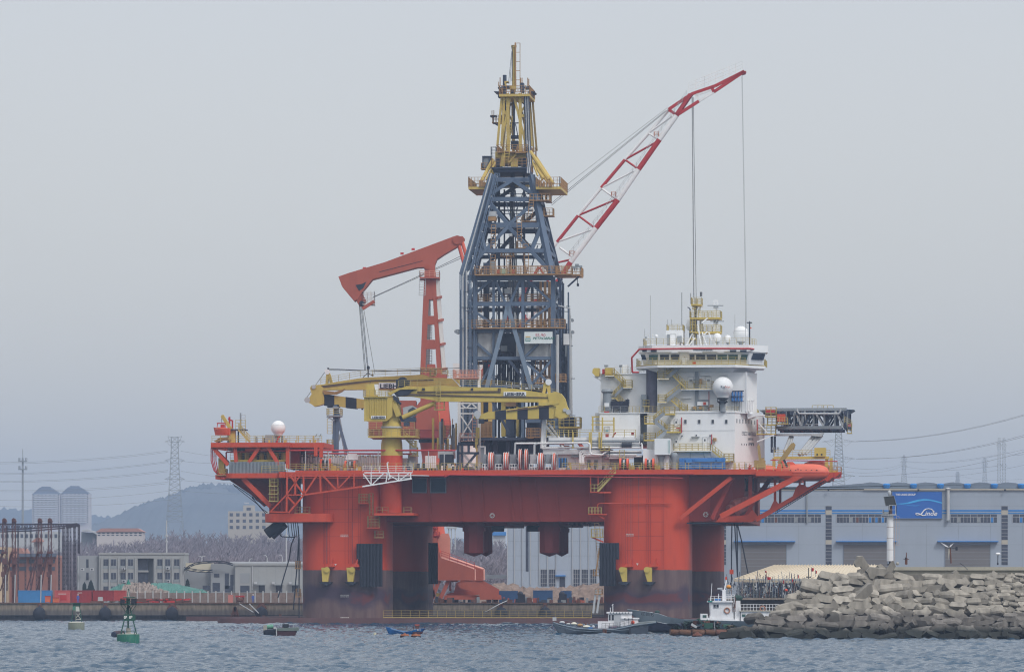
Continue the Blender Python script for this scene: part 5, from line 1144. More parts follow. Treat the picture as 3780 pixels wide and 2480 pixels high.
mb_.part('vent_cabinet',MB().pbox(2366,1456,2386,1474,5.4,1.5).pbox(2368,1474,2380,1520,5.6,1),M_grey)
cage(mb_,2374,1476,2396,1498,5.2,1.4,M_yrail,step=.7)
for a,b in ((2211,2232),(2322,2360),(2380,2440)): mb_.part('railing',MB().rail([P(a,1524,3.9),P(b,1524,3.9)],1.15,.07,.7),M_yrail)
mb_.part('railing',MB().rail([P(2232,1524,3.9),P(2380,1524,3.9)],1.15,.05,1.4),M_lgrey)
mb_.part('vent_box',MB().pbox(2196,1524,2212,1534,5,2).pbox(2198,1534,2212,1590,5.2,1.5),M_lgrey)
for px in (2188,2224,2266):
 mb_.part('yellow_frame',MB().bar(P(px,1540,2.6),P(px,1592,2.6),.26),M_yel)
mb_.part('yellow_frame',MB().bar(P(2184,1538,2.6),P(2212,1538,2.6),.22).bar(P(2184,1553,2.6),P(2266,1553,2.6),.12).bar(P(2182,1567,2.6),P(2266,1567,2.6),.16),M_yel)
door(mb_,2232,1576,2250,1598,4,glass=False);mb_.part('sign',MB().pbox(2236,1586,2246,1592,3.8,.05),mat('pale_blue_sign',(.25,.5,.6)))
mb_.part('fire_cabinet',MB().pbox(2235,1601,2246,1614,2.2,.6),M_redpipe);mb_.part('fire_monitor',MB().path([P(2262,1614,1.8),P(2268,1600,1.8),P(2274,1598,1.8)],.15).path([P(2335,1596,1.8),P(2335,1606,1.8)],.25),M_redpipe)
mb_.part('silencer',MB().tube(P(2345,1615,5),P(2376,1618,5),.75,12),M_grey,smooth=True)
# pipe rack deck in front (x 2030-2380, y 1595-1700)
pr_ = Thing('pipe_rack','yellow railed pipe rack deck carrying white and grey pipes at mid rig','pipe rack',(P(2200,1735,2).x,4,27))
pr_.part('upper_walkway',MB().pbox(2025,1613,2345,1624,1.5,6),M_whitep)
pr_.part('railing',MB().rail([P(2018,1613,1.4),P(2346,1613,1.4)],1.3,.10,1.9),M_yrail)
pr_.part('railing',MB().rail([P(2016,1613,7),P(2130,1613,7)],1.3,.09,.8),M_yrail)
for px in (2115,2176,2212,2220,2182): pr_.part('post',MB().bar(P(px,1594,1.2),P(px,1655,1.2),.24),M_yel)
for k,(y,r,a,b,m) in enumerate(((1628,.16,2022,2360,M_grey),(1635,.22,2180,2362,M_whitep),(1642,.3,2180,2362,M_lgrey),(1651,.16,2060,2368,M_whitep),(1666,.14,2216,2368,M_whitep),(1671,.14,2216,2368,M_grey),(1678,.13,2160,2350,M_whitep),(1684,.13,2240,2370,M_whitep),(1690,.16,2248,2340,M_whitep))):
 pr_.part('pipe',MB().tube(P(a,y,1.5+.2*(k%3)),P(b,y,1.5+.2*(k%3)),r,8),m,smooth=True)
pr_.part('pipe',MB().path([P(2366,1636,1.2),P(2370,1640,1.2),P(2370,1660,1.2)],.16,8),M_whitep)
pr_.part('pipe_sleeve',MB().tube(P(2295,1642,1.4),P(2332,1642,1.4),.42,10),M_dark,smooth=True);pr_.part('pipe_tray',MB().pbox(2216,1648,2366,1652,2.6,2),M_grey)
pr_.part('back_wall',MB().pbox(2130,1655,2250,1735,4,8),M_white);pr_.part('back_wall',MB().pbox(2226,1690,2300,1735,4.6,8),M_lgrey);pr_.part('roof_plate',MB().pbox(2232,1686,2282,1691,2.4,3),M_white)
pr_.part('long_white_tank',MB().pbox(2004,1658,2220,1676,2.2,6),M_white);pr_.part('front_wall',MB().pbox(2034,1676,2222,1738,3.2,5),M_white)
for k,(a,y) in enumerate(((2140,1664),(2144,1670),(2150,1676),(2154,1682))): pr_.part('bent_pipe',MB().path([P(2220,y,1.6),P(a+6,y,1.6),P(a,y+6,1.6),P(a,1712,1.6)],.13,7),M_whitep,smooth=True)
pr_.part('bent_pipe',MB().path([P(1902,1636,.8),P(2170,1634,.8),P(2178,1640,.8),P(2178,1668,.8),P(2184,1676,.8),P(2222,1678,.8),P(2246,1662,.8)],.16,8),M_whitep,smooth=True)
pr_.part('bent_pipe',MB().path([P(1902,1634,.6),P(1900,1680,.6),P(1904,1692,.6),P(1914,1696,.6)],.18,8).path([P(1985,1636,.6),P(1973,1640,.6),P(1972,1680,.6),P(1962,1690,.6)],.2,8),M_lgrey,smooth=True)
for q in ((2168,1698,2180,1724),(2194,1698,2206,1724)): win(pr_,*q,3.2,M_grey)
for a,b in ((2212,2226),(2236,2250)): pass
pr_.part('lamp_shelf',MB().pbox(2108,1684,2136,1687,2.4,.8).bar(P(2122,1687,2.4),P(2124,1712,2.4),.1),M_grey)
for k,px in enumerate((2100,2184)): pr_.part('barrel',MB().tube(P(px,1718,1.4),P(px,1706,1.4),.32,10),M_orail,smooth=True)
pr_.part('red_duct',MB().tube(P(2066,1634,2),P(2082,1634,2),.45,10).tube(P(2137,1634,2),P(2152,1655,2),.34,10).tube(P(2082,1650,3),P(2102,1650,3),.35,10).pbox(2134,1626,2148,1636,1.6,.8),mat('faded_red_duct',(.52,.09,.05),.6,.15),smooth=True)
cage(pr_,2216,1646,2248,1660,.6,1.4,M_yrail,step=.7);pr_.part('ladder',MB().ladder(P(2296,1660,1.2),P(2296,1700,1.2),.9,.09),M_yrail)
cage(pr_,2232,1664,2250,1686,0.8,1.0,M_blued,floor=False,step=.8)
for q,m in (((2290,1690,2300,1714),M_white),((2340,1680,2372,1735),M_dark)): pr_.part('recess',MB().pbox(*q,3.6,1),m)
# ================================================================ helideck
hd = Thing('helideck','dark grey octagonal helideck on a lattice truss jutting out right of the white block','helideck',(P(2950,1600,16).x,22,P(2950,1600,16).z))
ha,hb_ = P(2796,1505,12).x,P(3151,1505,22).x
zh = P(2980,1508,12).z
cxh = (ha+hb_)/2+.0;rh = (hb_-ha)/2/ math.cos(PI/8)*1.0
oc = [(cxh+rh*math.cos(PI/8+PI/4*i),24+rh*math.sin(PI/8+PI/4*i)) for i in range(8)]
hd.part('landing_deck',MB().prismz([(cxh+(x-cxh)*.93,24+(y-24)*.93) for x,y in oc],zh-.55,zh-.02),M_blued)
hd.part('landing_surface',MB().prismz([(cxh+(x-cxh)*.955,24+(y-24)*.955) for x,y in oc],zh,zh+.10),mat('deck_green_grey',(.12,.15,.14),.8,.1))
hd.part('safety_net',MB().prismz([(cxh+(x-cxh)*.94,24+(y-24)*.94) for x,y in oc],zh-.30,zh+.12,top=[(cxh+(x-cxh)*1.02,24+(y-24)*1.02) for x,y in oc]),M_grey)
for px in (3019,3055): p = P(px,1495,15);hd.part('deck_fitting',MB().rail([(p.x-1,15,zh+.1),(p.x+1,15,zh+.1)],.6,.1,1,1),M_yrail)
zc0,zc1 = P(0,1527,14).z,P(0,1592,14).z
for v in (10,19,28):
 s = v
 hd.part('truss_chord',MB().bar((P(2868,1530,14).x,v,zc0),(P(3128,1530,14).x,v,zc0),.5),M_grey if v == 10 else M_blued)
 hd.part('truss_chord',MB().bar((P(2866,1590,14).x,v,zc1),(P(3110,1590,14).x,v,zc1),.55),M_grey if v == 10 else M_blued)
 xs_ = [2905,2935,2965,3006,3046,3084,3118,3130]
 for i,px in enumerate(xs_):
  x = P(px,1560,14).x;hd.part('truss_post',MB().bar((x,v,zc0),(x,v,zc1),.32),M_grey if v == 10 else M_blued)
  if i < 7:
   x2 = P(xs_[i+1],1560,14).x
   hd.part('truss_diagonal',MB().bar((x,v,zc0 if i%2 else zc1),(x2,v,zc1 if i%2 else zc0),.34),M_lgrey if v == 10 and i%2 else M_blued)
for i,px in enumerate(range(2880,3130,22)): x = P(px,1530,14).x;hd.part('cross_beam',MB().bar((x,8,zh-.9),(x,32,zh-.9),.3,.5),M_blued)
for i,px in enumerate(range(2880,3130,36)): x = P(px,1590,14).x;hd.part('cross_beam',MB().bar((x,10,zc1),(x,28,zc1),.35),M_blued)
rr = random.Random(8)
for i in range(20): x = P(2875+rr.random()*110,1530,14).x;v=11+rr.random()*16;hd.part('service_pipe',MB().bar((x,v,zc0),(x+rr.random()-.5,v,zc1),.22),M_blued if i%3 else M_lgrey)
for y in (1566,1575,1582): hd.part('service_pipe',MB().tube(P(2866,y,13),P(3020,y,13),.12,6),M_lgrey if y == 1566 else M_blued)
hd.part('drain_pipe',MB().path([P(2943,1508,8),P(2943,1518,8),P(2949,1526,8),P(3096,1527,8),P(3102,1520,8),P(3102,1509,8)],.17,8),M_lgrey,smooth=True)
hd.part('support_beam',MB().pbox(2858,1601,3036,1608,10,1).pprism([(2996,1601),(3042,1597),(3032,1611),(2996,1608)],9.6,1.6),M_lgrey)
for a,b,w in (((2918,1612),(2895,1668),.5),((2926,1612),(2908,1668),.4),((3004,1610),(2950,1678),.6),((3022,1610),(2962,1676),.55),((3034,1608),(2975,1676),.4)): hd.part('raking_strut',MB().tube(P(*a,11),P(*b,8),w*.6,8),M_lgrey,smooth=True)
for px in (2849,2860): hd.part('post',MB().bar(P(px,1610,10),P(px,1670,10),.4),M_blued)
hd.part('railing',MB().rail([P(3118,1560,9),P(3145,1576,9)],1.1,.08,1),M_yrail);cage(hd,3128,1562,3143,1597,9,1.4,M_yrail,step=.6);hd.part('fire_cabinet',MB().pbox(3131,1566,3140,1574,8.6,1),mat('faded_red_duct2',(.45,.12,.12)))
for q in ((2826,1502,2864,1536),(2832,1534,2864,1566),(2794,1566,2862,1600)): cage(hd,*q,7,3,M_yrail,step=.8,fm=M_yel)
cage(hd,2868,1540,2906,1562,6.5,3,M_yrail);hd.part('fire_equipment',MB().pbox(2868,1528,2898,1556,7,2),M_red);hd.part('fire_equipment',MB().pbox(2826,1510,2860,1522,7,2),M_redpipe)
hd.part('bracket',MB().pprism([(2756,1526),(2824,1530),(2824,1534),(2790,1536),(2760,1546)],6.5,2),M_white)
hd.part('pipe',MB().path([P(2795,1548,6.4),P(2795,1588,6.4)],.1),M_redpipe)
hd.part('white_frame',MB().bar(P(2800,1560,6.6),P(2836,1600,6.6),.18).bar(P(2858,1604,6.6),P(2794,1630,6.6),.18),M_white)
for k in range(3): ab.part('white_duct',MB().path([P(2764+k*8,1520,VA+3),P(2762+k*8,1480,VA+3),P(2768+k*8,1476,VA+3)],.16,6),M_whitep)

# ================================================================ lifeboats, davits, small cranes at the right end
def lifeboat(px0,px1,pyt,pyb,v,label):
 a,b = P(px0,pyt,v),P(px1,pyb,v);Lx = (b.x-a.x)/2;c = Vector(((a.x+b.x)/2,v,(a.z+b.z)/2));H = (a.z-b.z)/2;W_ = H*.95
 t = Thing('lifeboat',label,'lifeboat',(c.x,v,b.z),group='orange lifeboats')
 def shell(lo,hi,sc=1.0):
  n,k = 26,14;s = MB();vs_ = []
  for i in range(n+1):
   u = -1+2*i/n;e = max(1-abs(u)**3.6,0)**.5
   for j in range(k+1):
    th_ = lo+(hi-lo)*j/k
    vs_.append((c.x+u*Lx*sc,c.y-math.cos(th_)*W_*e*sc,c.z+math.sin(th_)*H*e*sc*(1 if th_ > 0 else .95)))
  fs_ = [(i*(k+1)+j,(i+1)*(k+1)+j,(i+1)*(k+1)+j+1,i*(k+1)+j+1) for i in range(n) for j in range(k)]
  return s.add(vs_,fs_)
 t.part('canopy',shell(0.02,PI-.02),mat('lifeboat_canopy',(.66,.14,.08),.45,.05),smooth=True)
 t.part('hull',shell(-PI+.0,0.0),M_orange,smooth=True)
 rb_ = MB()
 for i in range(26):
  u0,u1 = -1+2*i/26,-1+2*(i+1)/26;f = lambda u: max(1-abs(u)**3.6,0)**.5
  rb_.bar((c.x+u0*Lx*.995,c.y-W_*f(u0)*1.01,c.z),(c.x+u1*Lx*.995,c.y-W_*f(u1)*1.01,c.z),.09)
 t.part('rubbing_strake',rb_,M_redpipe)
 ws = MB()
 for k in range(6): x = c.x-Lx*.5+k*Lx*.2;ws.box(x,x+.25,c.y-W_*.97,c.y-W_*.9,c.z+H*.22,c.z+H*.30)
 t.part('porthole',ws,M_dark,kind='stuff')
 return t,c
lb,lc_ = lifeboat(2868,3062,1712,1776,-1.2,'long enclosed orange lifeboat hanging at the right end of the rig, in front')
lb.part('conning_hatch',MB().pprism([(2906,1704),(2926,1704),(2940,1716),(2900,1718)],-1.8,1.4),M_orange);lb.part('hook_fitting',MB().pbox(2944,1728,2948,1744,-2.6,.3),M_redpipe)
lifeboat(2770,2870,1716,1766,4,'orange lifeboat half hidden by railings left of the long lifeboat')
lifeboat(2960,3064,1702,1752,16,'orange lifeboat stowed behind the long lifeboat under the yellow gantry')
dv_ = Thing('davit_crane','ochre davit crane with raised angled arm over the right lifeboat deck','davit crane',(P(2890,1738,-1).x,-1,27))
M_och = mat('ochre_crane_paint',(.36,.24,.08),.6,.15,.5,.3,(.15,.09,.04))
dv_.part('arm',MB().bar(P(2876,1712,-1.5),P(2928,1640,-1.5),.75,.8),M_och);dv_.part('foot',MB().pprism([(2872,1708),(2886,1700),(2892,1722),(2880,1724)],-2,1.4),M_och)
dv_.part('arm_head',MB().pprism([(2920,1640),(2928,1632),(2936,1640),(2930,1660),(2918,1652)],-1.8,1),M_och);dv_.part('cylinder',MB().bar(P(2894,1696,-2),P(2908,1728,-2),.35),M_dark);dv_.part('base_frame',MB().pprism([(2864,1738),(2872,1712),(2882,1712),(2890,1738)],-2.1,1).pprism([(2884,1700),(2890,1700),(2908,1738),(2896,1738)],-2.2,.8),M_orange)
d2 = Thing('deck_crane','small ochre deck crane with an upright boom beside the white block','deck crane',(P(2805,1738,-1).x,-1,27))
d2.part('boom',MB().bar(P(2806,1700,-1),P(2800,1645,-1),.45,.5),M_och);d2.part('body',MB().pbox(2784,1698,2824,1726,-1.6,1.8).pbox(2808,1690,2820,1700,-1.4,1.2).pbox(2790,1726,2818,1740,-1.4,1.4),M_och)
d2.part('tip',MB().bar(P(2800,1646,-1),P(2801,1638,-1),.2),M_och)
gy = Thing('lifeboat_gantry','yellow gantry frame with cabinet over the lifeboats at far right','gantry',(P(2960,1738,6).x,8,27))
gy.part('beam',MB().pbox(2856,1684,3060,1694,4,1).pbox(2856,1684,3060,1694,14,1),M_yel);gy.part('railing',MB().rail([P(2858,1684,4),P(3064,1684,4)],1.1,.08,1.6),M_yrail)
gy.part('cabinet',MB().pbox(3006,1652,3048,1684,3.6,3),M_yel);gy.part('window',MB().pbox(3014,1674,3019,1680,3.55,.1).pbox(3030,1674,3036,1680,3.55,.1),M_dark)
for a in (2857,3052,3068): gy.part('post',MB().bar(P(a,1690,4.5),P(a,1745,4.5),.55),M_yel)
gy.part('pipe',MB().path([P(2844,1698,3.5),P(3092,1702,3.5)],.09),M_redpipe);gy.part('lower_frame',MB().pbox(3046,1736,3092,1744,3,2),M_yel);cage(gy,3056,1722,3104,1743,3,4,M_orail,step=.7)
for px in (2855,2872): gy.part('floodlight',MB().pbox(px-5,1650,px+4,1658,5,.5).bar(P(px,1655,5.2),P(px,1684,5.2),.12),M_grey)
# left end: rescue boat on its davit, masts, deck gear
rbt = Thing('rescue_boat','small orange rescue boat with cabin hanging from a davit at the left end','rescue boat',(P(817,1610,0).x,0,P(817,1610,0).z))
a,b = P(788,1590,0),P(848,1590,0)
def hull(x0,x1,ztop,zbot,w,y,n=14,sheer=.3,bow=True,flip=False,stern_w=.8,rake=.18):
 """open-topped boat hull: closed shell with deck; bow towards +x (or -x when flip)"""
 s = MB();Lh = x1-x0;rows = []
 for i in range(n+1):
  u = i/n;e = (1-u**2.6)**.75 if bow else 1;e = max(e*(stern_w+(1-stern_w)*min(u*3,1)),.03)
  xx = lambda k: (x1-Lh*u*(1-0)) if flip else x0+Lh*u
  zt = ztop+sheer*(2*u-.75)**2*1.2
  rows.append((u,e,zt))
 vs_ = []
 K = [(-1,1.0,1.0),(-.86,.45,.93),(-.55,.0,.72),(0,-.0,.0),(.55,.0,.72),(.86,.45,.93),(1,1,1)]
 for u,e,zt in rows:
  for k,(wy,zz,q) in enumerate(K):
   z = zbot+(zt-zbot)*zz;sh = rake*Lh*(u**3)*(zz-1)*.6
   x = x0+Lh*u+sh
   if flip: x = x1-(x-x0)
   vs_.append((x,y+wy*w/2*e,z))
 m_ = len(K)
 fs_ = [(i*m_+j,i*m_+j+1,(i+1)*m_+j+1,(i+1)*m_+j) for i in range(n) for j in range(m_-1)]
 fs_ += [(i*m_, (i+1)*m_, (i+1)*m_+m_-1, i*m_+m_-1) for i in range(n)]      # deck
 fs_ += [tuple(range(m_-1,-1,-1))]
 if flip: fs_ = [f[::-1] for f in fs_]
 return s.add(vs_,fs_)
rbt.part('hull',hull(a.x,b.x,P(0,1585,0).z,P(0,1609,0).z,2.4,0,sheer=.15,flip=True),M_orange,smooth=True)
rbt.part('canopy',MB().pprism([(794,1584),(806,1576),(834,1578),(842,1585)],-.8,1.6),mat('faded_orange',(.62,.20,.13),.5),smooth=False)
rbt.part('cabin_frame',MB().bar(P(803,1562,0),P(801,1580,0),.12).bar(P(831,1562,0),P(832,1580,0),.12).bar(P(801,1562,0),P(833,1562,0),.2).pbox(814,1566,826,1578,-.5,1),M_redpipe)
dvt = Thing('davit_crane','yellow davit arm leaning left above the rescue boat at the left end','davit crane',(P(855,1633,3).x,3,P(855,1633,3).z))
dvt.part('arm',MB().bar(P(820,1534,2),P(856,1590,2),.55,.6),M_yel);dvt.part('post',MB().bar(P(858,1585,2),P(858,1633,2),1.1),M_yel);dvt.part('fall_rope',MB().path([P(818,1538,2),P(819,1562,1)],.06),M_cable)
dvt.part('arm_tip',MB().pbox(817,1531,824,1538,1.7,.6),M_yel);dvt.part('cradle',MB().pprism([(790,1628),(812,1614),(846,1612),(852,1622),(820,1624),(800,1633)],.5,2),M_och)
dvt.part('red_post',MB().bar(P(847,1538,3),P(847,1600,3),.3).bar(P(842,1545,3),P(856,1552,3),.25).bar(P(858,1550,3),P(858,1590,3),.25),M_redpipe)
lm_ = Thing('ladder_mast','slim grey mast with a ladder standing on the left end deck','mast',(P(888,1633,3).x,3,P(888,1633,3).z))
lm_.part('pole',MB().tube(P(888,1524,3),P(888,1580,3),.14,6),M_grey);lm_.part('ladder',MB().ladder(P(898,1531,3),P(898,1580,3),.7,.08),M_lgrey)
lm_.part('platform',MB().pbox(838,1583,905,1587,1,3),M_blued);lm_.part('railing',MB().rail([P(870,1583,1),P(906,1583,1)],1.6,.08,.9),M_yrail);lm_.part('stair',MB().stair(P(880,1586,1),P(920,1630,1),.9),M_yrail)
for k,px in enumerate((842,848,880)): lm_.part('post',MB().bar(P(px,1587,2),P(px,1633,2),.25),M_blued if k else M_lgrey)
rr = random.Random(21);M_pick = [M_yel,M_lgrey,M_grey,M_blued,M_yrail,M_red,M_white,M_dark,M_orail]
def clutter(th,x0,x1,ybase,v0,v1,n,hmax,wmax,pick,hmin=4,name='deck_equipment'):
 for i in range(n):
  px = x0+(x1-x0)*rr.random();h = hmin+(hmax-hmin)*rr.random();w_ = 3+(wmax-3)*rr.random();v = v0+(v1-v0)*rr.random();m = rr.choice(pick)
  q = MB().pbox(px,ybase-h,px+w_,ybase,v,RG.m(w_)) ;k = rr.random()
  if k < .35: c_ = P(px+w_/2,ybase,v);q = MB().tube(c_,(c_.x,c_.y,P(px,ybase-h,v).z),RG.m(w_)/2.4,8)
  elif k < .55: q.pbox(px+w_*.3,ybase-h*1.35,px+w_*.6,ybase-h,v,RG.m(w_)*.5)
  th.part(name,q,m)
dg = Thing('deck_machinery','small tanks, valves and lockers on the left end deck around the white dome','deck machinery',(P(980,1633,4).x,4,P(980,1633,4).z))
clutter(dg,925,1180,1633,1,9,26,26,10,[M_yel,M_lgrey,M_grey,M_blued,M_dark,M_yrail])
dg.part('locker',MB().pbox(978,1605,1012,1633,4,2),M_grey);dg.part('fire_monitor',MB().path([P(1022,1633,0),P(1026,1616,0),P(1034,1610,0)],.15),M_redpipe)
for px in (1165,1180): dg.part('lamp_post',MB().path([P(px,1612,1),P(px+3,1604,1),P(px+6,1602,1)],.1),M_grey)
# ================================================================ burner boom along the port side of the deck
bb = Thing('burner_boom','tapering red and white lattice boom folded along the deck edge above the left column','burner boom',(P(1300,1760,-3).x,-3,26))
def bbm(a,b,w,m,v=-3.2,n='brace'):
 w *= .7;bb.part(n,MB().bar(P(*a,v),P(*b,v),w),m)
for v in (-4.4,-2.6):
 bbm((1056,1744),(1345,1744),.34,M_red,v,'chord');bbm((1345,1744),(1522,1744),.30,M_whitep,v,'chord')
 bbm((1122,1826),(1338,1795),.40,M_red,v,'chord');bbm((1338,1795),(1520,1766),.34,M_whitep,v,'chord')
 for a,b in (((1060,1746),(1058,1890)),((1120,1746),(1122,1826)),((1122,1826),(1175,1746)),((1184,1746),(1240,1806)),((1245,1806),(1302,1746)),((1307,1746),(1307,1800)),((1066,1748),(1120,1822)),((1115,1746),(1060,1822)),
    ((1057,1826),(1122,1826)),((1120,1828),(1066,1892)),((1057,1826),(1000,1886)),((1058,1828),(1090,1862)),((995,1888),(1070,1890)),((1182,1746),(1184,1818)),((1245,1746),(1248,1806)),((1090,1746),(1090,1825))): bbm(a,b,.30 if a[0]%2 else .42,M_red,v)
 for a,b in (((1370,1746),(1370,1790)),((1372,1790),(1416,1746)),((1340,1746),(1370,1788)),((1425,1746),(1470,1772)),((1475,1772),(1510,1746)),((1516,1746),(1516,1766)),((1430,1746),(1425,1778)),((1472,1746),(1472,1772))): bbm(a,b,.24,M_whitep,v)
for y in (1753,1758,1764): bb.part('pipe',MB().tube(P(1060,y,-3.5),P(1340,y,-3.5),.08,6),M_red);bb.part('pipe',MB().tube(P(1340,y,-3.5),P(1520,y,-3.5),.07,6),M_whitep)
bb.part('railing',MB().rail([P(1340,1743,-4.4),P(1522,1743,-4.4)],1.1,.06,1.4),M_whitep);bb.part('white_gooseneck',MB().path([P(1432,1770,-4.5),P(1440,1764,-4.5),P(1434,1742,-4.5),P(1430,1722,-4.5),P(1429,1708,-4.5),P(1434,1706,-4.5)],.1,6),M_whitep)
bb.part('grey_pipe',MB().tube(P(1516,1754,-3.6),P(1584,1756,-3.6),.12,6),M_lgrey);bb.part('red_block',MB().pbox(1364,1736,1374,1742,-4.4,.5),M_redpipe)
for px in (1012,1028,1040,1076): bb.part('lattice_post',MB().bar(P(px,1770,1),P(px,1888,1),.25),M_boxred)
# long red pipe above the deck
lp = Thing('fire_main','long thin red pipe on posts above the left half of the deck','pipe',(P(1300,1735,0).x,0,27))
lp.part('pipe',MB().tube(P(1052,1662,0),P(1682,1662,0),.15,8),M_redpipe);lp.part('pipe',MB().tube(P(1130,1673,4),P(1520,1675,4),.14,8),M_redpipe);lp.part('pipe',MB().path([P(835,1704,0),P(835,1670,0),P(840,1668,0),P(1060,1663,0)],.14,6),M_redpipe)
for px in (1070,1128,1212,1284,1396,1460,1582,1640): lp.part('post',MB().bar(P(px,1662,0),P(px,1735,0),.14),M_lgrey)
# tensioner tubes: a row of white cylinders with yellow and black heads
tr_ = Thing('white_tube_row','row of white upright tubes with yellow and black collars on the left deck','tube rack',(P(1260,1735,5).x,5,27))
px = 1107;i = 0
while px < 1404:
 w_ = 5.5+rr.random()*3;top = 1676+rr.random()*4
 t_ = tr_.part('white_tube',MB().tube(P(px,1736,5.5),P(px,top,5.5),RG.m(w_/2),8),M_whitep,smooth=True)
 tr_.part('collar',MB().tube(P(px,top+8,5.5),P(px,top+5,5.5),RG.m(w_/2)*1.15,8),[M_yel,M_black][i%2],under=t_,smooth=True)
 px += w_+1+rr.random()*3.5;i += 1
tr_.part('backing',MB().pbox(1105,1682,1404,1736,6.5,1),M_white)
tr_.part('white_box',MB().pprism([(1276,1684),(1284,1674),(1314,1674),(1322,1684),(1322,1697),(1276,1697)],2.5,2),M_white)
for k in range(4): tr_.part('slanting_rope',MB().tube(P(1106+k*36,1706,4.6),P(1136+k*44,1722,4.6),.1,5),M_cable)
# winches with orange drums on the deck edge
def winch(px0,px1,py0,py1,v,label):
 t = Thing('mooring_winch',label,'winch',(P((px0+px1)/2,1735,v).x,v,27),group='orange drum mooring winches')
 a,b = P(px0,py0,v),P(px1,py1,v);r = (a.z-b.z)/2;z = (a.z+b.z)/2;x0_,x1_ = a.x,b.x
 for x in (x0_,x1_-.35): t.part('drum_flange',MB().tube((x,v,z),(x+.35,v,z),r,20),M_orange,smooth=True)
 t.part('rope_drum',MB().tube((x0_+.36,v,z),(x1_-.36,v,z),r*.72,16),M_dark,smooth=True)
 t.part('drum_gap',MB().tube(((x0_+x1_)/2-.15,v,z),((x0_+x1_)/2+.15,v,z),r*.76,16),M_lgrey,smooth=True)
 t.part('frame',MB().box(x0_-.3,x0_-.05,v-r*.4,v+r*.4,27,z).box(x1_+.05,x1_+.3,v-r*.4,v+r*.4,27,z).box(x1_+.3,x1_+1.0,v-.4,v+.4,27,z-.4),M_yel)
 return t
for q in ((1183,1221,1692,1728,2,'leftmost orange flanged winch on the deck edge, before the white tubes'),(1273,1313,1700,1730,2,'orange flanged winch under the white box, right of the leftmost winch'),
  (2287,2321,1691,1731,-.4,'orange flanged winch on the deck edge, right of the yellow stair'),(2381,2416,1691,1731,-.4,'orange flanged winch in front of the white cabin')): winch(*q)
dk2 = Thing('deck_machinery','low lockers, valves and pipes along the deck edge in the left half of the rig','deck machinery',(P(1250,1735,1).x,1,27))
clutter(dk2,1070,1400,1735,0,3.5,30,11,12,[M_yel,M_grey,M_dark,M_orail,M_red,M_yrail,M_lgrey,M_craneR])
clutter(dk2,975,1060,1742,0,3,12,18,10,[M_yel,M_grey,M_yrail])
dk3 = Thing('deck_machinery','machinery, posts and lockers behind the yellow railing left of the hose reels','deck machinery',(P(1600,1735,1).x,1,27))
clutter(dk3,1490,1780,1735,1,7,60,26,16,[M_yel,M_grey,M_dark,M_blued,M_red,M_orail,M_lgrey,M_white])
dk3.part('white_cabinet',MB().pbox(1616,1665,1672,1690,7,4),M_white);dk3.part('dark_cabinet',MB().pbox(1622,1676,1668,1728,3,3),M_dark);dk3.part('white_cabinet',MB().pbox(1476,1690,1502,1735,3,4).pbox(1506,1672,1530,1735,5,5),M_lgrey)
for k in range(6): dk3.part('white_post',MB().tube(P(1572+k*7,1682,2),P(1572+k*7,1728,2),.16,6),M_whitep)
cage(dk3,1512,1650,1538,1680,4,2,M_yrail);cage(dk3,1618,1640,1660,1662,8,3,M_orail,step=.8);cage(dk3,1640,1570,1660,1612,10,2,M_orail,step=.7)
clutter(dk3,1590,1700,1660,10,20,24,120,9,[M_grey,M_orail,M_blued,M_yel],hmin=30,name='riser_post')
dk4 = Thing('deck_machinery','lockers and machinery along the deck edge in front of the white blocks','deck machinery',(P(2400,1735,1).x,0.5,27))
clutter(dk4,2275,2480,1735,-.6,2,40,20,12,[M_yel,M_orail,M_craneR,M_grey,M_dark,M_yrail]);clutter(dk4,2710,2840,1738,0,6,22,30,9,[M_white,M_redpipe,M_grey,M_yel,M_lgrey])
clutter(dk4,2080,2270,1735,0,2.5,18,16,10,[M_yel,M_grey,M_dark,M_orail,M_lgrey])
for px in (2440,2488): dk4.part('vent_hood',MB().lathe((P(px,1700,.2).x,.4,27),[(.5,0),(.55,.4),(.45,1.6),(.65,2.2),(.65,2.7),(.45,3.0)],10),M_grey,smooth=True)
# blue container
ctn = Thing('blue_container','blue corrugated workshop container with ribs on the deck before the white block','container',(P(2590,1738,.2).x,1.4,27))
ctn.part('body',MB().pbox(2507,1690,2676,1736,.2,2.5),M_contblue)
for k in range(28): ctn.part('rib',MB().pbox(2509+k*6,1693,2512+k*6,1733,.12,.1),M_contblue)
for q in ((2532,1694,2554,1707),(2564,1694,2640,1704),(2646,1694,2664,1704),(2516,1716,2552,1730),(2566,1718,2590,1728),(2596,1718,2614,1728),(2618,1718,2640,1728),(2644,1716,2668,1730)): ctn.part('bulge_panel',MB().pbox(*q,-.12,.24),M_contblue)
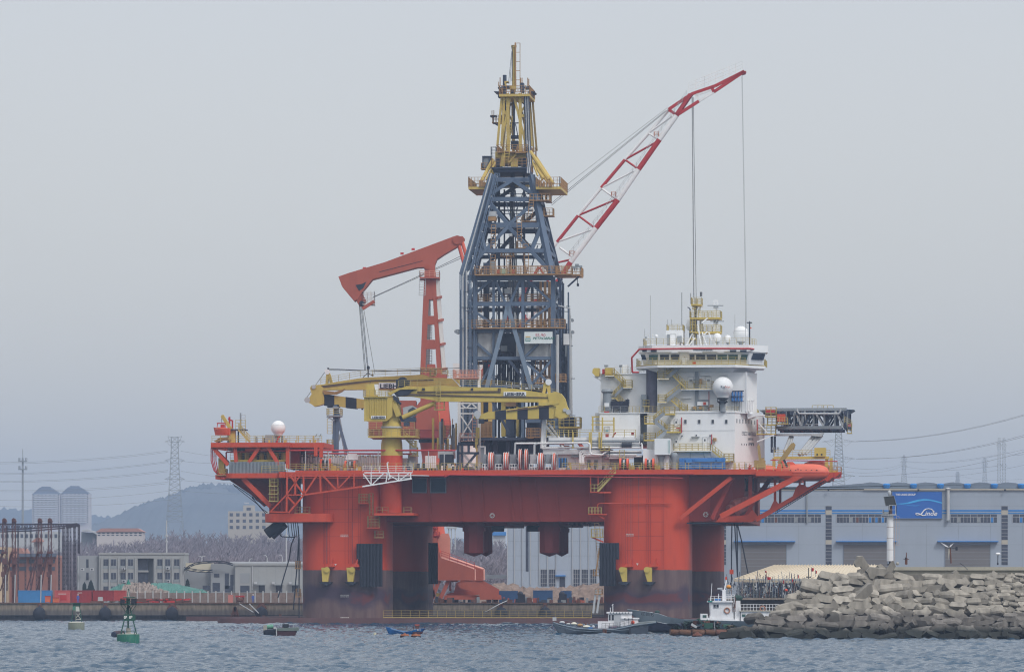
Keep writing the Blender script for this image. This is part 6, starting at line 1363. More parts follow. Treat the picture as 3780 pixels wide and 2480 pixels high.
# hose reels
def reel(px,n,r_px,v,label,w=7.5):
 t = Thing('hose_reel',label,'hose reel',(P(px,1735,v).x,v,27),group='orange hose reels')
 for k in range(n):
  x = P(px+k*w*1.25,1698,v).x;z = P(px,1733-r_px,v).z;r = RG.m(r_px,v)
  wd = RG.m(w)
  t.part('hose_coil',MB().tube((x,v,z),(x+wd*.8,v,z),r*.97,28),M_reel,smooth=True)
  f = MB().arc((x-.06,v,z),r,0,2*PI,.045,'yz',28,5);f.arc((x+wd*.88,v,z),r,0,2*PI,.045,'yz',28,5)
  t.part('reel_rim',f,M_whitep)
  hub = MB()
  for s_ in range(5): a_ = s_*PI/5;hub.bar((x-.06,v-math.cos(a_)*r,z-math.sin(a_)*r),(x-.06,v+math.cos(a_)*r,z+math.sin(a_)*r),.08)
  t.part('reel_spokes',hub,M_whitep)
 t.part('reel_frame',MB().pbox(px-4,1680,px-1,1735,v,1).pbox(px+n*w*1.25+1,1676,px+n*w*1.25+4,1735,v,1).pbox(px-4,1678,px+n*w*1.25+4,1682,v+1,.3),M_grey)
for q in ((1806,2,32,-.2,'leftmost pair of orange hose reels on the deck edge'),(1862,2,32,-.2,'second group of orange hose reels from the left'),(1918,1,38,-.2,'tall orange hose reel with a dark gap, centre of the row'),(1940,1,38,.6,'tall orange hose reel right of the centre of the row'),(1990,2,31,-.2,'orange hose reels left of the rightmost reel'),(2044,1,31,-.2,'rightmost single orange hose reel beside the blue hose rack')): reel(*q)
gp = Thing('hose_reel_platforms','white railed service platforms between the orange hose reels','platform',(P(1920,1735,-1).x,-1,27))
for a,b in ((1780,1798),(1828,1852),(1880,1908),(1954,1982),(2012,2036)):
 cage(gp,a,1712,b,1735,-1.3,1.2,M_whitep,step=.5);gp.part('cabinet',MB().pbox(a+3,1676,b-3,1712,.2,1.4),[M_grey,M_lgrey][a%4//2])
br_ = Thing('hose_rack','rack of dark blue hanging hoses right of the orange hose reels','hose rack',(P(2078,1735,0).x,0,27))
for k in range(8): br_.part('hose',MB().tube(P(2064+k*3.8,1690,0),P(2064+k*3.8,1726,0),.13,6),M_contblue if k%3 == 0 else M_blued)
br_.part('rack_frame',MB().bar(P(2062,1689,0),P(2093,1689,0),.15).bar(P(2062,1689,0),P(2062,1735,0),.12).bar(P(2094,1689,0),P(2094,1735,0),.12),M_grey)
# white lattice tower left of the derrick and its cages
wt = Thing('white_lattice_tower','white cross-braced lattice tower with pale red railings between the red crane and derrick','lattice tower',(P(1733,1735,6).x,7,27))
for v in (6,9):
 for px in (1695,1769): wt.part('leg',MB().bar(P(px,1368 if px > 1700 else 1468,v),P(px,1735,v),.5),M_whitep)
 for a,b in (((1698,1530),(1752,1610)),((1752,1530),(1702,1612)),((1698,1612),(1768,1612)),((1696,1468),(1768,1468)),((1696,1488),(1768,1488)),((1696,1506),(1768,1506)),((1696,1526),(1768,1526)),((1700,1488),(1720,1506)),((1740,1488),(1722,1506)),((1740,1488),(1762,1506)),((1655,1380),(1700,1426))): wt.part('brace',MB().bar(P(*a,v),P(*b,v),.22),M_whitep)
w = plat(wt,1672,1768,1392,5,5,rail=M_pinkrail,floor=M_pinkrail,h=1.3,t=.2);cage(wt,1672,1370,1768,1390,5.2,4,M_pinkrail,floor=False,step=.9)
cage(wt,1697,1598,1762,1626,4.6,5,M_pinkrail,fm=M_pinkrail,step=.8);wt.part('ladder',MB().ladder(P(1752,1530,5),P(1752,1612,5),.8,.1),M_pinkrail)
wt.part('yellow_drive',MB().pbox(1756,1578,1768,1616,4.6,1).pbox(1752,1616,1766,1640,4.4,.9).pbox(1754,1640,1760,1656,4.4,.6),M_yel)
wt.part('blue_frame',MB().pbox(1690,1632,1768,1642,5,5),M_blued)
for a,b in (((1690,1642),(1690,1735)),((1708,1672),(1760,1735)),((1760,1672),(1708,1735)),((1730,1642),(1730,1672)),((1706,1642),(1706,1735)),((1690,1672),(1768,1672))): wt.part('blue_frame',MB().bar(P(*a,4.8),P(*b,4.8),.4),M_blued if a[0]!=1708 else M_lgrey)
wt.part('white_frame',MB().pbox(1788,1646,1792,1735,3,.6).pbox(1772,1646,1790,1650,3,.6),M_whitep);wt.part('grey_panel',MB().pbox(1774,1650,1787,1710,3.4,.4),M_grey)
cage(wt,1700,1618,1766,1640,4.4,3,M_blued,step=.7,floor=False)
# white triangular boom rest right of it
wb_ = Thing('boom_rest','white triangular tubular boom rest under the striped yellow jib, right of the derrick foot','boom rest',(P(2010,1650,2).x,2,P(2010,1655,2).z))
for a,b,w in (((2006,1560),(2000,1654),.5),((2000,1654),(2084,1652),.35),((2010,1568),(2078,1648),.42),((2002,1610),(2040,1612),.3),((2002,1652),(2052,1608),.3),((2024,1560),(2070,1624),.3),((2012,1562),(2012,1650),.4)): wb_.part('tube',MB().tube(P(*a,2),P(*b,2),w*.6,8),M_whitep,smooth=True)
wb_.part('rest_block',MB().pbox(2000,1542,2015,1562,1.4,1.6),M_white)
# ================================================================ quay and what stands on it
CUR = WD
P = WD.P
M_quay = bpy.data.materials.new('quay_concrete');M_quay.use_nodes = True
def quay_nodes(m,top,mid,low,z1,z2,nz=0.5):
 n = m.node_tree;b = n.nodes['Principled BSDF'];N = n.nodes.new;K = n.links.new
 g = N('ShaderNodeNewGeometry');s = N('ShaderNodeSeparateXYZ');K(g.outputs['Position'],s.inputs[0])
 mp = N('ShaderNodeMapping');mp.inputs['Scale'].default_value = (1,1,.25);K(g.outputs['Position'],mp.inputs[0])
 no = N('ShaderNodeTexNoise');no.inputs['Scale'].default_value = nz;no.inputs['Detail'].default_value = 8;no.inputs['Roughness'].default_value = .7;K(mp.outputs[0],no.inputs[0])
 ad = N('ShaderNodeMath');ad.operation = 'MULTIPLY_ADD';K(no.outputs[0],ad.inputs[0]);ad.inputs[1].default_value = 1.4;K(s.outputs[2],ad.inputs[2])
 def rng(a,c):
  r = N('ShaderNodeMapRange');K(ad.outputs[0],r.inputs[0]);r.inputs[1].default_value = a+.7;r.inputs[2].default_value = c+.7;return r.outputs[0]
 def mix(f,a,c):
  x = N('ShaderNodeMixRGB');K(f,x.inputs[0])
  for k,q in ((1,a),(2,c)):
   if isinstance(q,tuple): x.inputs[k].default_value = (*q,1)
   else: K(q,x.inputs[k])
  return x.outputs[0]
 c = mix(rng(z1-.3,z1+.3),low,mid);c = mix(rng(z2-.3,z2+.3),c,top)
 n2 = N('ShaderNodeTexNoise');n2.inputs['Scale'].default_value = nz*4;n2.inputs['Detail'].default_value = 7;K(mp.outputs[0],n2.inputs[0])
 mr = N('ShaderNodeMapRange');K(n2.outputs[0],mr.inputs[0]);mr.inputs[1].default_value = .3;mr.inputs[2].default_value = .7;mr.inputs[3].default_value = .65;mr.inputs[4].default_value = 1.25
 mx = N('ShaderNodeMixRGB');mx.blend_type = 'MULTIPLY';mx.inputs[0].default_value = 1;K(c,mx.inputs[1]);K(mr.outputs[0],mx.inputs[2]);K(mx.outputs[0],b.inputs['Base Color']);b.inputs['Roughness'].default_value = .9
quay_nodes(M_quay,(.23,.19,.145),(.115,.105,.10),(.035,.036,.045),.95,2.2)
QY = 894
M_rust = mat('rust_brown',(.13,.06,.045),.9,.35,1.2,.4,(.05,.03,.03))
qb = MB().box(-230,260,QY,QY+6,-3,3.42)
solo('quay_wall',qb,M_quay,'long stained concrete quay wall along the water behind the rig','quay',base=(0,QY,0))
q2 = Thing('quay_edge','rusty kerb strip and ledge running along the top of the quay','kerb',(0,QY,3.4))
q2.part('kerb',MB().box(-230,260,QY-.25,QY+.5,3.43,3.62),mat('rusty_kerb',(.12,.07,.05),.9,.4,1.5));q2.part('ledge',MB().box(-230,260,QY-.35,QY-.02,.95,1.15),M_hull_low)
for k,px in enumerate((145,388,635,965,2012,1850)):
 c = P(px,2275,QY-1.2);t = Thing('quay_fender','round black fender on the quay wall %s' % ['at far left','left of the numbered buoy','between the numbered buoy and the rig','nearest the rig on its left','under the middle of the rig on the right','under the middle of the rig on the left'][k],'fender',(c.x,QY-1.2,0),group='round quay fenders')
 t.part('fender_body',MB().sphere((c.x,QY-1.2,1.35),1.25,18,12,1.15),M_hull_low,smooth=True)
 t.part('chain',MB().bar((c.x,QY-.3,3.3),(c.x,QY-1,2.2),.3),M_dark);t.part('bracket',MB().prism([(c.x-1.1,2.4),(c.x+1.1,2.4),(c.x+.35,3.6),(c.x-.35,3.6)],QY-.7,QY-.36) if px in (635,965) else MB().box(c.x-.4,c.x+.4,QY-.6,QY-.36,2.7,3.5),M_rust)
def container(px0,px1,py0,m,label,v=903,d=2.4,ribs=True):
 a,b = P(px0,2227,v),P(px1,py0,v);t = Thing('shipping_container',label,'container',((a.x+b.x)/2,v+1.2,3.45),group='containers on the quay')
 t.part('box',MB().box(a.x,b.x,v,v+d,3.45,b.z),m)
 n = max(6,int((b.x-a.x)/.28))
 for i in range(n): x = a.x+(b.x-a.x)*(i+.2)/n;t.part('corrugation',MB().box(x,x+.14,v-.05,v-.002,3.6,b.z-.12),m)
 t.part('top_rail',MB().box(a.x-.02,b.x+.02,v-.07,v-.051,b.z-.11,b.z+.01),m)
 return t
container(67,190,2178,mat('container_blue',(.05,.22,.50),.6,.1,.5,.15),'sky blue shipping container on the quay at far left')
t = container(201,260,2178,mat('container_faded_red',(.50,.10,.10),.6,.12,.5,.2),'faded pinkish red container with a dark panel, right of the blue one')
t.part('panel',MB().pbox(223,2196,246,2214,902.9,.1),M_redpipe);t.part('lettering_strip',MB().pbox(215,2190,244,2192,902.9,.08),M_mark)
t = container(263,338,2178,mat('container_dark_red',(.30,.035,.04),.6,.15,.5,.3),'dark red container in the middle of the quayside row');t.part('lettering_strip',MB().pbox(286,2186,303,2188,902.9,.08),M_mark)
container(342,420,2178,mat('container_deep_red',(.28,.03,.035),.6,.15,.5,.3),'deep red container with a pale block before it');container(420.5,464,2178,mat('container_rusty_red',(.42,.06,.055),.6,.2,.7,.4),'brighter rusty red container at the right end of the row')
M_skip = mat('orange_skip_paint',(.55,.13,.06),.7,.2)
for px0,px1,y0,lab in ((166,185,2200,'small orange open frame box in front of the blue container'),(195,216,2206,'low orange skip between the blue and faded red containers')):
 a = P(px0,y0,900.5);b = P(px1,2226,900.5);t = Thing('orange_skip',lab,'skip',((a.x+b.x)/2,901,3.45));t.part('body',MB().box(a.x,b.x,900.5,901.8,3.7,a.z),M_skip);t.part('rim',MB().box(a.x-.06,b.x+.06,900.4,901.9,a.z+.002,a.z+.1),M_redpipe)
 for x in (a.x+.1,b.x-.1): t.part('leg',MB().bar((x,900.6,3.43),(x,900.6,3.72),.12),M_skip)
rr = random.Random(31)
def heap(name,label,cat,pts,v,depth,m,rough=.35,kind=None):
 px = [p[0] for p in pts];n = 60;X = np.linspace(P(px[0],2200,v).x,P(px[-1],2200,v).x,n);K = 14;t = np.linspace(-1,1,K)
 H = np.array([P(0,np.interp(KX+x*FOC/v,px,[p[1] for p in pts]),v).z for x in X]);H = np.maximum(H,3.35);rs = np.random.RandomState(int(px[0]))
 Z = 3.3+(H[None,:]-3.3)*(np.cos(t*PI/2)**.8)[:,None];Z = Z+rs.normal(0,rough*.4,Z.shape)*(Z > 3.5)
 XX = np.repeat(X[None,:],K,0)+rs.normal(0,.12,Z.shape);YY = v+t[:,None]*depth+0*XX;me = grid_mesh(name,XX,YY,Z);me.materials.append(m);me.polygons.foreach_set('use_smooth',[False]*len(me.polygons))
 o = bpy.data.objects.new(name,me);COL.objects.link(o);o['label'] = label
 if cat: o['category'] = cat
 if kind: o['kind'] = kind
 return o
M_net = mat('teal_dust_net',(.075,.19,.17),.85,.2,.6);M_rub = mat('rubble',(.26,.22,.20),.95,.4,.9,.4,(.12,.09,.08))
heap('rubble_heap','pale brown rubble heap between two green net covered mounds','rubble heap',[(440,2215),(452,2168),(470,2154),(500,2150),(540,2152),(580,2168),(620,2184),(640,2215)],935,7,M_rub,.5)
heap('netted_mound','green net covered mound left of the rubble heap behind the red containers','mound',[(396,2215),(410,2172),(440,2158),(456,2153),(476,2170),(490,2215)],938,7,M_net,.2)
heap('netted_mound','long green net covered mound right of the rubble heap','mound',[(545,2215),(560,2152),(600,2149),(650,2154),(700,2166),(745,2174),(775,2190),(790,2215)],940,8,M_net,.2)
heap('earth_bank','brown earth bank with dry scrub behind the quay under the rig',None,[(1700,2225),(1760,2172),(1800,2160),(1850,2150),(1880,2160),(1930,2166),(2000,2172),(2080,2170),(2130,2165),(2180,2155),(2240,2150),(2300,2165),(2420,2200)],945,9,mat('dry_scrub_earth',(.20,.15,.125),.95,.4,.8,.5,(.10,.07,.06)),.6,kind='structure')
fn = Thing('post_fence','pale concrete post fence with brown panels along the quay left of the rig','fence',(P(780,2215,914).x,914,3.3))
for px in range(478,1110,29):
 a = P(px,2180,914);fn.part('post',MB().box(a.x-.12,a.x+.12,913.8,914.05,3.3,a.z),M_lgrey);b = P(px+29,2187,914);fn.part('panel',MB().box(a.x+.121,b.x-.121,913.9,914.0,3.3,b.z),mat('brown_mesh_panel',(.21,.165,.15),.95,.25,1.5) if px == 478 else bpy.data.materials['brown_mesh_panel'])
sc_ = Thing('scrap_heap','flat heap of rusty scrap steel lying on the quay right of the red containers','scrap',(P(600,2226,900).x,900,3.45))
for i in range(40): px = 500+rr.random()*180;a = P(px,2222-rr.random()*12,900+rr.random()*2);sc_.part('scrap_piece',MB().bar(a,(a.x+.8+rr.random()*2.2,a.y+rr.random(),a.z+(rr.random()-.5)*.3),.2+.25*rr.random()),M_rust if i%3 else M_redpipe)
s3 = Thing('scrap_heap','odd steel offcuts and boards lying on the quay edge below the red containers','scrap',(P(380,2226,898).x,898,3.45))
for i in range(26): px = 325+rr.random()*115;a = P(px,2224-rr.random()*6,898+rr.random());s3.part('scrap_piece',MB().bar(a,(a.x+.8+rr.random()*1.8,a.y+rr.random(),a.z+(rr.random()-.5)*.2),.16+.2*rr.random()),M_rust if i%2 else M_grey)
solo('pale_block',MB().pprism([(360,2224),(362,2202),(378,2202),(379,2224)],899,1.2),M_lgrey,'pale grey concrete block standing before the deep red container','block')
solo('pink_cabinet',MB().pbox(842,2194,860,2224,900,1),mat('pink_paint',(.50,.20,.18),.7,.15),'faded pink cabinet on the quay left of the rig','cabinet')
t = Thing('red_winch','red winch table on a brown drum on the quay right of the pink cabinet','winch',(P(886,2224,900).x,900,3.45));t.part('table',MB().pbox(869,2197,901,2203,899.4,2),M_redpipe);t.part('drum',MB().tube(P(876,2213,899.6),P(896,2213,899.6),.45,12),M_rust,smooth=True);t.part('frame',MB().pbox(872,2203,876,2226,899.8,1).pbox(895,2203,899,2226,899.8,1),M_rust)
ql = Thing('quay_clutter','assorted bollards, boxes and drums on the quay seen under the middle of the rig','clutter',(P(1900,2225,900).x,900,3.45))
for i in range(80):
 px = 1600+rr.random()*620;h = 5+rr.random()*20;w_ = 4+rr.random()*16;v = 898+rr.random()*8;ql.part('quay_item',MB().pbox(px,2226-h,px+w_,2228,v,1),rr.choice([M_rust,M_dark,M_blued,M_grey,M_rust,M_blued,M_craneR,M_dark]))
for px0,px1,py,m,lab in ((1842,1912,2180,M_contblue,'long low dark blue container behind the quay clutter, left'),(1968,2040,2178,M_contblue,'low dark blue container under the rig, centre'),(2070,2110,2180,M_contblue,'small dark blue container under the rig, right')):
 container(px0,px1,py,mat('navy_container',(.03,.09,.22),.6,.2),lab,v=908)
for px in (1925,2078):
 t = Thing('quay_bollard','black drum bollard pair standing tall on the quay under the rig, %s' % ('left one' if px < 2000 else 'right one'),'bollard',(P(px,2226,899).x,899,3.45));t.part('drum',MB().pbox(px-14,2192,px+14,2232,898.5,2),M_black);t.part('cap',MB().sphere(P(px-4,2192,899.2),.6,10,6),M_black,smooth=True)
def person(px,v,zf,label,suit,helmet,face=0.0,h=1.72):
 c = Vector((P(px,2200,v).x,v,zf));t = Thing('person',label,'person',c)
 bm_v = [(0,0,.92),(0,.0,1.15),(0,0,1.42),(0,0,1.54),(.11,0,.88),(.13,.03,.48),(.14,0,.08),(.14,-.12,.04),(-.11,0,.88),(-.13,-.05,.48),(-.15,.02,.08),(-.15,-.10,.04),(.21,0,1.40),(.27,.0,1.12),(.24,-.12,.90),(-.21,0,1.40),(-.28,.02,1.12),(-.26,-.1,.90)]
 ed = [(0,1),(1,2),(2,3),(0,4),(4,5),(5,6),(6,7),(0,8),(8,9),(9,10),(10,11),(2,12),(12,13),(13,14),(2,15),(15,16),(16,17)]
 rad = [.15,.15,.15,.06,.10,.075,.055,.05,.10,.075,.055,.05,.075,.055,.04,.075,.055,.04]
 me = bpy.data.meshes.new('body');me.from_pydata([(x*h/1.72,y*h/1.72,z*h/1.72) for x,y,z in bm_v],ed,[]);o = bpy.data.objects.new('body',me);COL.objects.link(o);o.parent = t.o
 sk = o.modifiers.new('skin','SKIN')
 for i,r in enumerate(rad): me.skin_vertices[0].data[i].radius = (r,r*.8,)
 me.skin_vertices[0].data[0].use_root = True
 o.modifiers.new('sub','SUBSURF').levels = 1;me.materials.append(suit)
 hd_ = MB().sphere((c.x,c.y,c.z+1.64*h/1.72),.105,12,8,1.2);t.part('head',hd_,mat('skin_tone',(.45,.27,.19),.6),smooth=True);t.part('helmet',MB().sphere((c.x,c.y,c.z+1.68*h/1.72),.13,12,6,1.0,lo=0).tube((c.x,c.y,c.z+1.665*h/1.72),(c.x,c.y,c.z+1.68*h/1.72),.16,12),helmet,smooth=True)
 return t
M_over = mat('blue_overalls',(.05,.12,.45),.8,.1)
person(934,900,3.45,'worker in blue overalls standing on the quay just left of the rig',M_over,mat('white_helmet',(.7,.7,.72)))
person(288,900,3.45,'worker in blue overalls and white helmet on the quay behind the small buoy',M_over,bpy.data.materials['white_helmet'])
# mooring lines from quay
for a,b,n_ in (((880,2225,896),(935,2258,870),'left'),((918,2225,896),(955,2262,866),'right')):
 solo('mooring_rope',MB().path([P(*a),P(*b)],.09,5),M_lgrey,'pale mooring rope slanting from the quay edge left of the rig, %s one' % n_,'rope')
solo('mooring_rope',MB().path([P(1790,2258,860),P(1845,2228,890),P(1872,2216,896)],.09,5),M_lgrey,'pale mooring rope slanting up to the quay under the middle of the rig','rope')
solo('rusty_pontoon',MB().prismz([(P(690,2290,893).x,890),(P(700,2290,893).x,884),(P(1080,2290,893).x,884),(P(1080,2290,893).x,892)],-.3,.9),M_pont,'low rusty floating pontoon moored along the quay left of the rig','pontoon')
t = Thing('rusty_davit','rusty tripod frame on the low pontoon left of the rig','davit',(P(868,2290,886).x,886,.9))
for a,b in (((868,2238),(850,2288)),((868,2238),(884,2288)),((868,2238),(868,2284)),((856,2272),(880,2272))): t.part('frame_bar',MB().bar(P(*a,886),P(*b,886),.45),M_rust)
clutter_p = Thing('pontoon_gear','rusty bollards and blocks on the low pontoon left of the rig','deck gear',(P(980,2284,886).x,886,.9))
for px,w_,h in ((930,14,12),(968,10,14),(1030,8,20),(1060,14,10),(845,12,8)): clutter_p.part('bollard',MB().pbox(px,2284-h,px+w_,2284,886,1),M_rust)

# ================================================================ red portal crane on the quay behind the rig
VC2 = 903.0
pcn = Thing('portal_crane','huge red quayside portal crane with hammerhead jib standing behind the rig','portal crane',(P(1660,2226,VC2).x,VC2+6,3.45))
C = M_craneR
M_cside = mat('portal_crane_pale_side',(.62,.60,.58),.6,.12,.3,.3)
M_cbrt = mat('portal_crane_bright_red',(.62,.12,.07),.55,.08)
pcn.part('jib',MB().pprism([(1249,1021),(1286,1008),(1420,968),(1677,872),(1708,872),(1716,882),(1704,900),(1680,915),(1640,938),(1614,956),(1606,975),(1606,1005),(1571,1005),(1564,986),(1540,987),(1375,1031),(1345,1068),(1334,1082),(1320,1105),(1308,1111),(1280,1078),(1262,1056)],VC2+3,4.2),C)
pcn.part('jib_tip',MB().pprism([(1308,1100),(1334,1076),(1352,1110),(1338,1130),(1326,1128)],VC2+3.4,3.2),C)
pcn.part('jib_tip_sheave',MB().tube(P(1336,1120,VC2+3),P(1336,1120,VC2+3.4),.55,12),M_dark)
pcn.part('jib_seam',MB().pprism([(1400,1003),(1545,966),(1560,962),(1560,963.5),(1400,1005)],VC2+2.94,.06),M_dark)
cage(pcn,1340,1076,1382,1122,VC2+3,3.5,M_cside,step=.9);pcn.part('tip_platform',MB().bar(P(1338,1140,VC2+3),P(1382,1112,VC2+3),1.0,.6),C)
pcn.part('brace_opening',MB().pprism([(1312,1052),(1336,1048),(1352,1040),(1342,1062),(1326,1074)],VC2+2.93,.06),M_dark)
for a,b in (((1690,890),(1713,975)),((1704,886),(1733,985))):
 for dv in (3.4,6.6): pcn.part('tie_rod',MB().tube(P(*a,VC2+dv),P(*b,VC2+dv),.36,10),M_cbrt,smooth=True)
pcn.part('counter_link',MB().pbox(1706,972,1736,990,VC2+3,4),C)
pcn.part('pivot',MB().tube(P(1688,886,VC2+2.7),P(1688,886,VC2+7.5),.9,16).tube(P(1577,986,VC2+2.7),P(1577,986,VC2+7.5),.45,12),C,smooth=True)
pcn.part('tower_leg',MB().pprism([(1567,1003),(1582,1003),(1584,1100),(1578,1200),(1571,1345),(1572,1400),(1550,1400),(1560,1150)],VC2+2.6,1.2),C)
pcn.part('tower_leg',MB().pprism([(1590,1003),(1608,1003),(1612,1100),(1622,1250),(1632,1400),(1614,1400),(1606,1250),(1598,1100)],VC2+2.6,1.2),C)
for y0,y1 in ((1003,1106),(1166,1198),(1254,1288),(1344,1400)):
 f = (y0-1003)/400;pcn.part('tower_web',MB().pprism([(1576,y0),(1600+f*8,y0),(1602+f*12,y1),(1572,y1)],VC2+2.7,1.0),C)
pcn.part('tower_side',MB().add([P(1606,1026,VC2+2.8),P(1622,1026,VC2+8),P(1648,1380,VC2+8),P(1633,1380,VC2+2.8),P(1604,1026,VC2+3.2),P(1620,1026,VC2+8.2),P(1646,1380,VC2+8.2),P(1630,1380,VC2+3.2)],[(0,3,2,1),(4,5,6,7),(0,1,5,4),(1,2,6,5),(2,3,7,6),(3,0,4,7)]),M_cside)
for y0,y1 in ((1008,1110),(1166,1198),(1254,1288),(1344,1400)): pcn.part('tower_back_web',MB().pprism([(1580,y0),(1606,y0),(1612,y1),(1578,y1)],VC2+7.4,.8),M_cside)
pcn.part('tower_back_leg',MB().pprism([(1576,1003),(1588,1003),(1590,1200),(1584,1400),(1570,1400),(1576,1200)],VC2+7.2,1),M_cside)
for y in (1100,1184,1272,1364): pcn.part('side_strap',MB().bar(P(1606+(y-1026)*.077,y,VC2+2.5),P(1622+(y-1026)*.077,y-4,VC2+8.2),.5),C)
pcn.part('tower_ladder',MB().ladder(P(1584,1190,VC2+6),P(1584,1380,VC2+6),1.1,.12),M_lgrey);pcn.part('tower_ladder',MB().ladder(P(1560,1030,VC2+2),P(1558,1090,VC2+2),1.2,.12),M_lgrey)
w = plat(pcn,1549,1622,1022,VC2+1.6,7,rail=M_pinkrail,floor=C,t=.3,h=1.2);plat(pcn,1552,1650,1381,VC2+1.4,8,rail=M_yrail,floor=C,t=.3,h=1.3)
pcn.part('machinery_house',MB().pprism([(1552,1381),(1648,1381),(1654,1470),(1656,1500),(1663,1560),(1663,1585),(1535,1585),(1535,1500),(1552,1480)],VC2+1,9),C)
pcn.part('machinery_house',MB().pprism([(1360,1478),(1536,1478),(1536,1585),(1360,1585)],VC2+1.5,8),C)
pcn.part('house_side',MB().pprism([(1612,1440),(1652,1440),(1660,1570),(1620,1570)],VC2+.9,.1),M_cbrt)
pcn.part('slewing_platform',MB().pprism([(1360,1586),(1660,1586),(1648,1616),(1372,1616),(1360,1606)],VC2+.5,10),mat('portal_crane_shaded_red',(.24,.035,.03),.6,.15))  # underside of the house: its shade is painted in as a darker red
pcn.part('railing',MB().rail([P(1595,1584,VC2+.2),P(1663,1584,VC2+.2)],1.7,.1,1.4),M_redpipe);pcn.part('railing',MB().rail([P(1362,1584,VC2+.2),P(1530,1584,VC2+.2)],1.4,.08,1.6),M_yrail)
cx_ = P(1596,1650,VC2+5.5).x
pcn.part('slewing_column',MB().lathe((cx_,VC2+5.5,0),[(3.1,P(0,2040,VC2+5.5).z),(2.4,P(0,1950,VC2+5.5).z),(2.4,P(0,1760,VC2+5.5).z),(2.0,P(0,1700,VC2+5.5).z),(2.5,P(0,1632,VC2+5.5).z),(2.6,P(0,1616.2,VC2+5.5).z)],26),M_cbrt,smooth=True)
pcn.part('column_collar',MB().lathe((cx_,VC2+5.5,0),[(2.62,P(0,1634,VC2+5.5).z),(2.75,P(0,1630,VC2+5.5).z),(2.75,P(0,1622,VC2+5.5).z)],26),M_dark,smooth=True)
pcn.part('side_hopper',MB().pprism([(1617,1990),(1629,1968),(1655,1968),(1661,1985),(1661,2062),(1618,2054)],VC2+3,5),mat('portal_crane_faded_pink',(.66,.26,.19),.6,.1))
for k,(dx,v0) in enumerate(((0,VC2),(34,VC2+12))):
 pcn.part('sill_beam',MB().pprism([(1560+dx,1985),(1612+dx,1985),(1626+dx,2058),(1700+dx,2082),(1752+dx,2101),(1752+dx,2141),(1560+dx,2141)] if k == 0 else [(1630,2060),(1664,2068),(1732,2088),(1784,2103),(1784,2143),(1700,2143),(1700,2120),(1630,2110)],v0,1.8),C)
 pcn.part('sill_lit_edge',MB().path([P(1627+dx,2058,v0+.9),P(1750+dx,2100,v0+.9),P(1751+dx,2140,v0+.9)],.32,6),mat('lit_edge_pink',(.70,.36,.30),.6) if k == 0 else bpy.data.materials['lit_edge_pink'])  # pale pink tube paints the light caught by the beam's top and end
 pcn.part('bogie_leg',MB().pprism([(1716+dx,2141),(1752+dx,2143),(1808+dx,2174),(1812+dx,2186),(1780+dx,2190),(1700+dx,2170),(1690+dx,2155)],v0+.2,1.6),C)
 pcn.part('wheel_bogie',MB().pprism([(1770+dx,2186),(1812+dx,2182),(1850+dx-14*k,2196),(1852+dx-14*k,2212),(1768+dx,2212)],v0+.1,1.7),C)
pcn.part('cross_frame',MB().pprism([(1685,2150),(1722,2132),(1760,2150),(1790,2190),(1690,2204),(1650,2204),(1648,2190),(1675,2186)],VC2+4,3),C)
pcn.part('cross_frame',MB().pbox(1658,2140,1666,2180,VC2+2,1).pbox(1666,2140,1690,2147,VC2+2,1).pbox(1640,2196,1850,2212,VC2+1,3),C)
for a,b in (((1622,2141),(1594,2208)),((1656,2141),(1626,2208)),((1594,2150),(1600,2208))): pcn.part('leg_strut',MB().bar(P(*a,VC2+1),P(*b,VC2+1),.75),C)
pcn.part('railing',MB().rail([P(1628,2056,VC2),P(1752,2100,VC2)],1.3,.09,1.8),M_redpipe);pcn.part('ladder_cage',MB().ladder(P(1606,1930,VC2+2),P(1606,1962,VC2+2),1,.12),M_redpipe)
cage(pcn,1600,1962,1622,1975,VC2+1,2,M_redpipe);cage(pcn,1594,1932,1612,1946,VC2+1,2,M_redpipe)
pcn.part('yellow_box',MB().pbox(1610,2188,1628,2200,VC2+2,1),M_yel)
rp_ = MB()
for i,(a,b) in enumerate(((1326,1346),(1329,1350),(1333,1357),(1337,1360))): rp_.path([P(a,1128,VC2+4),P(b,1366,VC2+4)],.055,4)
pcn.part('hoist_rope',rp_,M_cable,kind='stuff')
rp_ = MB().path([P(1340,1124,VC2+5),P(1384,1380,VC2+5)],.04,4).path([P(1376,1099,VC2+4),P(1548,1022,VC2+4),P(1610,994,VC2+4),P(1714,948,VC2+4)],.05,4).path([P(1378,1096,VC2+5),P(1550,1017,VC2+5),P(1610,990,VC2+5),P(1712,940,VC2+5)],.05,4)
pcn.part('jib_rope',rp_,M_cable,kind='stuff')
for px,py in ((1345,990),(1484,936),(1525,920)): pcn.part('jib_fitting',MB().pbox(px-6,py-4,px+6,py+4,VC2+5,.3),M_redpipe)

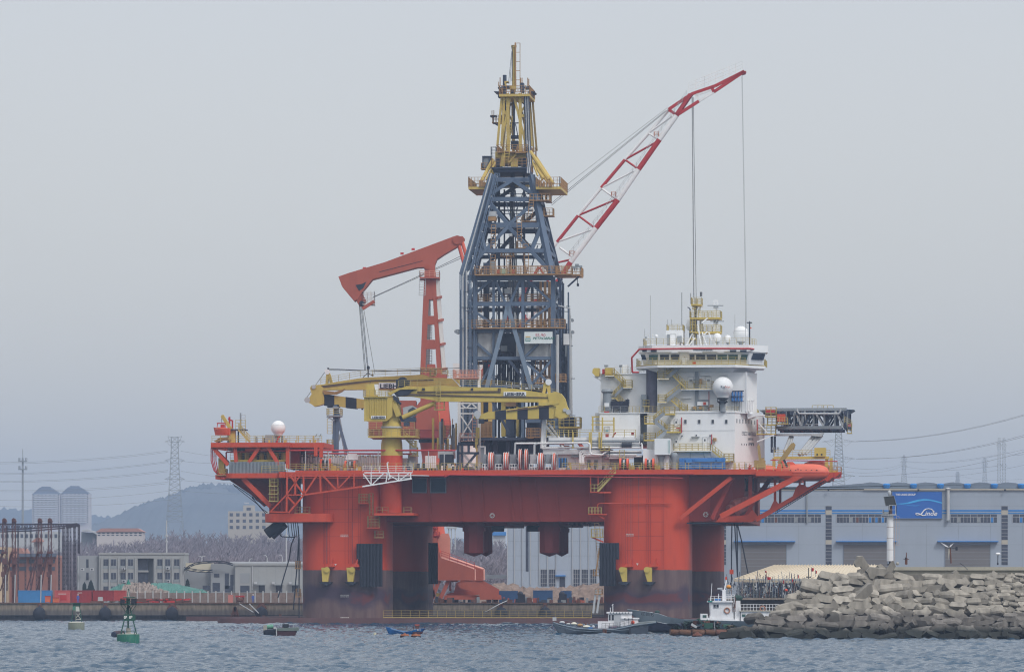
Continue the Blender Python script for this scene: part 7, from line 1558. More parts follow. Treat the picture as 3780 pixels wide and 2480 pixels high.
# ================================================================ port buildings on the right
M_wh = mat('warehouse_wall',(.30,.35,.425),.8,.06,.08,.15,(.17,.18,.20),streak=True);M_wh2 = mat('pale_cladding',(.33,.385,.47),.7,.05,.1)
M_stripe = mat('blue_stripe_paint',(.03,.19,.52),.6,.06);M_door = mat('grey_roller_door',(.15,.145,.15),.7,.08,.2);M_roof = mat('blue_grey_roof',(.16,.20,.26),.7,.15,.05);M_cream = mat('cream_panel',(.40,.38,.33),.7,.1)
M_pane = mat('dim_window_pane',(.045,.055,.085),.3,.4,.8,spec=.5);M_frm = mat('window_frame_grey',(.42,.44,.47),.6,.08)
VW = 1010
wh = Thing('warehouse','long grey blue warehouse with blue stripes and ribbon windows right of the rig','warehouse',(P(3250,2200,VW).x,VW+20,3.3))
wh.part('wall',MB().pbox(2560,1808,3960,2221,VW,38),M_wh);wh.part('coping',MB().pbox(3190,1803,3960,1808.5,VW-.4,1).pbox(2700,1806,3190,1808.5,VW-.2,1),M_cream)
pts = [(2560,1808),(2700,1800),(2850,1796),(3000,1796),(3090,1792),(3150,1786)]
for i in range(7):
 x = 3160+i*101;pts += [(x+20,1784),(x+52,1779),(x+84,1782),(x+101,1786)]
pts += [(3960,1792),(3960,1802.5),(2560,1802.5)]
wh.part('roof',MB().pprism(pts,VW+1,34),M_roof)
for i in range(6): c = P(3274+i*99.5,1789,VW);wh.part('skylight',MB().lathe((c.x,VW+.9,c.z),[(.02,-.9),(.6,-.7),(.85,.0),(.6,.3),(.02,.35)],12),M_stripe,smooth=True)
for y0,y1 in ((1881,1887),(1891.5,1895.5)):
 for a,b in ((2780,3046),(3072,3293),(3478,3695),(3722,3960)): wh.part('blue_stripe',MB().pbox(a,y0,b,y1,VW-.06,.06),M_stripe)
def ribbon(a,b,n):
 w = wh.part('ribbon_window',MB().pbox(a,1898,b,1928,VW-.05,.1),M_pane);st_ = (b-a)/n
 for i in range(n):
  x = a+i*st_;q = MB().pbox(x,1898,x+1.3,1928,VW-.14,.1);
  if i%1 == 0: q.pbox(x+1.3,1906.5,x+st_,1907.8,VW-.13,.08)
  q.pbox(x+st_/2,1908,x+st_/2+1.0,1928,VW-.12,.07);wh.part('window_frame',q,M_frm,under=w)
  if rr.random() < .35: wh.part('curtain',MB().pbox(x+2,1909,x+st_/2-1,1927,VW-.07,.03),rr.choice([M_rust,M_grey,M_stripe]),under=w)
ribbon(2784,3030,10);ribbon(3088,3276,8);ribbon(3508,3680,7);ribbon(3738,3960,9)
def vstrip(a,b):
 for y0,y1 in ((1866,1882),(1899,1992),(2008,2084)):
  w = wh.part('stair_window',MB().pbox(a,y0,b,y1,VW-.05,.1),M_pane)
  n = round((y1-y0)/12.8)
  for i in range(n): wh.part('window_bar',MB().pbox(a,y0+(y1-y0)*i/n,b,y0+(y1-y0)*i/n+1.1,VW-.13,.09),M_frm,under=w)
 wh.part('cream_panel',MB().pbox(a,1882.5,b,1898.5,VW-.08,.1).pbox(a,1992.5,b,2007.5,VW-.08,.1),M_cream)
vstrip(3048,3070);vstrip(3697,3720);vstrip(2672,2680)
for a,b,ca,cb in ((2736,2902,2710,2936),(3114,3276,3087,3312),(3489,3654,3462,3686)):
 d_ = wh.part('roller_door',MB().pbox(a,2010,b,2136,VW+.02,.1),M_door);wh.part('door_reveal',MB().pbox(a-1.5,2008,b+1.5,2010.5,VW-.12,.2).pbox(a-1.5,2010.5,a,2200,VW-.12,.2).pbox(b,2010.5,b+1.5,2200,VW-.12,.2),M_roof)
 w0 = MB().pbox(a,2010.5,b,2200,VW-.08,.06);wh.part('door_leaf',w0,M_door)
 for k in range(9): wh.part('door_slat',MB().pbox(a,2024+k*13,b,2024.8+k*13,VW-.10,.03),M_grey,under=d_)
 wh.part('canopy',MB().pbox(ca,1996,cb,1999.5,VW-1.2,1.2),M_stripe)
for px in (2977,3001): wh.part('drain_pipe',MB().pbox(px,1822 if px < 3000 else 1822,px+4.5,1930,VW-.4,.3),M_grey) if px == 2977 else None
for px in list(range(2830,3960,118)): wh.part('wall_joint',MB().pbox(px,1932,px+.9,2130,VW-.02,.03),M_grey)
for y in (1832,1866,1940,2009): wh.part('wall_joint',MB().pbox(2720,y,3960,y+.7,VW-.015,.02),M_grey)
for px,py in ((3058,1808),(3390,1808),(3710,1808)): wh.part('roof_lamp',MB().tube(P(px-3,py,VW-.8),P(px+3,py,VW-.8),.22,8),M_dark)
dp = wh.part('vent_duct',MB().tube(P(3500,1804,VW-.6),P(3500,1918,VW-.6),.36,12),M_lgrey,smooth=True);wh.part('duct_cap',MB().lathe(P(3500,1802,VW-.6),[(.6,-.12),(.5,.05),(.02,.22)],14),M_lgrey,under=dp,smooth=True);wh.part('duct_elbow',MB().sphere(P(3499,1920,VW-.6),.45,12,8),M_grey,under=dp,smooth=True)
bbd = Thing('billboard','blue billboard with white script lettering and a light wave, on the warehouse wall','billboard',(P(3386,1912,VW-.3).x,VW-.3,P(3386,1912,VW-.3).z))
M_bill = mat('billboard_blue',(.020,.115,.43),.5,.05,.2);M_wave = mat('billboard_light_blue',(.05,.36,.72),.5,.2,.5)
bbd.part('panel',MB().pbox(3294,1814,3477,1912,VW-.35,.3),M_bill);f = MB()
for q in ((3293,1812.5,3478,1814),(3293,1912,3478,1913.5),(3292.6,1814,3294,1912),(3477,1814,3478.4,1912)): f.pbox(*q,VW-.4,.32)
bbd.part('frame',f,M_roof)
up_ = [(3308,1858),(3330,1857),(3350,1854),(3370,1848),(3390,1843),(3410,1841),(3430,1842),(3450,1846),(3477,1853)]
lo_ = [(3477,1858),(3450,1851),(3430,1847),(3410,1846.5),(3390,1850),(3372,1855),(3350,1859),(3330,1860.5),(3308,1859.5)]
bbd.part('wave',MB().pprism(up_+lo_,VW-.38,.03),M_wave);bbd.part('wave',MB().pprism([(3330,1860.5),(3350,1862),(3380,1864),(3400,1861),(3384,1868),(3355,1866)],VW-.375,.02),mat('billboard_mid_blue',(.03,.2,.55)))
tx(bbd,'THE LINDE GROUP',3306,1828,VW-.37,.62,M_white,bbd.o,1.0,.012) if False else None
p = P(3306,1828,VW-.38);text('THE LINDE GROUP',.60,WD,(p.x,p.y,p.z),M_white,'lettering',bbd,xs=.86,bold=.012)
p = P(3413,1902,VW-.38);text('inde',1.42,WD,(p.x,p.y,p.z),M_white,'lettering',bbd,xs=1.12,bold=.015,ital=.3)
def stroke(pts,w):
 for a,b,w0 in zip(pts,pts[1:],w): bbd.part('script_initial',MB().bar(P(*a,VW-.39),P(*b,VW-.39),w0,.04,up=(0,1,0)) if False else MB().tube(P(*a,VW-.39),P(*b,VW-.39),w0/2,6),M_white)
stroke([(3398,1899),(3404,1892),(3411,1883),(3418,1878),(3427,1876.5),(3437,1878),(3444,1883),(3445,1888)],[.3,.3,.28,.2,.2,.22,.26])
stroke([(3381,1898),(3380,1894.5),(3385,1893),(3392,1895),(3400,1899.5),(3408,1902),(3416,1901)],[.16,.16,.2,.24,.28,.2])
stroke([(3381,1898),(3386,1900),(3393,1899),(3399,1897)],[.16,.18,.2])
# middle hall seen under the deck
VM = 1000
mh = Thing('port_hall','pale blue clad port hall with white ribs and tall windows, seen under the rig','hall',(P(2050,2200,VM).x,VM+15,3.3))
mh.part('wall',MB().pbox(1872,1830,2470,2222,VM,30),M_wh2)
for px in (1872,1898,1926,1957,1989,2020,2051,2111,2142,2172,2202,2232,2262): mh.part('rib',MB().pbox(px,1832,px+2.2,2158,VM-.22,.2),M_frm)
mh.part('stair_window',MB().pbox(1941,1940,1951,2108,VM-.05,.08),M_pane)
for x0 in (1995,2026,2116,2147,2178):
 w = mh.part('window',MB().pbox(x0,2100,x0+23,2163,VM-.05,.1),M_pane)
 for k in range(3): mh.part('window_bar',MB().pbox(x0+k*8,2100,x0+k*8+1.1,2163,VM-.14,.09),M_frm,under=w)
 for k in range(4): mh.part('window_bar',MB().pbox(x0,2100+k*17,x0+23,2101+k*17,VM-.12,.07),M_frm,under=w)
door_ = mh.part('door',MB().pbox(2066,2130,2086,2166,VM-.1,.1),M_pane);mh.part('canopy',MB().pbox(2050,2122,2088,2126,VM-.8,.8),M_stripe)
for y in (1996,2050,2102): mh.part('wall_joint',MB().pbox(1875,y,2470,y+.7,VM-.02,.03),M_grey)
solo('low_white_wall',MB().pbox(1785,2120,1870,2134,1020,4),M_frm,'low whitish wall strip left of the pale blue hall under the rig','wall')
t = Thing('blue_shed','small blue roofed shed in the distance left of the pale blue hall','shed',(P(1840,2010,1800).x,1800,3.3));t.part('roof',MB().pbox(1817,1962,1868,1975,1795,10),M_stripe);t.part('wall',MB().pbox(1820,1975,1866,2223,1796,8),M_frm)
t = Thing('concrete_gantry','pale concrete gantry frame in the distance beside the red crane column','gantry',(P(1670,2000,1500).x,1500,3.3));t.part('beam',MB().pbox(1648,1938,1686,1950,1500,4),M_lgrey)
for px in (1654,1664,1678): t.part('column',MB().pbox(px,1950,px+4,2223,1500.5,2),M_lgrey)
# ================================================================ port offices on the left
M_off = mat('office_wall',(.31,.325,.335),.85,.06,.1,.15,(.2,.2,.2));M_off2 = mat('office_side_wall',(.265,.285,.31),.85,.06,.1)
VO = 1060
of = Thing('office_building','three storey grey office building with a central recess behind the red containers','office building',(P(480,2200,VO).x,VO+8,3.3))
of.part('side_wing',MB().pbox(284,2050,366,2222,VO+1,14),M_off2);of.part('wall',MB().pbox(366,2046,508,2222,VO,15).pbox(566,2046,680,2222,VO,15).pbox(508,2046,566,2060,VO,15),M_off);of.part('parapet',MB().pbox(364,2039,682,2046,VO-.2,15),M_off)
of.part('recess_wall',MB().pbox(508,2060,566,2222,VO+3,2),M_off2);of.part('recess_glazing',MB().pbox(510,2063,546,2104,VO+1.5,.2).pbox(510,2112,546,2150,VO+1.5,.2),M_pane)
for y in (2104,): of.part('recess_slab',MB().pbox(508,2104,548,2111,VO+1,2),M_off)
WX = (382,410,445,473,581,610,643)
for x in WX:
 for y,h in ((2063,24),(2113,24),(2163,18)):
  w = of.part('window',MB().pbox(x,y,x+18,y+h,VO-.04,.1),M_pane);of.part('window_bar',MB().pbox(x+8.6,y,x+9.4,y+h,VO-.1,.06),M_grey,under=w);of.part('sill_panel',MB().pbox(x-4,y+h+1.5,x+22,y+h+11,VO-.06,.1),M_grey,under=w) if y < 2150 else None
for x in (376,404,438,467,500,572,603,636,668): of.part('pilaster',MB().pbox(x-2.6,2056,x+2.6,2200,VO-.35,.34),M_off)
for x,y in ((450,2094),(614,2092),(452,2140),(616,2140),(334,2096),(298,2096)): w = of.part('air_conditioner',MB().pbox(x,y,x+12,y+9,VO-.9,.7),M_frm);of.part('fan_grille',MB().tube(P(x+5,y+4.5,VO-.95),P(x+5,y+4.5,VO-.9),.2,8),M_dark,under=w)
for y0,y1 in ((2063,2095),(2112,2140)): of.part('window',MB().pbox(318,y0,327,y1,VO+.95,.1),M_pane)
for x in (288,357): of.part('drain_pipe',MB().pbox(x,2050,x+1.6,2175,VO+.8,.2),M_frm)
for x in (321,406,425,479): of.part('roof_lamp',MB().pbox(x-1.6,2036,x+1.6,2040,VO+2,.4),M_frm)
lo = Thing('low_port_building','low grey flat roofed port building between the office and the rig','building',(P(950,2200,VO).x,VO+8,3.3))
lo.part('wall',MB().pbox(868,2080,1180,2222,VO,14),M_off);lo.part('left_wing',MB().pbox(778,2080,868,2222,VO+1.2,12),M_off2);lo.part('link_wing',MB().pbox(680,2110,778,2222,VO+3,10),M_off2);lo.part('parapet',MB().pbox(866,2079,1182,2086,VO-.25,.24),M_off)
lo.part('white_roof',MB().pbox(850,2072,1180,2078.5,VO+4,12),M_frm)
for q in ((887,2115,921,2152),(790,2116,810,2130),(830,2115,845,2172),(850,2120,862,2160),(785,2150,812,2182),(830,2160,860,2185),(748,2160,775,2175),(887,2160,921,2185),(955,2158,978,2185),(1018,2158,1042,2185),(1078,2158,1100,2185)): lo.part('window',MB().pbox(*q,VO-.05 if q[0] > 868 else VO+1.15,.1),M_pane if q[1] > 2140 else M_off2 if q[0]==887 else M_pane)
for px in (955,985,1016,1045,1076,1106): lo.part('wall_joint',MB().pbox(px,2090,px+1,2150,VO-.03,.04),M_off2)
for px in (938,1004,1066): w = lo.part('air_conditioner',MB().pbox(px,2146,px+10,2155,VO-.9,.7),M_frm)
for a in (945,1012,1072): lo.part('canopy',MB().pbox(a,2156,a+32,2159,VO-1.5,1.5),M_grey)
lo.part('drain_pipe',MB().pbox(930,2088,932.5,2175,VO-.3,.2),M_frm)
tp = Thing('tarpaulin_roof','cream tarpaulin roof under black lattice arches between the two grey buildings','tent roof',(P(730,2110,VO+6).x,VO+6,3.3))
tp.part('tarpaulin',MB().pprism([(678,2078),(720,2076),(780,2074),(790,2082),(779,2112),(730,2112),(700,2104),(678,2106)],VO+5,3),mat('cream_tarpaulin',(.52,.48,.38),.8,.08))
m1 = MB();arc_ = [(680,2100),(700,2086),(720,2077),(750,2072),(790,2070),(830,2072),(860,2080)];low_ = [(680,2093),(705,2098),(730,2102),(760,2104),(785,2102)]
for a,b in zip(arc_,arc_[1:]): m1.bar(P(*a,VO-.5),P(*b,VO-.5),.22);m1.bar(P(a[0],a[1]+6,VO-.5),P(b[0],b[1]+6,VO-.5),.22);m1.bar(P(a[0],a[1],VO-.5),P(b[0],b[1]+6,VO-.5),.16)
for a,b in zip(low_,low_[1:]): m1.bar(P(*a,VO-.5),P(*b,VO-.5),.2);m1.bar(P(a[0],a[1]+8,VO-.5),P(b[0],b[1]+8,VO-.5),.2);m1.bar(P(a[0],a[1]+8,VO-.5),P(b[0],b[1],VO-.5),.16)
tp.part('lattice_arch',m1,M_dark)
for px,y0,y1,v,lab in ((615,1920,2222,1150,'thin white antenna pole rising behind the grey office building'),(1057,1925,2222,1120,'tall white pole left of the rig column')):
 t = Thing('antenna_pole',lab,'pole',(P(px,y1,v).x,v,3.3));t.part('pole',MB().tube(P(px,y1,v),P(px,y0,v),.28,8,.12),M_frm);t.part('collar',MB().tube(P(px,1974,v),P(px,1980,v),.4,8),M_frm);t.part('collar',MB().tube(P(px,1996,v),P(px,2000,v),.36,8),M_frm) if px == 615 else None
def lamp(px,py,v,label,double=False,flip=1):
 t = Thing('street_lamp',label,'street lamp',(P(px,2200,v).x,v,3.3),group='pale curved street lamps');t.part('pole',MB().tube(P(px,2222,v),P(px,py+8,v),.11,6),M_frm)
 for s_ in ((1,-1) if double else (flip,)): t.part('arm',MB().path([P(px,py+8,v),P(px+s_*1.5,py+3,v),P(px+s_*4,py,v),P(px+s_*9,py-1,v)][:4],.09,5),M_frm);t.part('lamp_head',MB().bar(P(px+s_*8,py-1,v),P(px+s_*13,py,v),.2,.12),M_frm)
for k,(px,py,dbl,fl) in enumerate(((689,2046,False,-1),(745,2052,True,1),(986,2050,False,-1),(1042,2048,False,-1),(920,2062,False,1))):
 lamp(px,py,1110,['curved street lamp just right of the grey office roof','double armed street lamp above the cream tarpaulin','curved street lamp over the low grey building','street lamp nearest the rig above the low building','short street lamp over the middle of the low grey building'][k],dbl,fl)
# conifers in front of the office
M_con = mat('dark_conifer',(.022,.035,.035),.95,.3,1.0)
def conifer(px0,px1,pyt,v,label):
 a,b = P(px0,2185,v),P(px1,2185,v);c = Vector(((a.x+b.x)/2,v,3.3));H = P(px0,pyt,v).z-3.3;R_ = (b.x-a.x)/2;t = Thing('conifer',label,'tree',c)
 q = MB()
 for i in range(700):
  f = rr.random()**.7;zz = 3.3+H*(1-f*.95)*.98;r = R_*(f)*(.55+.5*rr.random());an = rr.random()*2*PI;s_ = .22+.3*rr.random();x,y = c.x+r*math.cos(an),c.y+r*math.sin(an)
  q.add([(x-s_,y,zz-s_*.6),(x+s_*.8,y+s_*.3,zz-s_*.8),(x,y-s_*.2,zz+s_)],[(0,1,2)])
 t.part('crown',q,M_con);t.part('trunk',MB().tube(c,(c.x,c.y,3.3+H*.9),.18,6,.04),M_rust)
for q in ((303,322,2150,'narrow dark conifer at the left corner of the office building'),(310,362,2142,'broad dark conifer before the office side wing'),(680,706,2138,'small pointed dark conifer right of the office building')): conifer(q[0],q[1],q[2],1045,q[3])
# ================================================================ lattice masts at far left
def lattice(th,px,y0,y1,w_px,v,m,name='mast_lattice',step=14,r=.11,y0d=None):
 q = MB();w = WD.m(w_px,v)/2;
 for sx in (-1,1):
  for dy in (-w,w): a = P(px,y1,v);b = P(px,y0,v);q.bar((a.x+sx*w,v+dy,a.z),(b.x+sx*w,v+dy,b.z),r*1.8)
 y = y0;k = 0
 while y < y1:
  za,zb_ = P(px,y,v).z,P(px,min(y+step,y1),v).z;x = P(px,y,v).x
  for dy in (-w,w): q.bar((x-w,v+dy,za),(x+w,v+dy,zb_),r) if k%2 else q.bar((x+w,v+dy,za),(x-w,v+dy,zb_),r)
  q.bar((x-w,v-w,za),(x+w,v-w,za),r);y += step;k += 1
 return th.part(name,q,m,kind='stuff')
M_mast = mat('rusty_mast_paint',(.11,.05,.05),.8,.3,.6)
for k,px in enumerate((16,51,147,184)):
 v = 902+k;t = Thing('lattice_mast','rusty red lattice crane mast on the quay, %s' % ['leftmost of the four','second from the left','third from the left','rightmost of the four'][k],'lattice mast',(P(px,2200,v).x,v,3.4),group='four rusty lattice masts')
 lattice(t,px,1926,2228,12,v,M_mast,step=13,r=.06)
 t.part('mast_head',MB().pprism([(px-8,1916),(px-2,1911),(px+4,1914),(px+6,1920),(px+9,1926),(px-8,1926)],v-.7,1.6),M_mast);t.part('mast_head',MB().pbox(px-7,1926,px+5,1930,v-.5,1.2),M_mast)
 t.part('mast_collar',MB().pbox(px-11,2034,px+8,2042,v-.8,1.6),M_mast);t.part('mast_machine',MB().pbox(px-8,2062,px+9,2082,v-.7,1.5),M_mast);t.part('mast_machine',MB().pbox(px-12,2110,px+2,2128,v-.8,1.6),M_mast);t.part('mast_core',MB().pbox(px-3,2060,px+6,2228,v-.3,.7),M_mast)
 for dx in (-26,-16): t.part('back_stay',MB().tube(P(px-8,2036,v),P(px-8+dx*1.6,2180,v),.13,5),M_mast)
 t.part('white_pipe',MB().tube(P(px+5,2120,v-1),P(px+3,2226,v-1),.12,6),M_frm)
gf = Thing('gantry_framework','dark steel lattice gantry framework behind the rusty masts at far left','gantry framework',(P(150,2200,960).x,960,3.3))
M_gf = mat('dark_gantry_steel',(.05,.045,.065),.8,.2)
m1 = MB()
for (a,b) in (((0,1933),(292,1935)),((0,1955),(100,1951)),((100,1951),(200,1944)),((200,1944),(292,1938)),((0,1962),(120,1958)),((120,1958),(240,1948))): m1.bar(P(*a,960),P(*b,960),.28)
for i in range(30): px = i*9.6;y = 1948-px*.04;m1.bar(P(px,1934,960),P(px+9,1954-px*.05,960),.13);m1.bar(P(px+9,1934,960),P(px,1956-px*.05,960),.13)
gf.part('top_truss',m1,M_gf,kind='stuff')
for i in range(6): gf.part('truss_chunk',MB().bar(P(245+i*7,1944-i,964),P(252+i*7,1940-i,964),.8),M_gf)
for px,y1 in ((26,2100),(67,2120),(94,2130),(113,2170),(135,2120),(218,2130),(233,2110),(238,2160),(246,2080),(251,2130),(260,2110),(273,2085),(278,2110)): lattice(gf,px,1940,y1+80,4,958+rr.random()*8,M_gf,'column',step=16,r=.05)
lattice(gf,291,1935,2042,5,960,M_gf,'column',step=14,r=.1)

# ================================================================ far buildings, pylons, woods
def block(name,label,px0,px1,py0,v,m,cols,rows,cat='building',roof=None,y1=None,rm=None,base=2218,winm=None,wf=.55,d=14):
 t = Thing(name,label,cat,(P((px0+px1)/2,base,v).x,v+d/2,3.3));t.part('wall',MB().pbox(px0,py0,px1,base,v,d),m)
 y1 = y1 or base;cw_,rh_ = (px1-px0)/cols,(y1-py0)/rows
 for i in range(cols):
  for j in range(rows): t.part('window',MB().pbox(px0+cw_*(i+.5-wf/2),py0+rh_*(j+.3),px0+cw_*(i+.5+wf/2),py0+rh_*(j+.8),v-.12,.12),winm or M_pane)
 if roof: t.part('roof',MB().pprism(roof,v-.5,d+1),rm or M_roofm)
 return t
M_apt = mat('apartment_wall',(.50,.47,.47),.8,.06,.02);M_roofm = mat('slate_roof',(.10,.12,.17),.8,.1);M_terr = mat('terracotta_roof',(.36,.19,.16),.8,.12,.1);M_bwin = mat('pale_balcony_glass',(.20,.25,.32),.4,.2,.3)
for a,b,lab,dy in ((118,221,'left one of the two hazy apartment towers on the skyline',2),(224,329,'right one of the two hazy apartment towers on the skyline',0)):
 t = block('apartment_tower',lab,a,b,1820+dy,5200,M_apt,7,13,'apartment tower',roof=[(a,1822+dy),(a+28,1797+dy),(b-36,1797+dy),(b-10,1814+dy),(b,1822+dy)],y1=1930,winm=M_dark,wf=.55,d=30)
 t.part('roof_box',MB().pbox(a+34,1793+dy,b-40,1797+dy,5205,20),M_roofm)
 for j in range(13): t.part('balcony_line',MB().pbox(a+6,1824+j*8.4,b-8,1826.6+j*8.4,5197,2.8),M_white)
t = Thing('telecom_mast','tall telecom mast with two antenna rings, far left above the hills','telecom mast',(P(84,1930,2400).x,2400,3.3))
t.part('mast',MB().tube(P(84,2218,2400),P(84,1690,2400),.75,8,.5),M_grey);t.part('spike',MB().tube(P(84,1700,2400),P(84,1657,2400),.16,6),M_grey)
for y in (1700,1730):
 t.part('antenna_ring',MB().tube(P(84,y+3,2400),P(84,y,2400),2.0,12),M_grey)
 for k in range(8): a_ = k*PI/4;c = P(84,y,2400);t.part('panel_antenna',MB().bar((c.x+2.2*math.cos(a_),2400+2.2*math.sin(a_),c.z-.6),(c.x+2.2*math.cos(a_),2400+2.2*math.sin(a_),c.z+1.5),.3),M_grey)
t = block('villa','long low white building with a terracotta roof on the wooded slope',357,526,1962,1900,M_apt,10,2,y1=1978,roof=[(352,1963),(375,1949),(508,1949),(530,1962)],base=2218,rm=M_terr)
t = Thing('arched_hall','pale arched roof hall beside the terracotta roofed building','hall',(P(330,2000,1950).x,1950,3.3));m1 = MB()
for a,b in zip([(305,1958),(325,1957),(345,1962),(365,1970),(380,1980)],[(325,1957),(345,1962),(365,1970),(380,1980),(392,1992)]): m1.bar(P(*a,1950),P(*b,1950),6,.8,up=(0,0,1));
t.part('roof',m1,M_frm);t.part('wall',MB().pprism([(300,2210),(300,1962),(345,1966),(382,1986),(394,2210)],1952,8),M_grey)
t = block('hillside_building','cream five storey building with arched ground floor windows on the hillside left of the rig',842,1010,1886,2300,mat('cream_wall',(.37,.35,.32),.8,.06,.05),7,3,y1=1956,base=2218,wf=.5,d=18)
t.part('roof_tower',MB().pbox(898,1864,938,1886,2302,8),bpy.data.materials['cream_wall']);t.part('window',MB().pbox(910,1873,926,1883,2301.8,.2),M_pane);t.part('roof_sign',MB().pbox(902,1854,918,1858,2304,1),M_frm)
M_brk = mat('orange_brick_wall',(.27,.125,.10),.85,.12,.3);M_beige = mat('beige_wall',(.50,.40,.28),.85,.08,.2)
t = block('brick_building','orange brick office building with dark window bands behind the rusty masts',30,208,2056,1090,M_brk,5,2,y1=2110,roof=[(28,2056),(50,2022),(78,2022),(94,2048),(208,2048),(208,2056)],base=2222,wf=.7,rm=M_terr)
t.part('blue_roof',MB().pbox(70,2042,206,2054,1088,2),M_roofm)
t = block('beige_building','beige building at the left edge of the picture behind the masts',-60,26,2018,1085,M_beige,2,2,y1=2080,base=2222)
t = Thing('pavilion_tower','little tower with an orange tent roof behind the rusty masts','tower',(P(140,2060,1095).x,1095,3.3));t.part('wall',MB().pbox(126,2000,156,2222,1095,2),M_off);t.part('roof',MB().pprism([(114,2000),(134,1984),(148,1984),(158,1998)],1094,4),M_terr)
t = block('long_white_building','long whitish building low on the wooded hill at far left',0,215,1962,1700,M_lgrey,12,1,y1=1990,base=2218)
# woods of bare trees on the slopes
def woods(name,label,px0,px1,v0,v1,n,topf,m,seed,H=(8,13)):
 r_ = random.Random(seed);V_,F_ = [],[]
 def tri(a,b,w,th_=None):
  k = len(V_);d = Vector(b)-Vector(a);s_ = Vector((d.z,0,-d.x));s_ = s_.normalized()*w if s_.length > 1e-6 else Vector((w,0,0))
  V_.extend([tuple(Vector(a)-s_),tuple(Vector(a)+s_),tuple(b)]);F_.append((k,k+1,k+2))
 for i in range(n):
  v = v0+(v1-v0)*i/n;px = px0+(px1-px0)*r_.random();h = H[0]+(H[1]-H[0])*r_.random();f = (v-v0)/(v1-v0);zb_ = topf(px,f)
  x = (px-KX)/FOC*v;tri((x,v,zb_),(x+r_.random()-.5,v,zb_+h),.28)
  for k in range(26):
   s0 = .12+.75*r_.random();p0 = (x,v+r_.random()-.5,zb_+h*s0);an = r_.random()*2*PI;l = h*(.16+.26*r_.random())*(1.15-s0);p1 = (p0[0]+l*math.cos(an),p0[1]+l*math.sin(an)*.6,p0[2]+l*(.7+.6*r_.random()));tri(p0,p1,.13+.12*r_.random())
   if k%2: tri(p1 if False else tuple((Vector(p0)+Vector(p1))/2),(p1[0]+r_.uniform(-1,1)*l*.5,p1[1],p1[2]+l*.25),.12)
 me = bpy.data.meshes.new(name);me.from_pydata(V_,[],F_);me.materials.append(m);o = bpy.data.objects.new(name,me);COL.objects.link(o);o['kind'] = 'stuff';o['label'] = label;return o
M_wood = mat('bare_branches',(.195,.175,.205),.95,.3,.05);M_wood2 = mat('bare_branches_far',(.095,.085,.085),.95,.3,.05)
def zline(ptsl,v):
 xs_ = [p[0] for p in ptsl];ys_ = [p[1] for p in ptsl]
 return lambda px,vv: CZ+(HY-float(np.interp(px,xs_,ys_)))/FOC*vv
front = 2160
def slope(ptsl,v0,v1,H):
 xs_ = [p[0] for p in ptsl];ys_ = [p[1] for p in ptsl]
 def f(px,t):
  v = v0+(v1-v0)*t;top = CZ+(HY-float(np.interp(px,xs_,ys_)))/FOC*v-H;return 3.3+(top-3.3)*t
 return f
WL = [(-60,1970),(200,1962),(300,2000),(420,1985),(600,1972),(760,1968),(900,1972),(1100,1978),(1400,1985)]
woods('bare_woodland','belt of bare purplish winter trees on the slope behind the grey buildings',-80,1500,1200,2000,3600,slope(WL,1200,2000,10),M_wood,5)
woods('bare_woodland','bare winter trees seen under the rig beside the red crane column',1480,1900,1200,1700,900,slope([(1480,1985),(1660,1990),(1740,1995),(1800,2005),(1900,2010)],1200,1700,10),M_wood,6)
for (a,b,ys2,v0,v1,nm) in ((-200,1560,WL,1195,2005,'slope'),(1470,1920,[(1470,1985),(1660,1990),(1740,1995),(1800,2005),(1900,2010)],1195,1705,'slope')):
 f = slope(ys2,v0,v1,10);K_ = 14;G = 60;PX_ = np.linspace(a,b,G);T_ = np.linspace(0,1.0,K_)
 XX = np.array([[(p-KX)/FOC*(v0+(v1-v0)*t) for p in PX_] for t in T_]);YY = np.array([[v0+(v1-v0)*t for p in PX_] for t in T_]);ZZ = np.array([[f(p,t)-.2 for p in PX_] for t in T_])
 XX = np.vstack([XX,XX[-1:]]);YY = np.vstack([YY,YY[-1:]+120]);ZZ = np.vstack([ZZ,ZZ[-1:]*0+2])
 me = grid_mesh('wooded_slope',XX,YY,ZZ);me.materials.append(mat('leaf_litter',(.10,.075,.07),.95,.3,.05));o = bpy.data.objects.new('wooded_slope',me);COL.objects.link(o);o['kind'] = 'structure'
def crest_trees(pts,v,n,seed,h):
 r_ = random.Random(seed);q = MB()
 for i in range(n):
  px = pts[0][0]+(pts[-1][0]-pts[0][0])*r_.random();py = float(np.interp(px,[p[0] for p in pts],[p[1] for p in pts]))+r_.random()**2*16-1;c = P(px,py,v-30*r_.random());hh = h*(.5+r_.random())
  q.lathe((c.x,c.y,c.z-hh*.5),[(.1,0),(hh*.34,hh*.3),(hh*.3,hh*.7),(.05,hh)],6)
 solo('hillside_trees',q,M_hill,'dark scrub trees scattered along the hill crest in haze',kind='stuff')
crest_trees([(330,1960),(420,1925),(520,1880),(640,1843),(700,1815),(760,1804),(830,1804),(960,1832),(1100,1862)],6590,520,3,13)
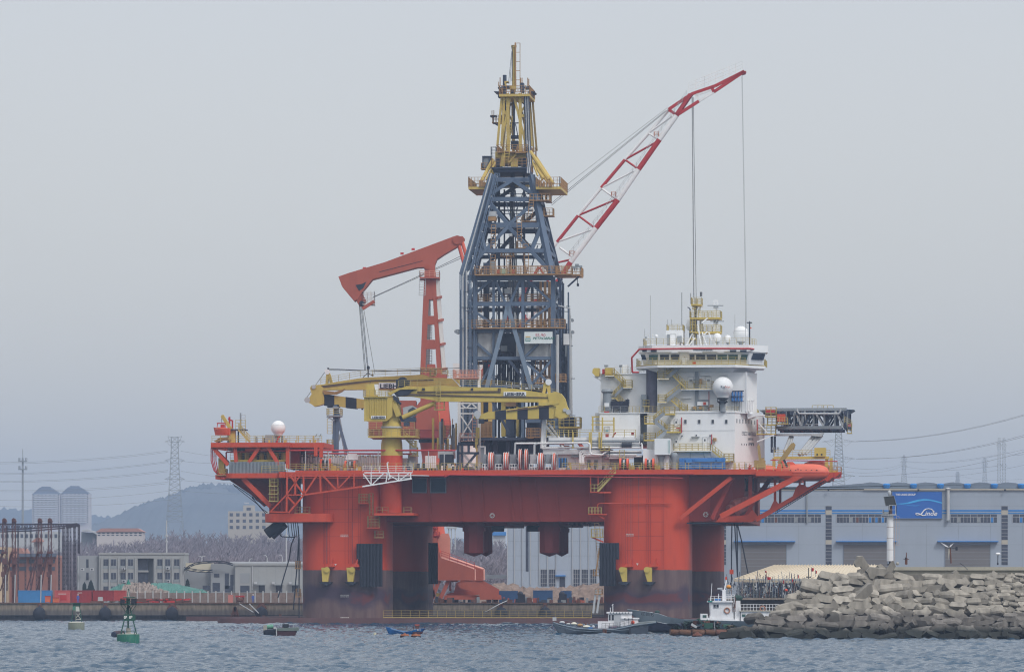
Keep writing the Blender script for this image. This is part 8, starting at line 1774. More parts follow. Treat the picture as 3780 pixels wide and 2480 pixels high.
# pylons
M_py = mat('galvanised_pylon_steel',(.22,.25,.28),.6,.1)
def pylon(px,yt,yb,v,label,wb,wt,arms,armw,cat_head=False,m=None):
 t = Thing('transmission_pylon',label,'pylon',(P(px,yb,v).x,v,3.3),group='power line pylons');m = m or M_py;z1_,z0_ = P(px,yt,v).z,P(px,yb,v).z;x = P(px,yt,v).x;s = MB();r = WD.m(min(1.7,max(.6,wb/26)),v)/2;H = z1_-z0_
 # continue to the ground
 fz = lambda z: WD.m(wt,v)+(WD.m(wb,v)-WD.m(wt,v))*max(0,(z1_-z)/H)**1.5
 n = 16;zs = [z0_+H*i/n for i in range(n+1)];zs = [3.3]+zs if z0_ > 6 else zs
 for za,zb_ in zip(zs,zs[1:]):
  wa_,wb_ = fz(za)/2,fz(zb_)/2
  for sx in (-1,1):
   for sy in (-1,1): s.bar((x+sx*wa_,v+sy*wa_,za),(x+sx*wb_,v+sy*wb_,zb_),r*1.5)
  for sy in (-1,1): s.bar((x-wa_,v+sy*wa_,za),(x+wb_,v+sy*wb_,zb_),r);s.bar((x+wa_,v+sy*wa_,za),(x-wb_,v+sy*wb_,zb_),r);s.bar((x-wb_,v+sy*wb_,zb_),(x+wb_,v+sy*wb_,zb_),r)
 t.part('tower_lattice',s,m,kind='stuff')
 for ya in arms:
  z = P(px,ya,v).z;L_ = WD.m(armw,v)/2;a = MB();wq = fz(z)/2
  for sx in (-1,1):
   a.bar((x+sx*wq,v,z+WD.m(9,v)),(x+sx*L_,v,z),r*1.3);a.bar((x+sx*wq,v,z),(x+sx*L_,v,z),r*1.3)
   for k in range(5): f = (k+.5)/5.5;a.bar((x+sx*(wq+(L_-wq)*f),v,z),(x+sx*(wq+(L_-wq)*(f-.1)),v,z+WD.m(9,v)*(1-f)),r*.8)
   a.bar((x+sx*L_*.8,v,z),(x+sx*L_*.45,v,z-WD.m(16,v)),r*.9);a.bar((x+sx*wq,v,z-WD.m(3,v)),(x+sx*L_*.45,v,z-WD.m(16,v)),r*.9)
  t.part('cross_arm',a,m)
 if cat_head:
  a = MB();L_ = WD.m(52,v)/2
  for sx in (-1,1): a.bar((x,v,z1_-WD.m(4,v)),(x+sx*L_,v,z1_+WD.m(2,v)),r*1.4);a.bar((x+sx*WD.m(10,v),v,z1_-WD.m(30,v)),(x+sx*L_,v,z1_+WD.m(2,v)),r*1.4);a.bar((x+sx*WD.m(10,v),v,z1_-WD.m(18,v)),(x+sx*L_*.6,v,z1_),r)
  t.part('earth_wire_horns',a,m)
pylon(645,1612,1925,2100,'large hazy lattice pylon with three cross arms, left of the rig above the hill',58,24,(1630,1700,1768),74,True)
pylon(3096,1560,1790,1500,'pylon standing just right of the helideck behind the warehouse',44,20,(1630,1693,1757),120)
pylon(3337,1680,1782,2600,'smaller slender pylon above the warehouse roof, left of three small ones',22,6,(1694,1706,1722),26)
pylon(3535,1740,1782,3600,'smallest far pylon above the warehouse roof',18,5,(1750,1760),18)
pylon(3635,1690,1782,2900,'slender pylon above the warehouse roof near the tall double pylon',18,6,(1700,1712,1724),24)
pylon(3688,1616,1788,1800,'left shaft of the tall twin pylon near the right edge',14,8,(1645,1720),20);pylon(3706,1616,1788,1805,'right shaft of the tall twin pylon near the right edge',14,8,(1645,1720),20)
wr = random.Random(5);wires = []
def wire(a,b,v0,v1,sag=6,r=.09):
 r *= .45
 p,q = P(a[0],a[1],v0),P(b[0],b[1],v1);pts = []
 for i in range(9): t = i/8;m_ = p.lerp(q,t);pts.append((m_.x,m_.y,m_.z-sag*4*t*(1-t)));
 wires.append(MB().path(pts,r,4))
for y0,y1 in ((1706,1663),(1711,1668),(1747,1702),(1751,1706),(1775,1735),(1779,1740),(1808,1778),(1812,1784),(1845,1812),(1866,1845)): wire((-60,y0),(620,y1),2050,2100,1.5,.11)
for y0,y1 in ((1664,1690),(1702,1684),(1738,1762),(1772,1757),(1810,1800)): wire((668,y0),(1150,y1),2100,1950,2,.11)
for (a,b,v0,v1) in (((3156,1630),(3800,1528),1500,1400),((3160,1628),(3800,1524),1500,1402),((3160,1694),(3800,1600),1500,1420),((3168,1692),(3800,1606),1500,1420),((3170,1757),(3800,1662),1500,1430),((3340,1706),(3800,1655),2600,1900),((3340,1722),(3700,1716),2600,1800),((3345,1760),(3800,1712),2600,1900),((3115,1722),(3340,1708),1500,2600),((3115,1740),(3340,1715),1500,2600),((3706,1660),(3800,1662),1800,1700),((3535,1755),(3800,1765),3600,2200),((3337,1700),(3690,1680),2600,1800)): wire(a,b,v0,v1,2,.10)
pw_ = Thing('power_lines','thin power lines sagging across the sky between the pylons','power line',(0,2000,40));M_pw = mat('power_line_grey',(.16,.17,.19),.6)
for q in wires: pw_.part('wire',q,M_pw)
# ================================================================ breakwater of concrete blocks, sea wall, lighthouse
CUR = WD
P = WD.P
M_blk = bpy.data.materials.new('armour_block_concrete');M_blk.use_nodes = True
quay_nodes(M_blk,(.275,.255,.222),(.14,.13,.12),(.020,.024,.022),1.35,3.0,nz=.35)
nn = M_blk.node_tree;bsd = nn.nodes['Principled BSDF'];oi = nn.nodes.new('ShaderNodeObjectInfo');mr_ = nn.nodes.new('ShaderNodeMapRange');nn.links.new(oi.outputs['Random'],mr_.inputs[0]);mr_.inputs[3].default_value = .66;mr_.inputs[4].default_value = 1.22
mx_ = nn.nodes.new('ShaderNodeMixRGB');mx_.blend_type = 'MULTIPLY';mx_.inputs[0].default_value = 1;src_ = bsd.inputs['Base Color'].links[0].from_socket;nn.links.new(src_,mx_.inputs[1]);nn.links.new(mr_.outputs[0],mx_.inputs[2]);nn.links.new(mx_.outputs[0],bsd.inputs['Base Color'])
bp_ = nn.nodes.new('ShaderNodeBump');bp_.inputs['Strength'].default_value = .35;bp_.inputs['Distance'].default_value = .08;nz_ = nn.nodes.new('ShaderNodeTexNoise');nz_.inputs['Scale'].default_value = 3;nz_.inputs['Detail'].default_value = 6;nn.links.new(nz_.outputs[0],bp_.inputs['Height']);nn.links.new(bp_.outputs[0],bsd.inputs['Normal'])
def blk_mesh(i,L_=2.6,a=1.25):
 """armour block: a beam with tapered octagonal ends; kinds 2 and 3 carry a cross arm or an elbow"""
 q = MB();r_ = random.Random(50+i)
 def beam(c,ax,L_,a,taper):
  ax = Vector(ax).normalized();u = ax.cross(Vector((0.1,.2,1))).normalized();w = ax.cross(u)
  rings = [(-.5,taper),(-.5+.16,1),(.5-.16,1),(.5,taper)];vs_ = []
  for t,s_ in rings:
   for sx,sy in ((-1,-.62),(-.62,-1),(.62,-1),(1,-.62),(1,.62),(.62,1),(-.62,1),(-1,.62)): vs_.append(Vector(c)+ax*L_*t+u*a/2*sx*s_+w*a/2*sy*s_)
  fs_ = [(k*8+j,k*8+(j+1)%8,(k+1)*8+(j+1)%8,(k+1)*8+j) for k in range(3) for j in range(8)]+[tuple(range(7,-1,-1)),tuple(range(24,32))]
  q.add(vs_,fs_)
 if i%4 == 0: beam((0,0,0),(1,0,0),L_,a,.62)
 elif i%4 == 1: beam((0,0,0),(1,.1,.05),L_*1.05,a*.92,.8)
 elif i%4 == 2: beam((0,0,0),(1,0,0),L_*.98,a*.85,.7);beam((L_*.28,0,0),(0,.5,1),L_*.62,a*.8,.7)
 else: beam((-L_*.12,0,0),(1,0,.18),L_*.72,a,.75);beam((L_*.24,0,.1),(.8,0,-.75),L_*.6,a*.9,.7)
 me = q.mesh('armour_block');me.materials.append(M_blk);return me
def hex_mesh(i):
 r_ = random.Random(80+i);q = MB();L_ = 1.28;h = .45
 o = [(-L_,r_.uniform(-.25,.1)),(-L_*r_.uniform(.68,.85),h),(L_*r_.uniform(.68,.85),h*r_.uniform(.85,1)),(L_,r_.uniform(-.1,.3)),(L_*r_.uniform(.6,.85),-h),(-L_*r_.uniform(.6,.85),-h*r_.uniform(.85,1))]
 q.prism(o,-.48,.48)
 if i%3 == 0: q.prism([(L_*.25,-.75),(L_*.2,.6),(L_*.5,.82),(L_*.72,.5),(L_*.7,-.5),(L_*.5,-.85)],-.45,.52)
 if i%3 == 1: q.prism([(-L_*.6,-.85),(-L_*.8,-.4),(-L_*.3,.2),(-L_*.1,-.5),(-L_*.25,-.9)],-.5,.55)
 me = q.mesh('armour_block');me.materials.append(M_blk);return me
BM = [hex_mesh(i) for i in range(7)]+[blk_mesh(i) for i in range(4)]
KIND = ['T-shaped','elbow shaped','six sided','T-shaped','elbow shaped','six sided','T-shaped','tapered','slim tapered','crossed','bent']
def top_at(px): return float(np.interp(px,[2690,2745,2780,2874,2924,2968,3040,3112,3163,3215,3260,3300,3400,3615,3790],[2336,2322,2284,2254,2190,2154,2138,2128,2112,2102,2102,2120,2126,2120,2128]))
def slopeY(px,py):
 a = (HY-py)/FOC;return (CZ+.5*516)/(.5-a)
rb_ = random.Random(77);blocks = []
py = 2350.0;row = 0
while py > 2060:
 px = 2685+(row%2)*32+rb_.random()*14
 while px < 3830:
  small = 1-.52*min(1,max(0,(px-3540)/200))*min(1,max(.2,(2350-py)/120))
  if py > top_at(px)-2: blocks.append((px+rb_.uniform(-8,8),py+rb_.uniform(-6,6),small,row))
  if small < .75 and row%1 == 0 and py > top_at(px)+8: blocks.append((px+rb_.uniform(-12,18),py-11+rb_.uniform(-3,3),small,row))
  px += 57*small*(.88+.26*rb_.random())
 py -= 21.5;row += 1
print('blocks',len(blocks))
ROWW = ['wet waterline row','second row above water','third row above water','fourth row above water','fifth row above water','sixth row above water','seventh row above water','eighth row above water','ninth row above water','tenth row above water','eleventh row above water','topmost row','topmost row']
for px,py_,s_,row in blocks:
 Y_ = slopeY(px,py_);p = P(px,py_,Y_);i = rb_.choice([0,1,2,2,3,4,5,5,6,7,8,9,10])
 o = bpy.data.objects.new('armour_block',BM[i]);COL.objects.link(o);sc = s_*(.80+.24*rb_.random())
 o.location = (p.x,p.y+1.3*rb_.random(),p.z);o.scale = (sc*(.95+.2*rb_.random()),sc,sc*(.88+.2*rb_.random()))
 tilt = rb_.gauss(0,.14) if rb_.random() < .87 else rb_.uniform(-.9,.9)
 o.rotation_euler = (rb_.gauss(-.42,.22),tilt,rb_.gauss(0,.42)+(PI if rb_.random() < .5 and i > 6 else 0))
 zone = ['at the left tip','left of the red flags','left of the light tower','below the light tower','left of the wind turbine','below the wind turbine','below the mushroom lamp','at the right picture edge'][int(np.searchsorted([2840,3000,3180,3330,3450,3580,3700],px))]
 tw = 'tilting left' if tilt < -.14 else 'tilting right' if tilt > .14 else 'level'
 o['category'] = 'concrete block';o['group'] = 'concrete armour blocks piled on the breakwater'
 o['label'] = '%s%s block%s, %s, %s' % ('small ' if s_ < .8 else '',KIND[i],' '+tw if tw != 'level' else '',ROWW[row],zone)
# three special blocks standing up at the crest below the lighthouse
for px,py_,ry,rz,sc,lab in ((3188,2084,.95,.2,1.0,'tilted concrete block sticking up highest at the breakwater crest'),(3236,2108,.1,.1,1.0,'broad concrete block at the crest just left of the lighthouse foot'),(3284,2102,-1.0,-.2,.9,'upright concrete block in front of the lighthouse foot'),(3185,2190,-.75,.2,1.15,'concrete block leaning steeply to the right on the middle slope')):
 p = P(px,py_,slopeY(px,py_)-1.5);o = bpy.data.objects.new('armour_block',BM[1]);COL.objects.link(o);o.location = p;o.scale = (sc,)*3;o.rotation_euler = (.1,ry,rz)
 o['category'] = 'concrete block';o['group'] = 'concrete armour blocks piled on the breakwater';o['label'] = lab
by_ = {}
for o in [x for x in COL.objects if x.name.startswith('armour_block')]: by_.setdefault(o['label'],[]).append(o)
for lab,os_ in by_.items():
 if len(os_) > 1:
  os_.sort(key=lambda q: q.location.x/q.location.y)
  for k,o in enumerate(os_): o['label'] = (['left one','right one'] if len(os_) == 2 else ['left one','middle one','right one'] if len(os_) == 3 else ['far left one','left one','right one','far right one'] if len(os_) == 4 else ['one']*9)[k]+', '+lab
# rubble core under the blocks, coloured near black as shade in the gaps
cm = [];
PXs = list(range(2690,3900,30));
V_,F_ = [],[]
for px in PXs:
 yb = 518.2+0;t_ = top_at(px)+16;Yt = slopeY(px,t_)+3.0;b = P(px,0,yb);zt = P(px,t_,Yt).z-1.1
 V_ += [(b.x,yb,-1.5),(P(px,0,yb+2).x,yb+2,-.2),(P(px,0,Yt).x,Yt,max(zt,.25)),(P(px,0,Yt).x,Yt+10,max(zt,.25)),(P(px,0,Yt).x,Yt+26,-1.5)]
for i in range(len(PXs)-1):
 for j in range(4): F_.append((i*5+j,(i+1)*5+j,(i+1)*5+j+1,i*5+j+1))
F_.append((0,1,2,3,4))
mb = MB();mb.add(V_,F_);solo('breakwater_core',mb,mat('gap_shade_rubble',(.035,.036,.036),.95,.3,1),'rubble core under the concrete blocks, coloured dark as shade in their gaps',kind='structure',base=(0,520,0))
sw = Thing('sea_wall','cream concrete parapet wall with a coping along the top of the breakwater at right','sea wall',(P(3600,2110,545).x,545,7.5))
a,b = P(3286,2084,545),P(3900,2084,545)
zt0,zt1 = P(3300,2084,545).z,P(3300,2098,545).z
sw.part('coping',MB().box(a.x,b.x+30,544.2,546.2,zt1-.2,zt0-.25),mat('cream_concrete',(.36,.345,.29),.9,.1,.5,.35,(.22,.2,.17)))
sw.part('wall',MB().box(a.x+.05,b.x+30,544.6,546.0,4,zt1-.202),bpy.data.materials['cream_concrete'])
for k in range(10): x = a.x+2+k*2.3;sw.part('ledge_slab',MB().box(x,x+1.6,542.4,543.6,zt1-1.8-rb_.random()*.3,zt1-1.2),M_conc)
sw.part('left_slab',MB().pbox(3039,2123,3080,2136,534,2).pbox(3075,2116,3115,2126,534.5,2),M_conc)
# lighthouse
VLH = 545.0
lh = Thing('light_beacon','white cylindrical navigation light tower with a tilted dark solar panel on the sea wall','light tower',(P(3288,2084,VLH).x,VLH,zt0-.25))
M_lw = mat('beacon_white_paint',(.72,.73,.76),.5,.05,.6,.3,(.3,.2,.15),streak=True)
x0 = P(3285.5,2000,VLH).x;zz = lambda y: P(3285,y,VLH).z;rad = WD.m(12.3,VLH)
for k,(y0,y1) in enumerate(((1903,1945),(1945.6,1986),(1986.6,2028),(2028.6,2070))): lh.part('tower_section',MB().lathe((x0,VLH,0),[(rad,zz(y1)),(rad,zz(y0))],24),M_lw,smooth=True)
for y in (1945,1986,2028): lh.part('flange',MB().lathe((x0,VLH,0),[(rad*.98,zz(y+.9)),(rad*1.01,zz(y+.9)),(rad*1.01,zz(y-.3)),(rad*.98,zz(y-.3))],24),M_rust)
lh.part('base',MB().lathe((x0+.05,VLH,0),[(rad*.55,zz(2086)),(rad*.55,zz(2070.2))],12).pbox(3278,2080,3294,2086,VLH-.4,.8),M_dark)
lh.part('balcony',MB().pbox(3260,1897,3310,1901,VLH-.8,1.6),M_lgrey);lh.part('balcony_skirt',MB().pbox(3262,1888,3280,1897,VLH-.85,.05),M_grey)
rl_ = MB();p0,p1 = P(3262,1897,VLH-.8),P(3309,1897,VLH-.8);h_ = WD.m(17,VLH);rl_.rail([(p0.x,VLH+.7,p0.z),(p0.x,VLH-.8,p0.z),(P(3281,0,VLH).x,VLH-.8,p0.z)],h_*.95,.05,.5,2);h2 = WD.m(33,VLH);rl_.rail([(P(3281,0,VLH).x,VLH-.8,p0.z),(p1.x,VLH-.8,p0.z),(p1.x,VLH+.7,p0.z)],h2,.05,.75,2)
lh.part('railing',rl_,M_frm);lh.part('lantern_column',MB().lathe((x0+.05,VLH,0),[(.22,zz(1897)),(.22,zz(1866))],12),mat('brown_steel',(.10,.065,.055),.7,.2),smooth=True)
lh.part('solar_panel',MB().pprism([(3262,1833),(3300,1829),(3309,1864),(3269,1867)],VLH-.45,.08),mat('solar_panel',(.045,.05,.055),.35,.2));lh.part('panel_frame',MB().path([P(3262,1833,VLH-.5),P(3300,1829,VLH-.5),P(3309,1864,VLH-.5),P(3269,1867,VLH-.5),P(3262,1833,VLH-.5)],.03,4),M_grey)
lh.part('light',MB().lathe((P(3283,0,VLH).x,VLH,0),[(.09,zz(1830)),(.16,zz(1825)),(.2,zz(1822)),(.2,zz(1814)),(.12,zz(1810)),(.02,zz(1809))],14),M_frm,smooth=True);lh.part('light_neck',MB().tube(P(3283,1830,VLH),P(3283,1824,VLH),.12,8),M_dark)
lh.part('ladder',MB().ladder(P(3314,1905,VLH),P(3314,2012,VLH),.32,.035,.65).bar(P(3300,1903,VLH),P(3303,2070,VLH),.05),mat('rusty_white',(.45,.35,.3),.8,.2))
wt2 = Thing('wind_turbine','small three bladed wind turbine on a rusty post on the sea wall','wind turbine',(P(3511,2084,VLH).x,VLH,zt0-.25));hb2 = P(3503,2020,VLH-.3)
wt2.part('post',MB().tube(P(3511,2078,VLH),P(3507,2022,VLH),.09,8),M_rust,smooth=True);wt2.part('hub',MB().tube(hb2+Vector((0,-.15,0)),hb2+Vector((0,.25,0)),.12,10),M_dark,smooth=True);wt2.part('tail_boom',MB().bar(hb2,P(3528,2024,VLH),.05),M_dark);wt2.part('tail_vane',MB().pbox(3527,2017,3535,2031,VLH,.04),M_dark)
for e_,m_ in ((P(3470,2000,VLH-.4),M_lw),(P(3522,2002,VLH-.4),M_lw),(P(3501,2066,VLH-.4),M_cream)):
 b_ = MB();d_ = (e_-hb2).normalized();n_ = Vector((-d_.z,0,d_.x));q0 = hb2+d_*.08;qm = hb2.lerp(e_,.35)
 b_.add([q0-n_*.04+Vector((0,-.16,0)),q0+n_*.04+Vector((0,-.16,0)),qm+n_*.10+Vector((0,-.16,0)),e_+Vector((0,-.14,0)),qm-n_*.06+Vector((0,-.16,0)),q0-n_*.04+Vector((0,-.13,0)),q0+n_*.04+Vector((0,-.13,0)),qm+n_*.10+Vector((0,-.14,0)),e_+Vector((0,-.13,0)),qm-n_*.06+Vector((0,-.14,0))],[(0,1,2,3,4),(9,8,7,6,5),(0,5,6,1),(1,6,7,2),(2,7,8,3),(3,8,9,4),(4,9,5,0)]);wt2.part('blade',b_,m_)
t = Thing('mushroom_lamp','white mushroom lamp on a thin dark post near the right picture edge','lamp',(P(3683,2084,VLH).x,VLH,zt0-.25));t.part('post',MB().tube(P(3683,2084,VLH),P(3684,2046,VLH),.05,6),M_dark);t.part('cap',MB().lathe(P(3684,2043,VLH),[(.12,-.15),(.3,-.06),(.3,.02),(.2,.13),(.02,.15)],16),M_lw,smooth=True);t.part('foot',MB().tube(P(3683,2084,VLH),P(3683,2076,VLH),.1,8),M_dark)
t = Thing('rusty_post','short rusty post with a cross piece right of the light tower','post',(P(3345,2084,VLH).x,VLH,zt0-.25));t.part('post',MB().tube(P(3345,2084,VLH),P(3346,2038,VLH),.05,6).pbox(3341,2058,3350,2082,VLH-.1,.25),M_rust);t.part('arm',MB().bar(P(3335,2062,VLH),P(3356,2064,VLH),.07),M_rust);t.part('box',MB().pbox(3341,2056,3346,2064,VLH-.3,.2),M_dark)
t = Thing('stone_marker','small pale rounded bollard on the sea wall beside the light tower','bollard',(P(3313,2084,VLH).x,VLH,zt0-.25));t.part('body',MB().sphere(P(3313,2079,VLH),.2,10,6),M_conc,smooth=True)
solo('bent_stick',MB().path([P(3544,2078,544),P(3556,2086,543.5),P(3572,2102,543)],.035,5),M_dark,'thin dark stick leaning over the edge of the sea wall right of the wind turbine','stick')
# cream sheet roof and stored nets behind the breakwater
cr_ = Thing('cream_roofed_shed','low shed with a wide cream corrugated roof behind the left end of the breakwater','shed',(P(2950,2150,660).x,665,0));
M_crm = mat('cream_corrugated_roof',(.56,.49,.38),.8,.05,.3)
rfp = [(2708,2139),(2730,2130),(2860,2087),(3200,2084),(3240,2084),(3240,2140)]
cr_.part('roof',MB().add([P(2706,2139,655),P(3240,2150,655),P(3240,2085,690),P(2862,2086,690)]+[p+Vector((0,.1,-.3)) for p in (P(2706,2139,655),P(3240,2150,655),P(3240,2085,690),P(2862,2086,690))],[(0,1,2,3),(7,6,5,4),(0,4,5,1),(1,5,6,2),(2,6,7,3),(3,7,4,0)]),M_crm)
for k in range(34):
 f = k/34;a = P(2708,2138.5,655).lerp(P(3238,2149.5,655),f)+Vector((0,0,.06));b = P(2862,2085.5,690).lerp(P(3240,2084.5,690),f)+Vector((0,0,.06));cr_.part('roof_rib',MB().bar(a,b,.12,.1),M_crm)
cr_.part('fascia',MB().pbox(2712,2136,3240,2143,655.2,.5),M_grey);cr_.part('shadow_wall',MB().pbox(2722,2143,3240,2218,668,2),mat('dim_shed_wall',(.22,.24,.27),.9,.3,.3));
pier = Thing('low_jetty','low brown stone jetty behind the white boat carrying stored nets','jetty',(P(2900,2220,640).x,645,0));pier.part('deck',MB().pbox(2660,2206,3240,2213,636,40),mat('jetty_stone',(.22,.18,.15),.9,.25,.6));pier.part('wall',MB().pbox(2662,2213,3240,2420,637,34),mat('jetty_wall',(.09,.075,.07),.9,.3,.4))
ng = Thing('net_pile','dense piles of bundled blue, grey and brown fishing nets and traps under the cream roof','nets',(P(2850,2206,640).x,645,P(2850,2206,640).z))
for i in range(420):
 px = 2676+rr.random()*330;py = 2148+rr.random()*56;v = 638+rr.random()*12+(2206-py)*.1;s_ = 4+rr.random()*9;c = P(px,py,v);r = WD.m(s_,v)/2
 col_ = rr.choice([M_blued,M_grey,M_rust,M_lgrey,M_blued,M_dark,M_grey,M_conc,M_frm if i%9==0 else M_blued]);q = MB()
 q.add([c+Vector((rr.uniform(-1,1),rr.uniform(-1,1),rr.uniform(-1.3,1.3)))*r for _ in range(6)],[(0,1,2),(0,2,3),(0,3,4),(1,4,5),(2,5,3),(5,4,0)]) if i%3 else q.bar(c,c+Vector((rr.uniform(-.3,.3),0,rr.uniform(.6,1.8))),.07);ng.part('net_bundle',q,col_) if i < 290 else (big.add(q.v,q.f) if 'big' in globals() else globals().__setitem__('big',MB().add(q.v,q.f)))
ng.part('net_bundles',big,M_blued,kind='stuff')
for k in range(26): px = 2700+k*11.5+rr.random()*5;ng.part('net_pole',MB().bar(P(px,2204,637),P(px+rr.uniform(-2,2),2160+rr.random()*20,637),.06),M_grey if k%3 else M_rust)
def flag(px,py,w_,h_,pb,v,label,m=None):
 t = Thing('red_flag',label,'flag',(P(px,pb,v).x,v,P(px,pb,v).z),group='small red flags by the breakwater');t.part('staff',MB().tube(P(px,pb,v),P(px,py-3,v),.03,5),M_grey)
 a = P(px,py,v);W_,H_ = WD.m(w_,v),WD.m(h_,v);q = MB();n = 5;vs_ = []
 for i in range(n+1):
  y = v+.12*math.sin(i*1.6);vs_ += [(a.x+W_*i/n,y,a.z-.1*W_*(i/n)),(a.x+W_*i/n*.9,y+.03,a.z-H_+.12*H_*i/n)]
 q.add(vs_,[(2*i,2*i+1,2*i+3,2*i+2) for i in range(n)]);t.part('cloth',q,m or mat('flag_red' ,(.55,.03,.025),.7,.1) if 'flag_red' not in bpy.data.materials else (m or bpy.data.materials['flag_red']))
for q in ((2824,2105,6,8,2145,'small red flag on a pole, leftmost over the nets'),(2832,2128,14,12,2160,'larger red flag hanging over the nets'),(2995,2095,10,14,2130,'red flag nearest the block pile, upper left of a pair'),(3010,2105,6,12,2128,'red flag of the pair nearest the concrete blocks, right one'),(2944,2121,5,14,2160,'narrow red flag under the edge of the cream roof'),(2922,2136,6,12,2166,'small red flag low under the cream roof'),(2890,2140,5,14,2170,'thin red flag in the middle of the nets')): flag(q[0],q[1],q[2],q[3],q[4],634,q[5])
t = Thing('signal_post','dark post with lamps in front of the cream roof','post',(P(2985,2150,620).x,620,P(2985,2140,620).z));t.part('post',MB().tube(P(2985,2180,620),P(2985,2095,620),.06,6),M_dark);t.part('lamp',MB().pbox(2977,2126,2981,2132,619.8,.3).pbox(2989,2126,2993,2132,619.8,.3),M_dark);t.part('arm',MB().bar(P(2977,2130,620),P(2993,2130,620),.06),M_dark)
for px,py,w_,h_,m,lab,v in ((2690,2165,19,13,mat('buoy_orange',(.65,.27,.04),.5,.1),'round orange float on the white boat rigging',574),(2902,2177,12,13,mat('buoy_red',(.62,.07,.03),.5,.1),'round red float among the nets left of the blocks',600),(2900,2213,9,7,bpy.data.materials['buoy_red'],'small red float low beside the concrete blocks',590)):
 c = P(px,py,v);solo('float',MB().sphere((c.x,c.y,c.z),WD.m(w_,v)/2,14,8,.8),m,lab,'float',smooth=True)

# ================================================================ boats and buoys
def scaled_hull(px0,px1,pyt,pyb,w,v,sheer,flip,stern_w=.8,n=16,rake=.18):
 a,b = P(px0,pyt,v),P(px1,pyb,v);return hull(a.x,b.x,a.z,b.z-.25,w,v,n=n,sheer=sheer,flip=flip,stern_w=stern_w,rake=rake)
M_hgrey = mat('weathered_grey_hull',(.19,.23,.28),.75,.2,.5,.5,(.05,.045,.045),streak=True);M_hlow = mat('dark_hull_bottom',(.045,.045,.065),.8,.2)
# grey fishing boat, bow to the left
VFB = 587.0
fb = Thing('fishing_boat','weathered grey wooden fishing boat with small white wheelhouse, bow to the left','fishing boat',(P(2230,2341,VFB).x,VFB,0))
def skin(prof_top,prof_bot,v,hw_fn,K=7):
 """hull shell from a side profile: sheer line and keel line in pixels, half width per station"""
 s = MB();n = 24;xs_ = np.linspace(prof_top[0][0],prof_top[-1][0],n+1);vs_ = []
 for i,x in enumerate(xs_):
  yt = float(np.interp(x,[p[0] for p in prof_top],[p[1] for p in prof_top]));yb = float(np.interp(x,[p[0] for p in prof_bot],[p[1] for p in prof_bot]));yb = max(yb,yt+1)
  w = hw_fn(i/n);a = P(x,yt,v);b = P(x,yb,v)
  for k in range(K):
   f = k/(K-1)*2-1;q = abs(f)**.55;z = b.z+(a.z-b.z)*(1-(1-abs(f))**.5 if False else abs(f)**2.2)
   vs_.append((a.x,v+math.copysign(q,f)*w,z))
 fs_ = [(i*K+j,i*K+j+1,(i+1)*K+j+1,(i+1)*K+j) for i in range(n) for j in range(K-1)]+[(i*K,(i+1)*K,(i+1)*K+K-1,i*K+K-1) for i in range(n)]+[tuple(range(K-1,-1,-1)),tuple(n*K+j for j in range(K))]
 return s.add(vs_,fs_)
hw = lambda u: 1.9*min(1,(u*2.6+.06))**.7
fb.part('hull',skin([(2040,2293),(2060,2300),(2120,2313),(2200,2320),(2260,2318),(2330,2303),(2380,2294),(2423,2291)],[(2040,2300),(2056,2330),(2066,2344),(2385,2346),(2390,2310),(2423,2300)],VFB,hw),M_hgrey,smooth=True)
fb.part('rubbing_strake',MB().path([P(2044,2296,VFB-.6),P(2070,2305,VFB-1.3),P(2130,2318,VFB-1.85),P(2210,2324,VFB-1.98),P(2270,2322,VFB-1.98),P(2340,2307,VFB-1.96),P(2422,2296,VFB-1.96)],.07,5).path([P(2056,2308,VFB-.9),P(2120,2326,VFB-1.75),P(2210,2331,VFB-1.9),P(2330,2322,VFB-1.9)],.04,5),mat('pale_strake',(.20,.25,.30),.7,.15))
fb.part('transom_recess',MB().pprism([(2326,2318),(2394,2310),(2390,2341),(2326,2341)],VFB-2.02,.1),mat('dark_blue_transom',(.045,.06,.085),.8,.25));fb.part('rudder',MB().pbox(2323,2316,2328,2342,VFB-2.1,.2),M_dark)
fb.part('stern_planks',MB().pprism([(2338,2303),(2362,2295),(2422,2291),(2422,2298),(2350,2308)],VFB-2.0,3.9),mat('grey_planks',(.20,.23,.24),.85,.2,1))
wh2 = fb.part('wheelhouse',MB().pbox(2246,2262,2332,2310,VFB-1.1,2.2),M_lw);fb.part('cabin',MB().pbox(2208,2292,2246,2318,VFB-1.2,2.4).pbox(2300,2284,2356,2308,VFB-1.15,2.3),M_lw)
fb.part('roof',MB().pbox(2240,2257,2334,2263,VFB-1.3,2.6),M_lw);fb.part('roof',MB().pbox(2294,2279,2360,2284,VFB-1.3,2.6),M_lw);
for k in range(7): fb.part('roof_opening',MB().pbox(2252+k*11,2259,2256+k*11,2262,VFB-1.34,.05),M_dark)
for k in range(3): fb.part('roof_opening',MB().pbox(2304+k*14,2281,2309+k*14,2284.4,VFB-1.34,.05),M_dark)
for q in ((2248,2268,2254,2288),(2258,2268,2266,2288)): fb.part('window',MB().pbox(*q,VFB-1.15,.06),M_glass)
fb.part('door_frame',MB().pbox(2268,2266,2292,2308,VFB-1.14,.05),M_frm)
fb.part('railing',MB().rail([P(2222,2318,VFB-1.6),P(2278,2316,VFB-1.6)],.65,.04,.5,2).rail([P(2288,2312,VFB-1.6),P(2336,2300,VFB-1.6)],.6,.04,.5,2),M_dark)
fb.part('mast',MB().tube(P(2262,2258,VFB),P(2262,2230,VFB),.06,6).tube(P(2253,2258,VFB),P(2253,2241,VFB),.05,6).tube(P(2259,2234,VFB),P(2264,2228,VFB),.07,5),M_frm)
fb.part('bow_post',MB().pbox(2040,2277,2054,2290,VFB-.3,.6),M_lgrey)
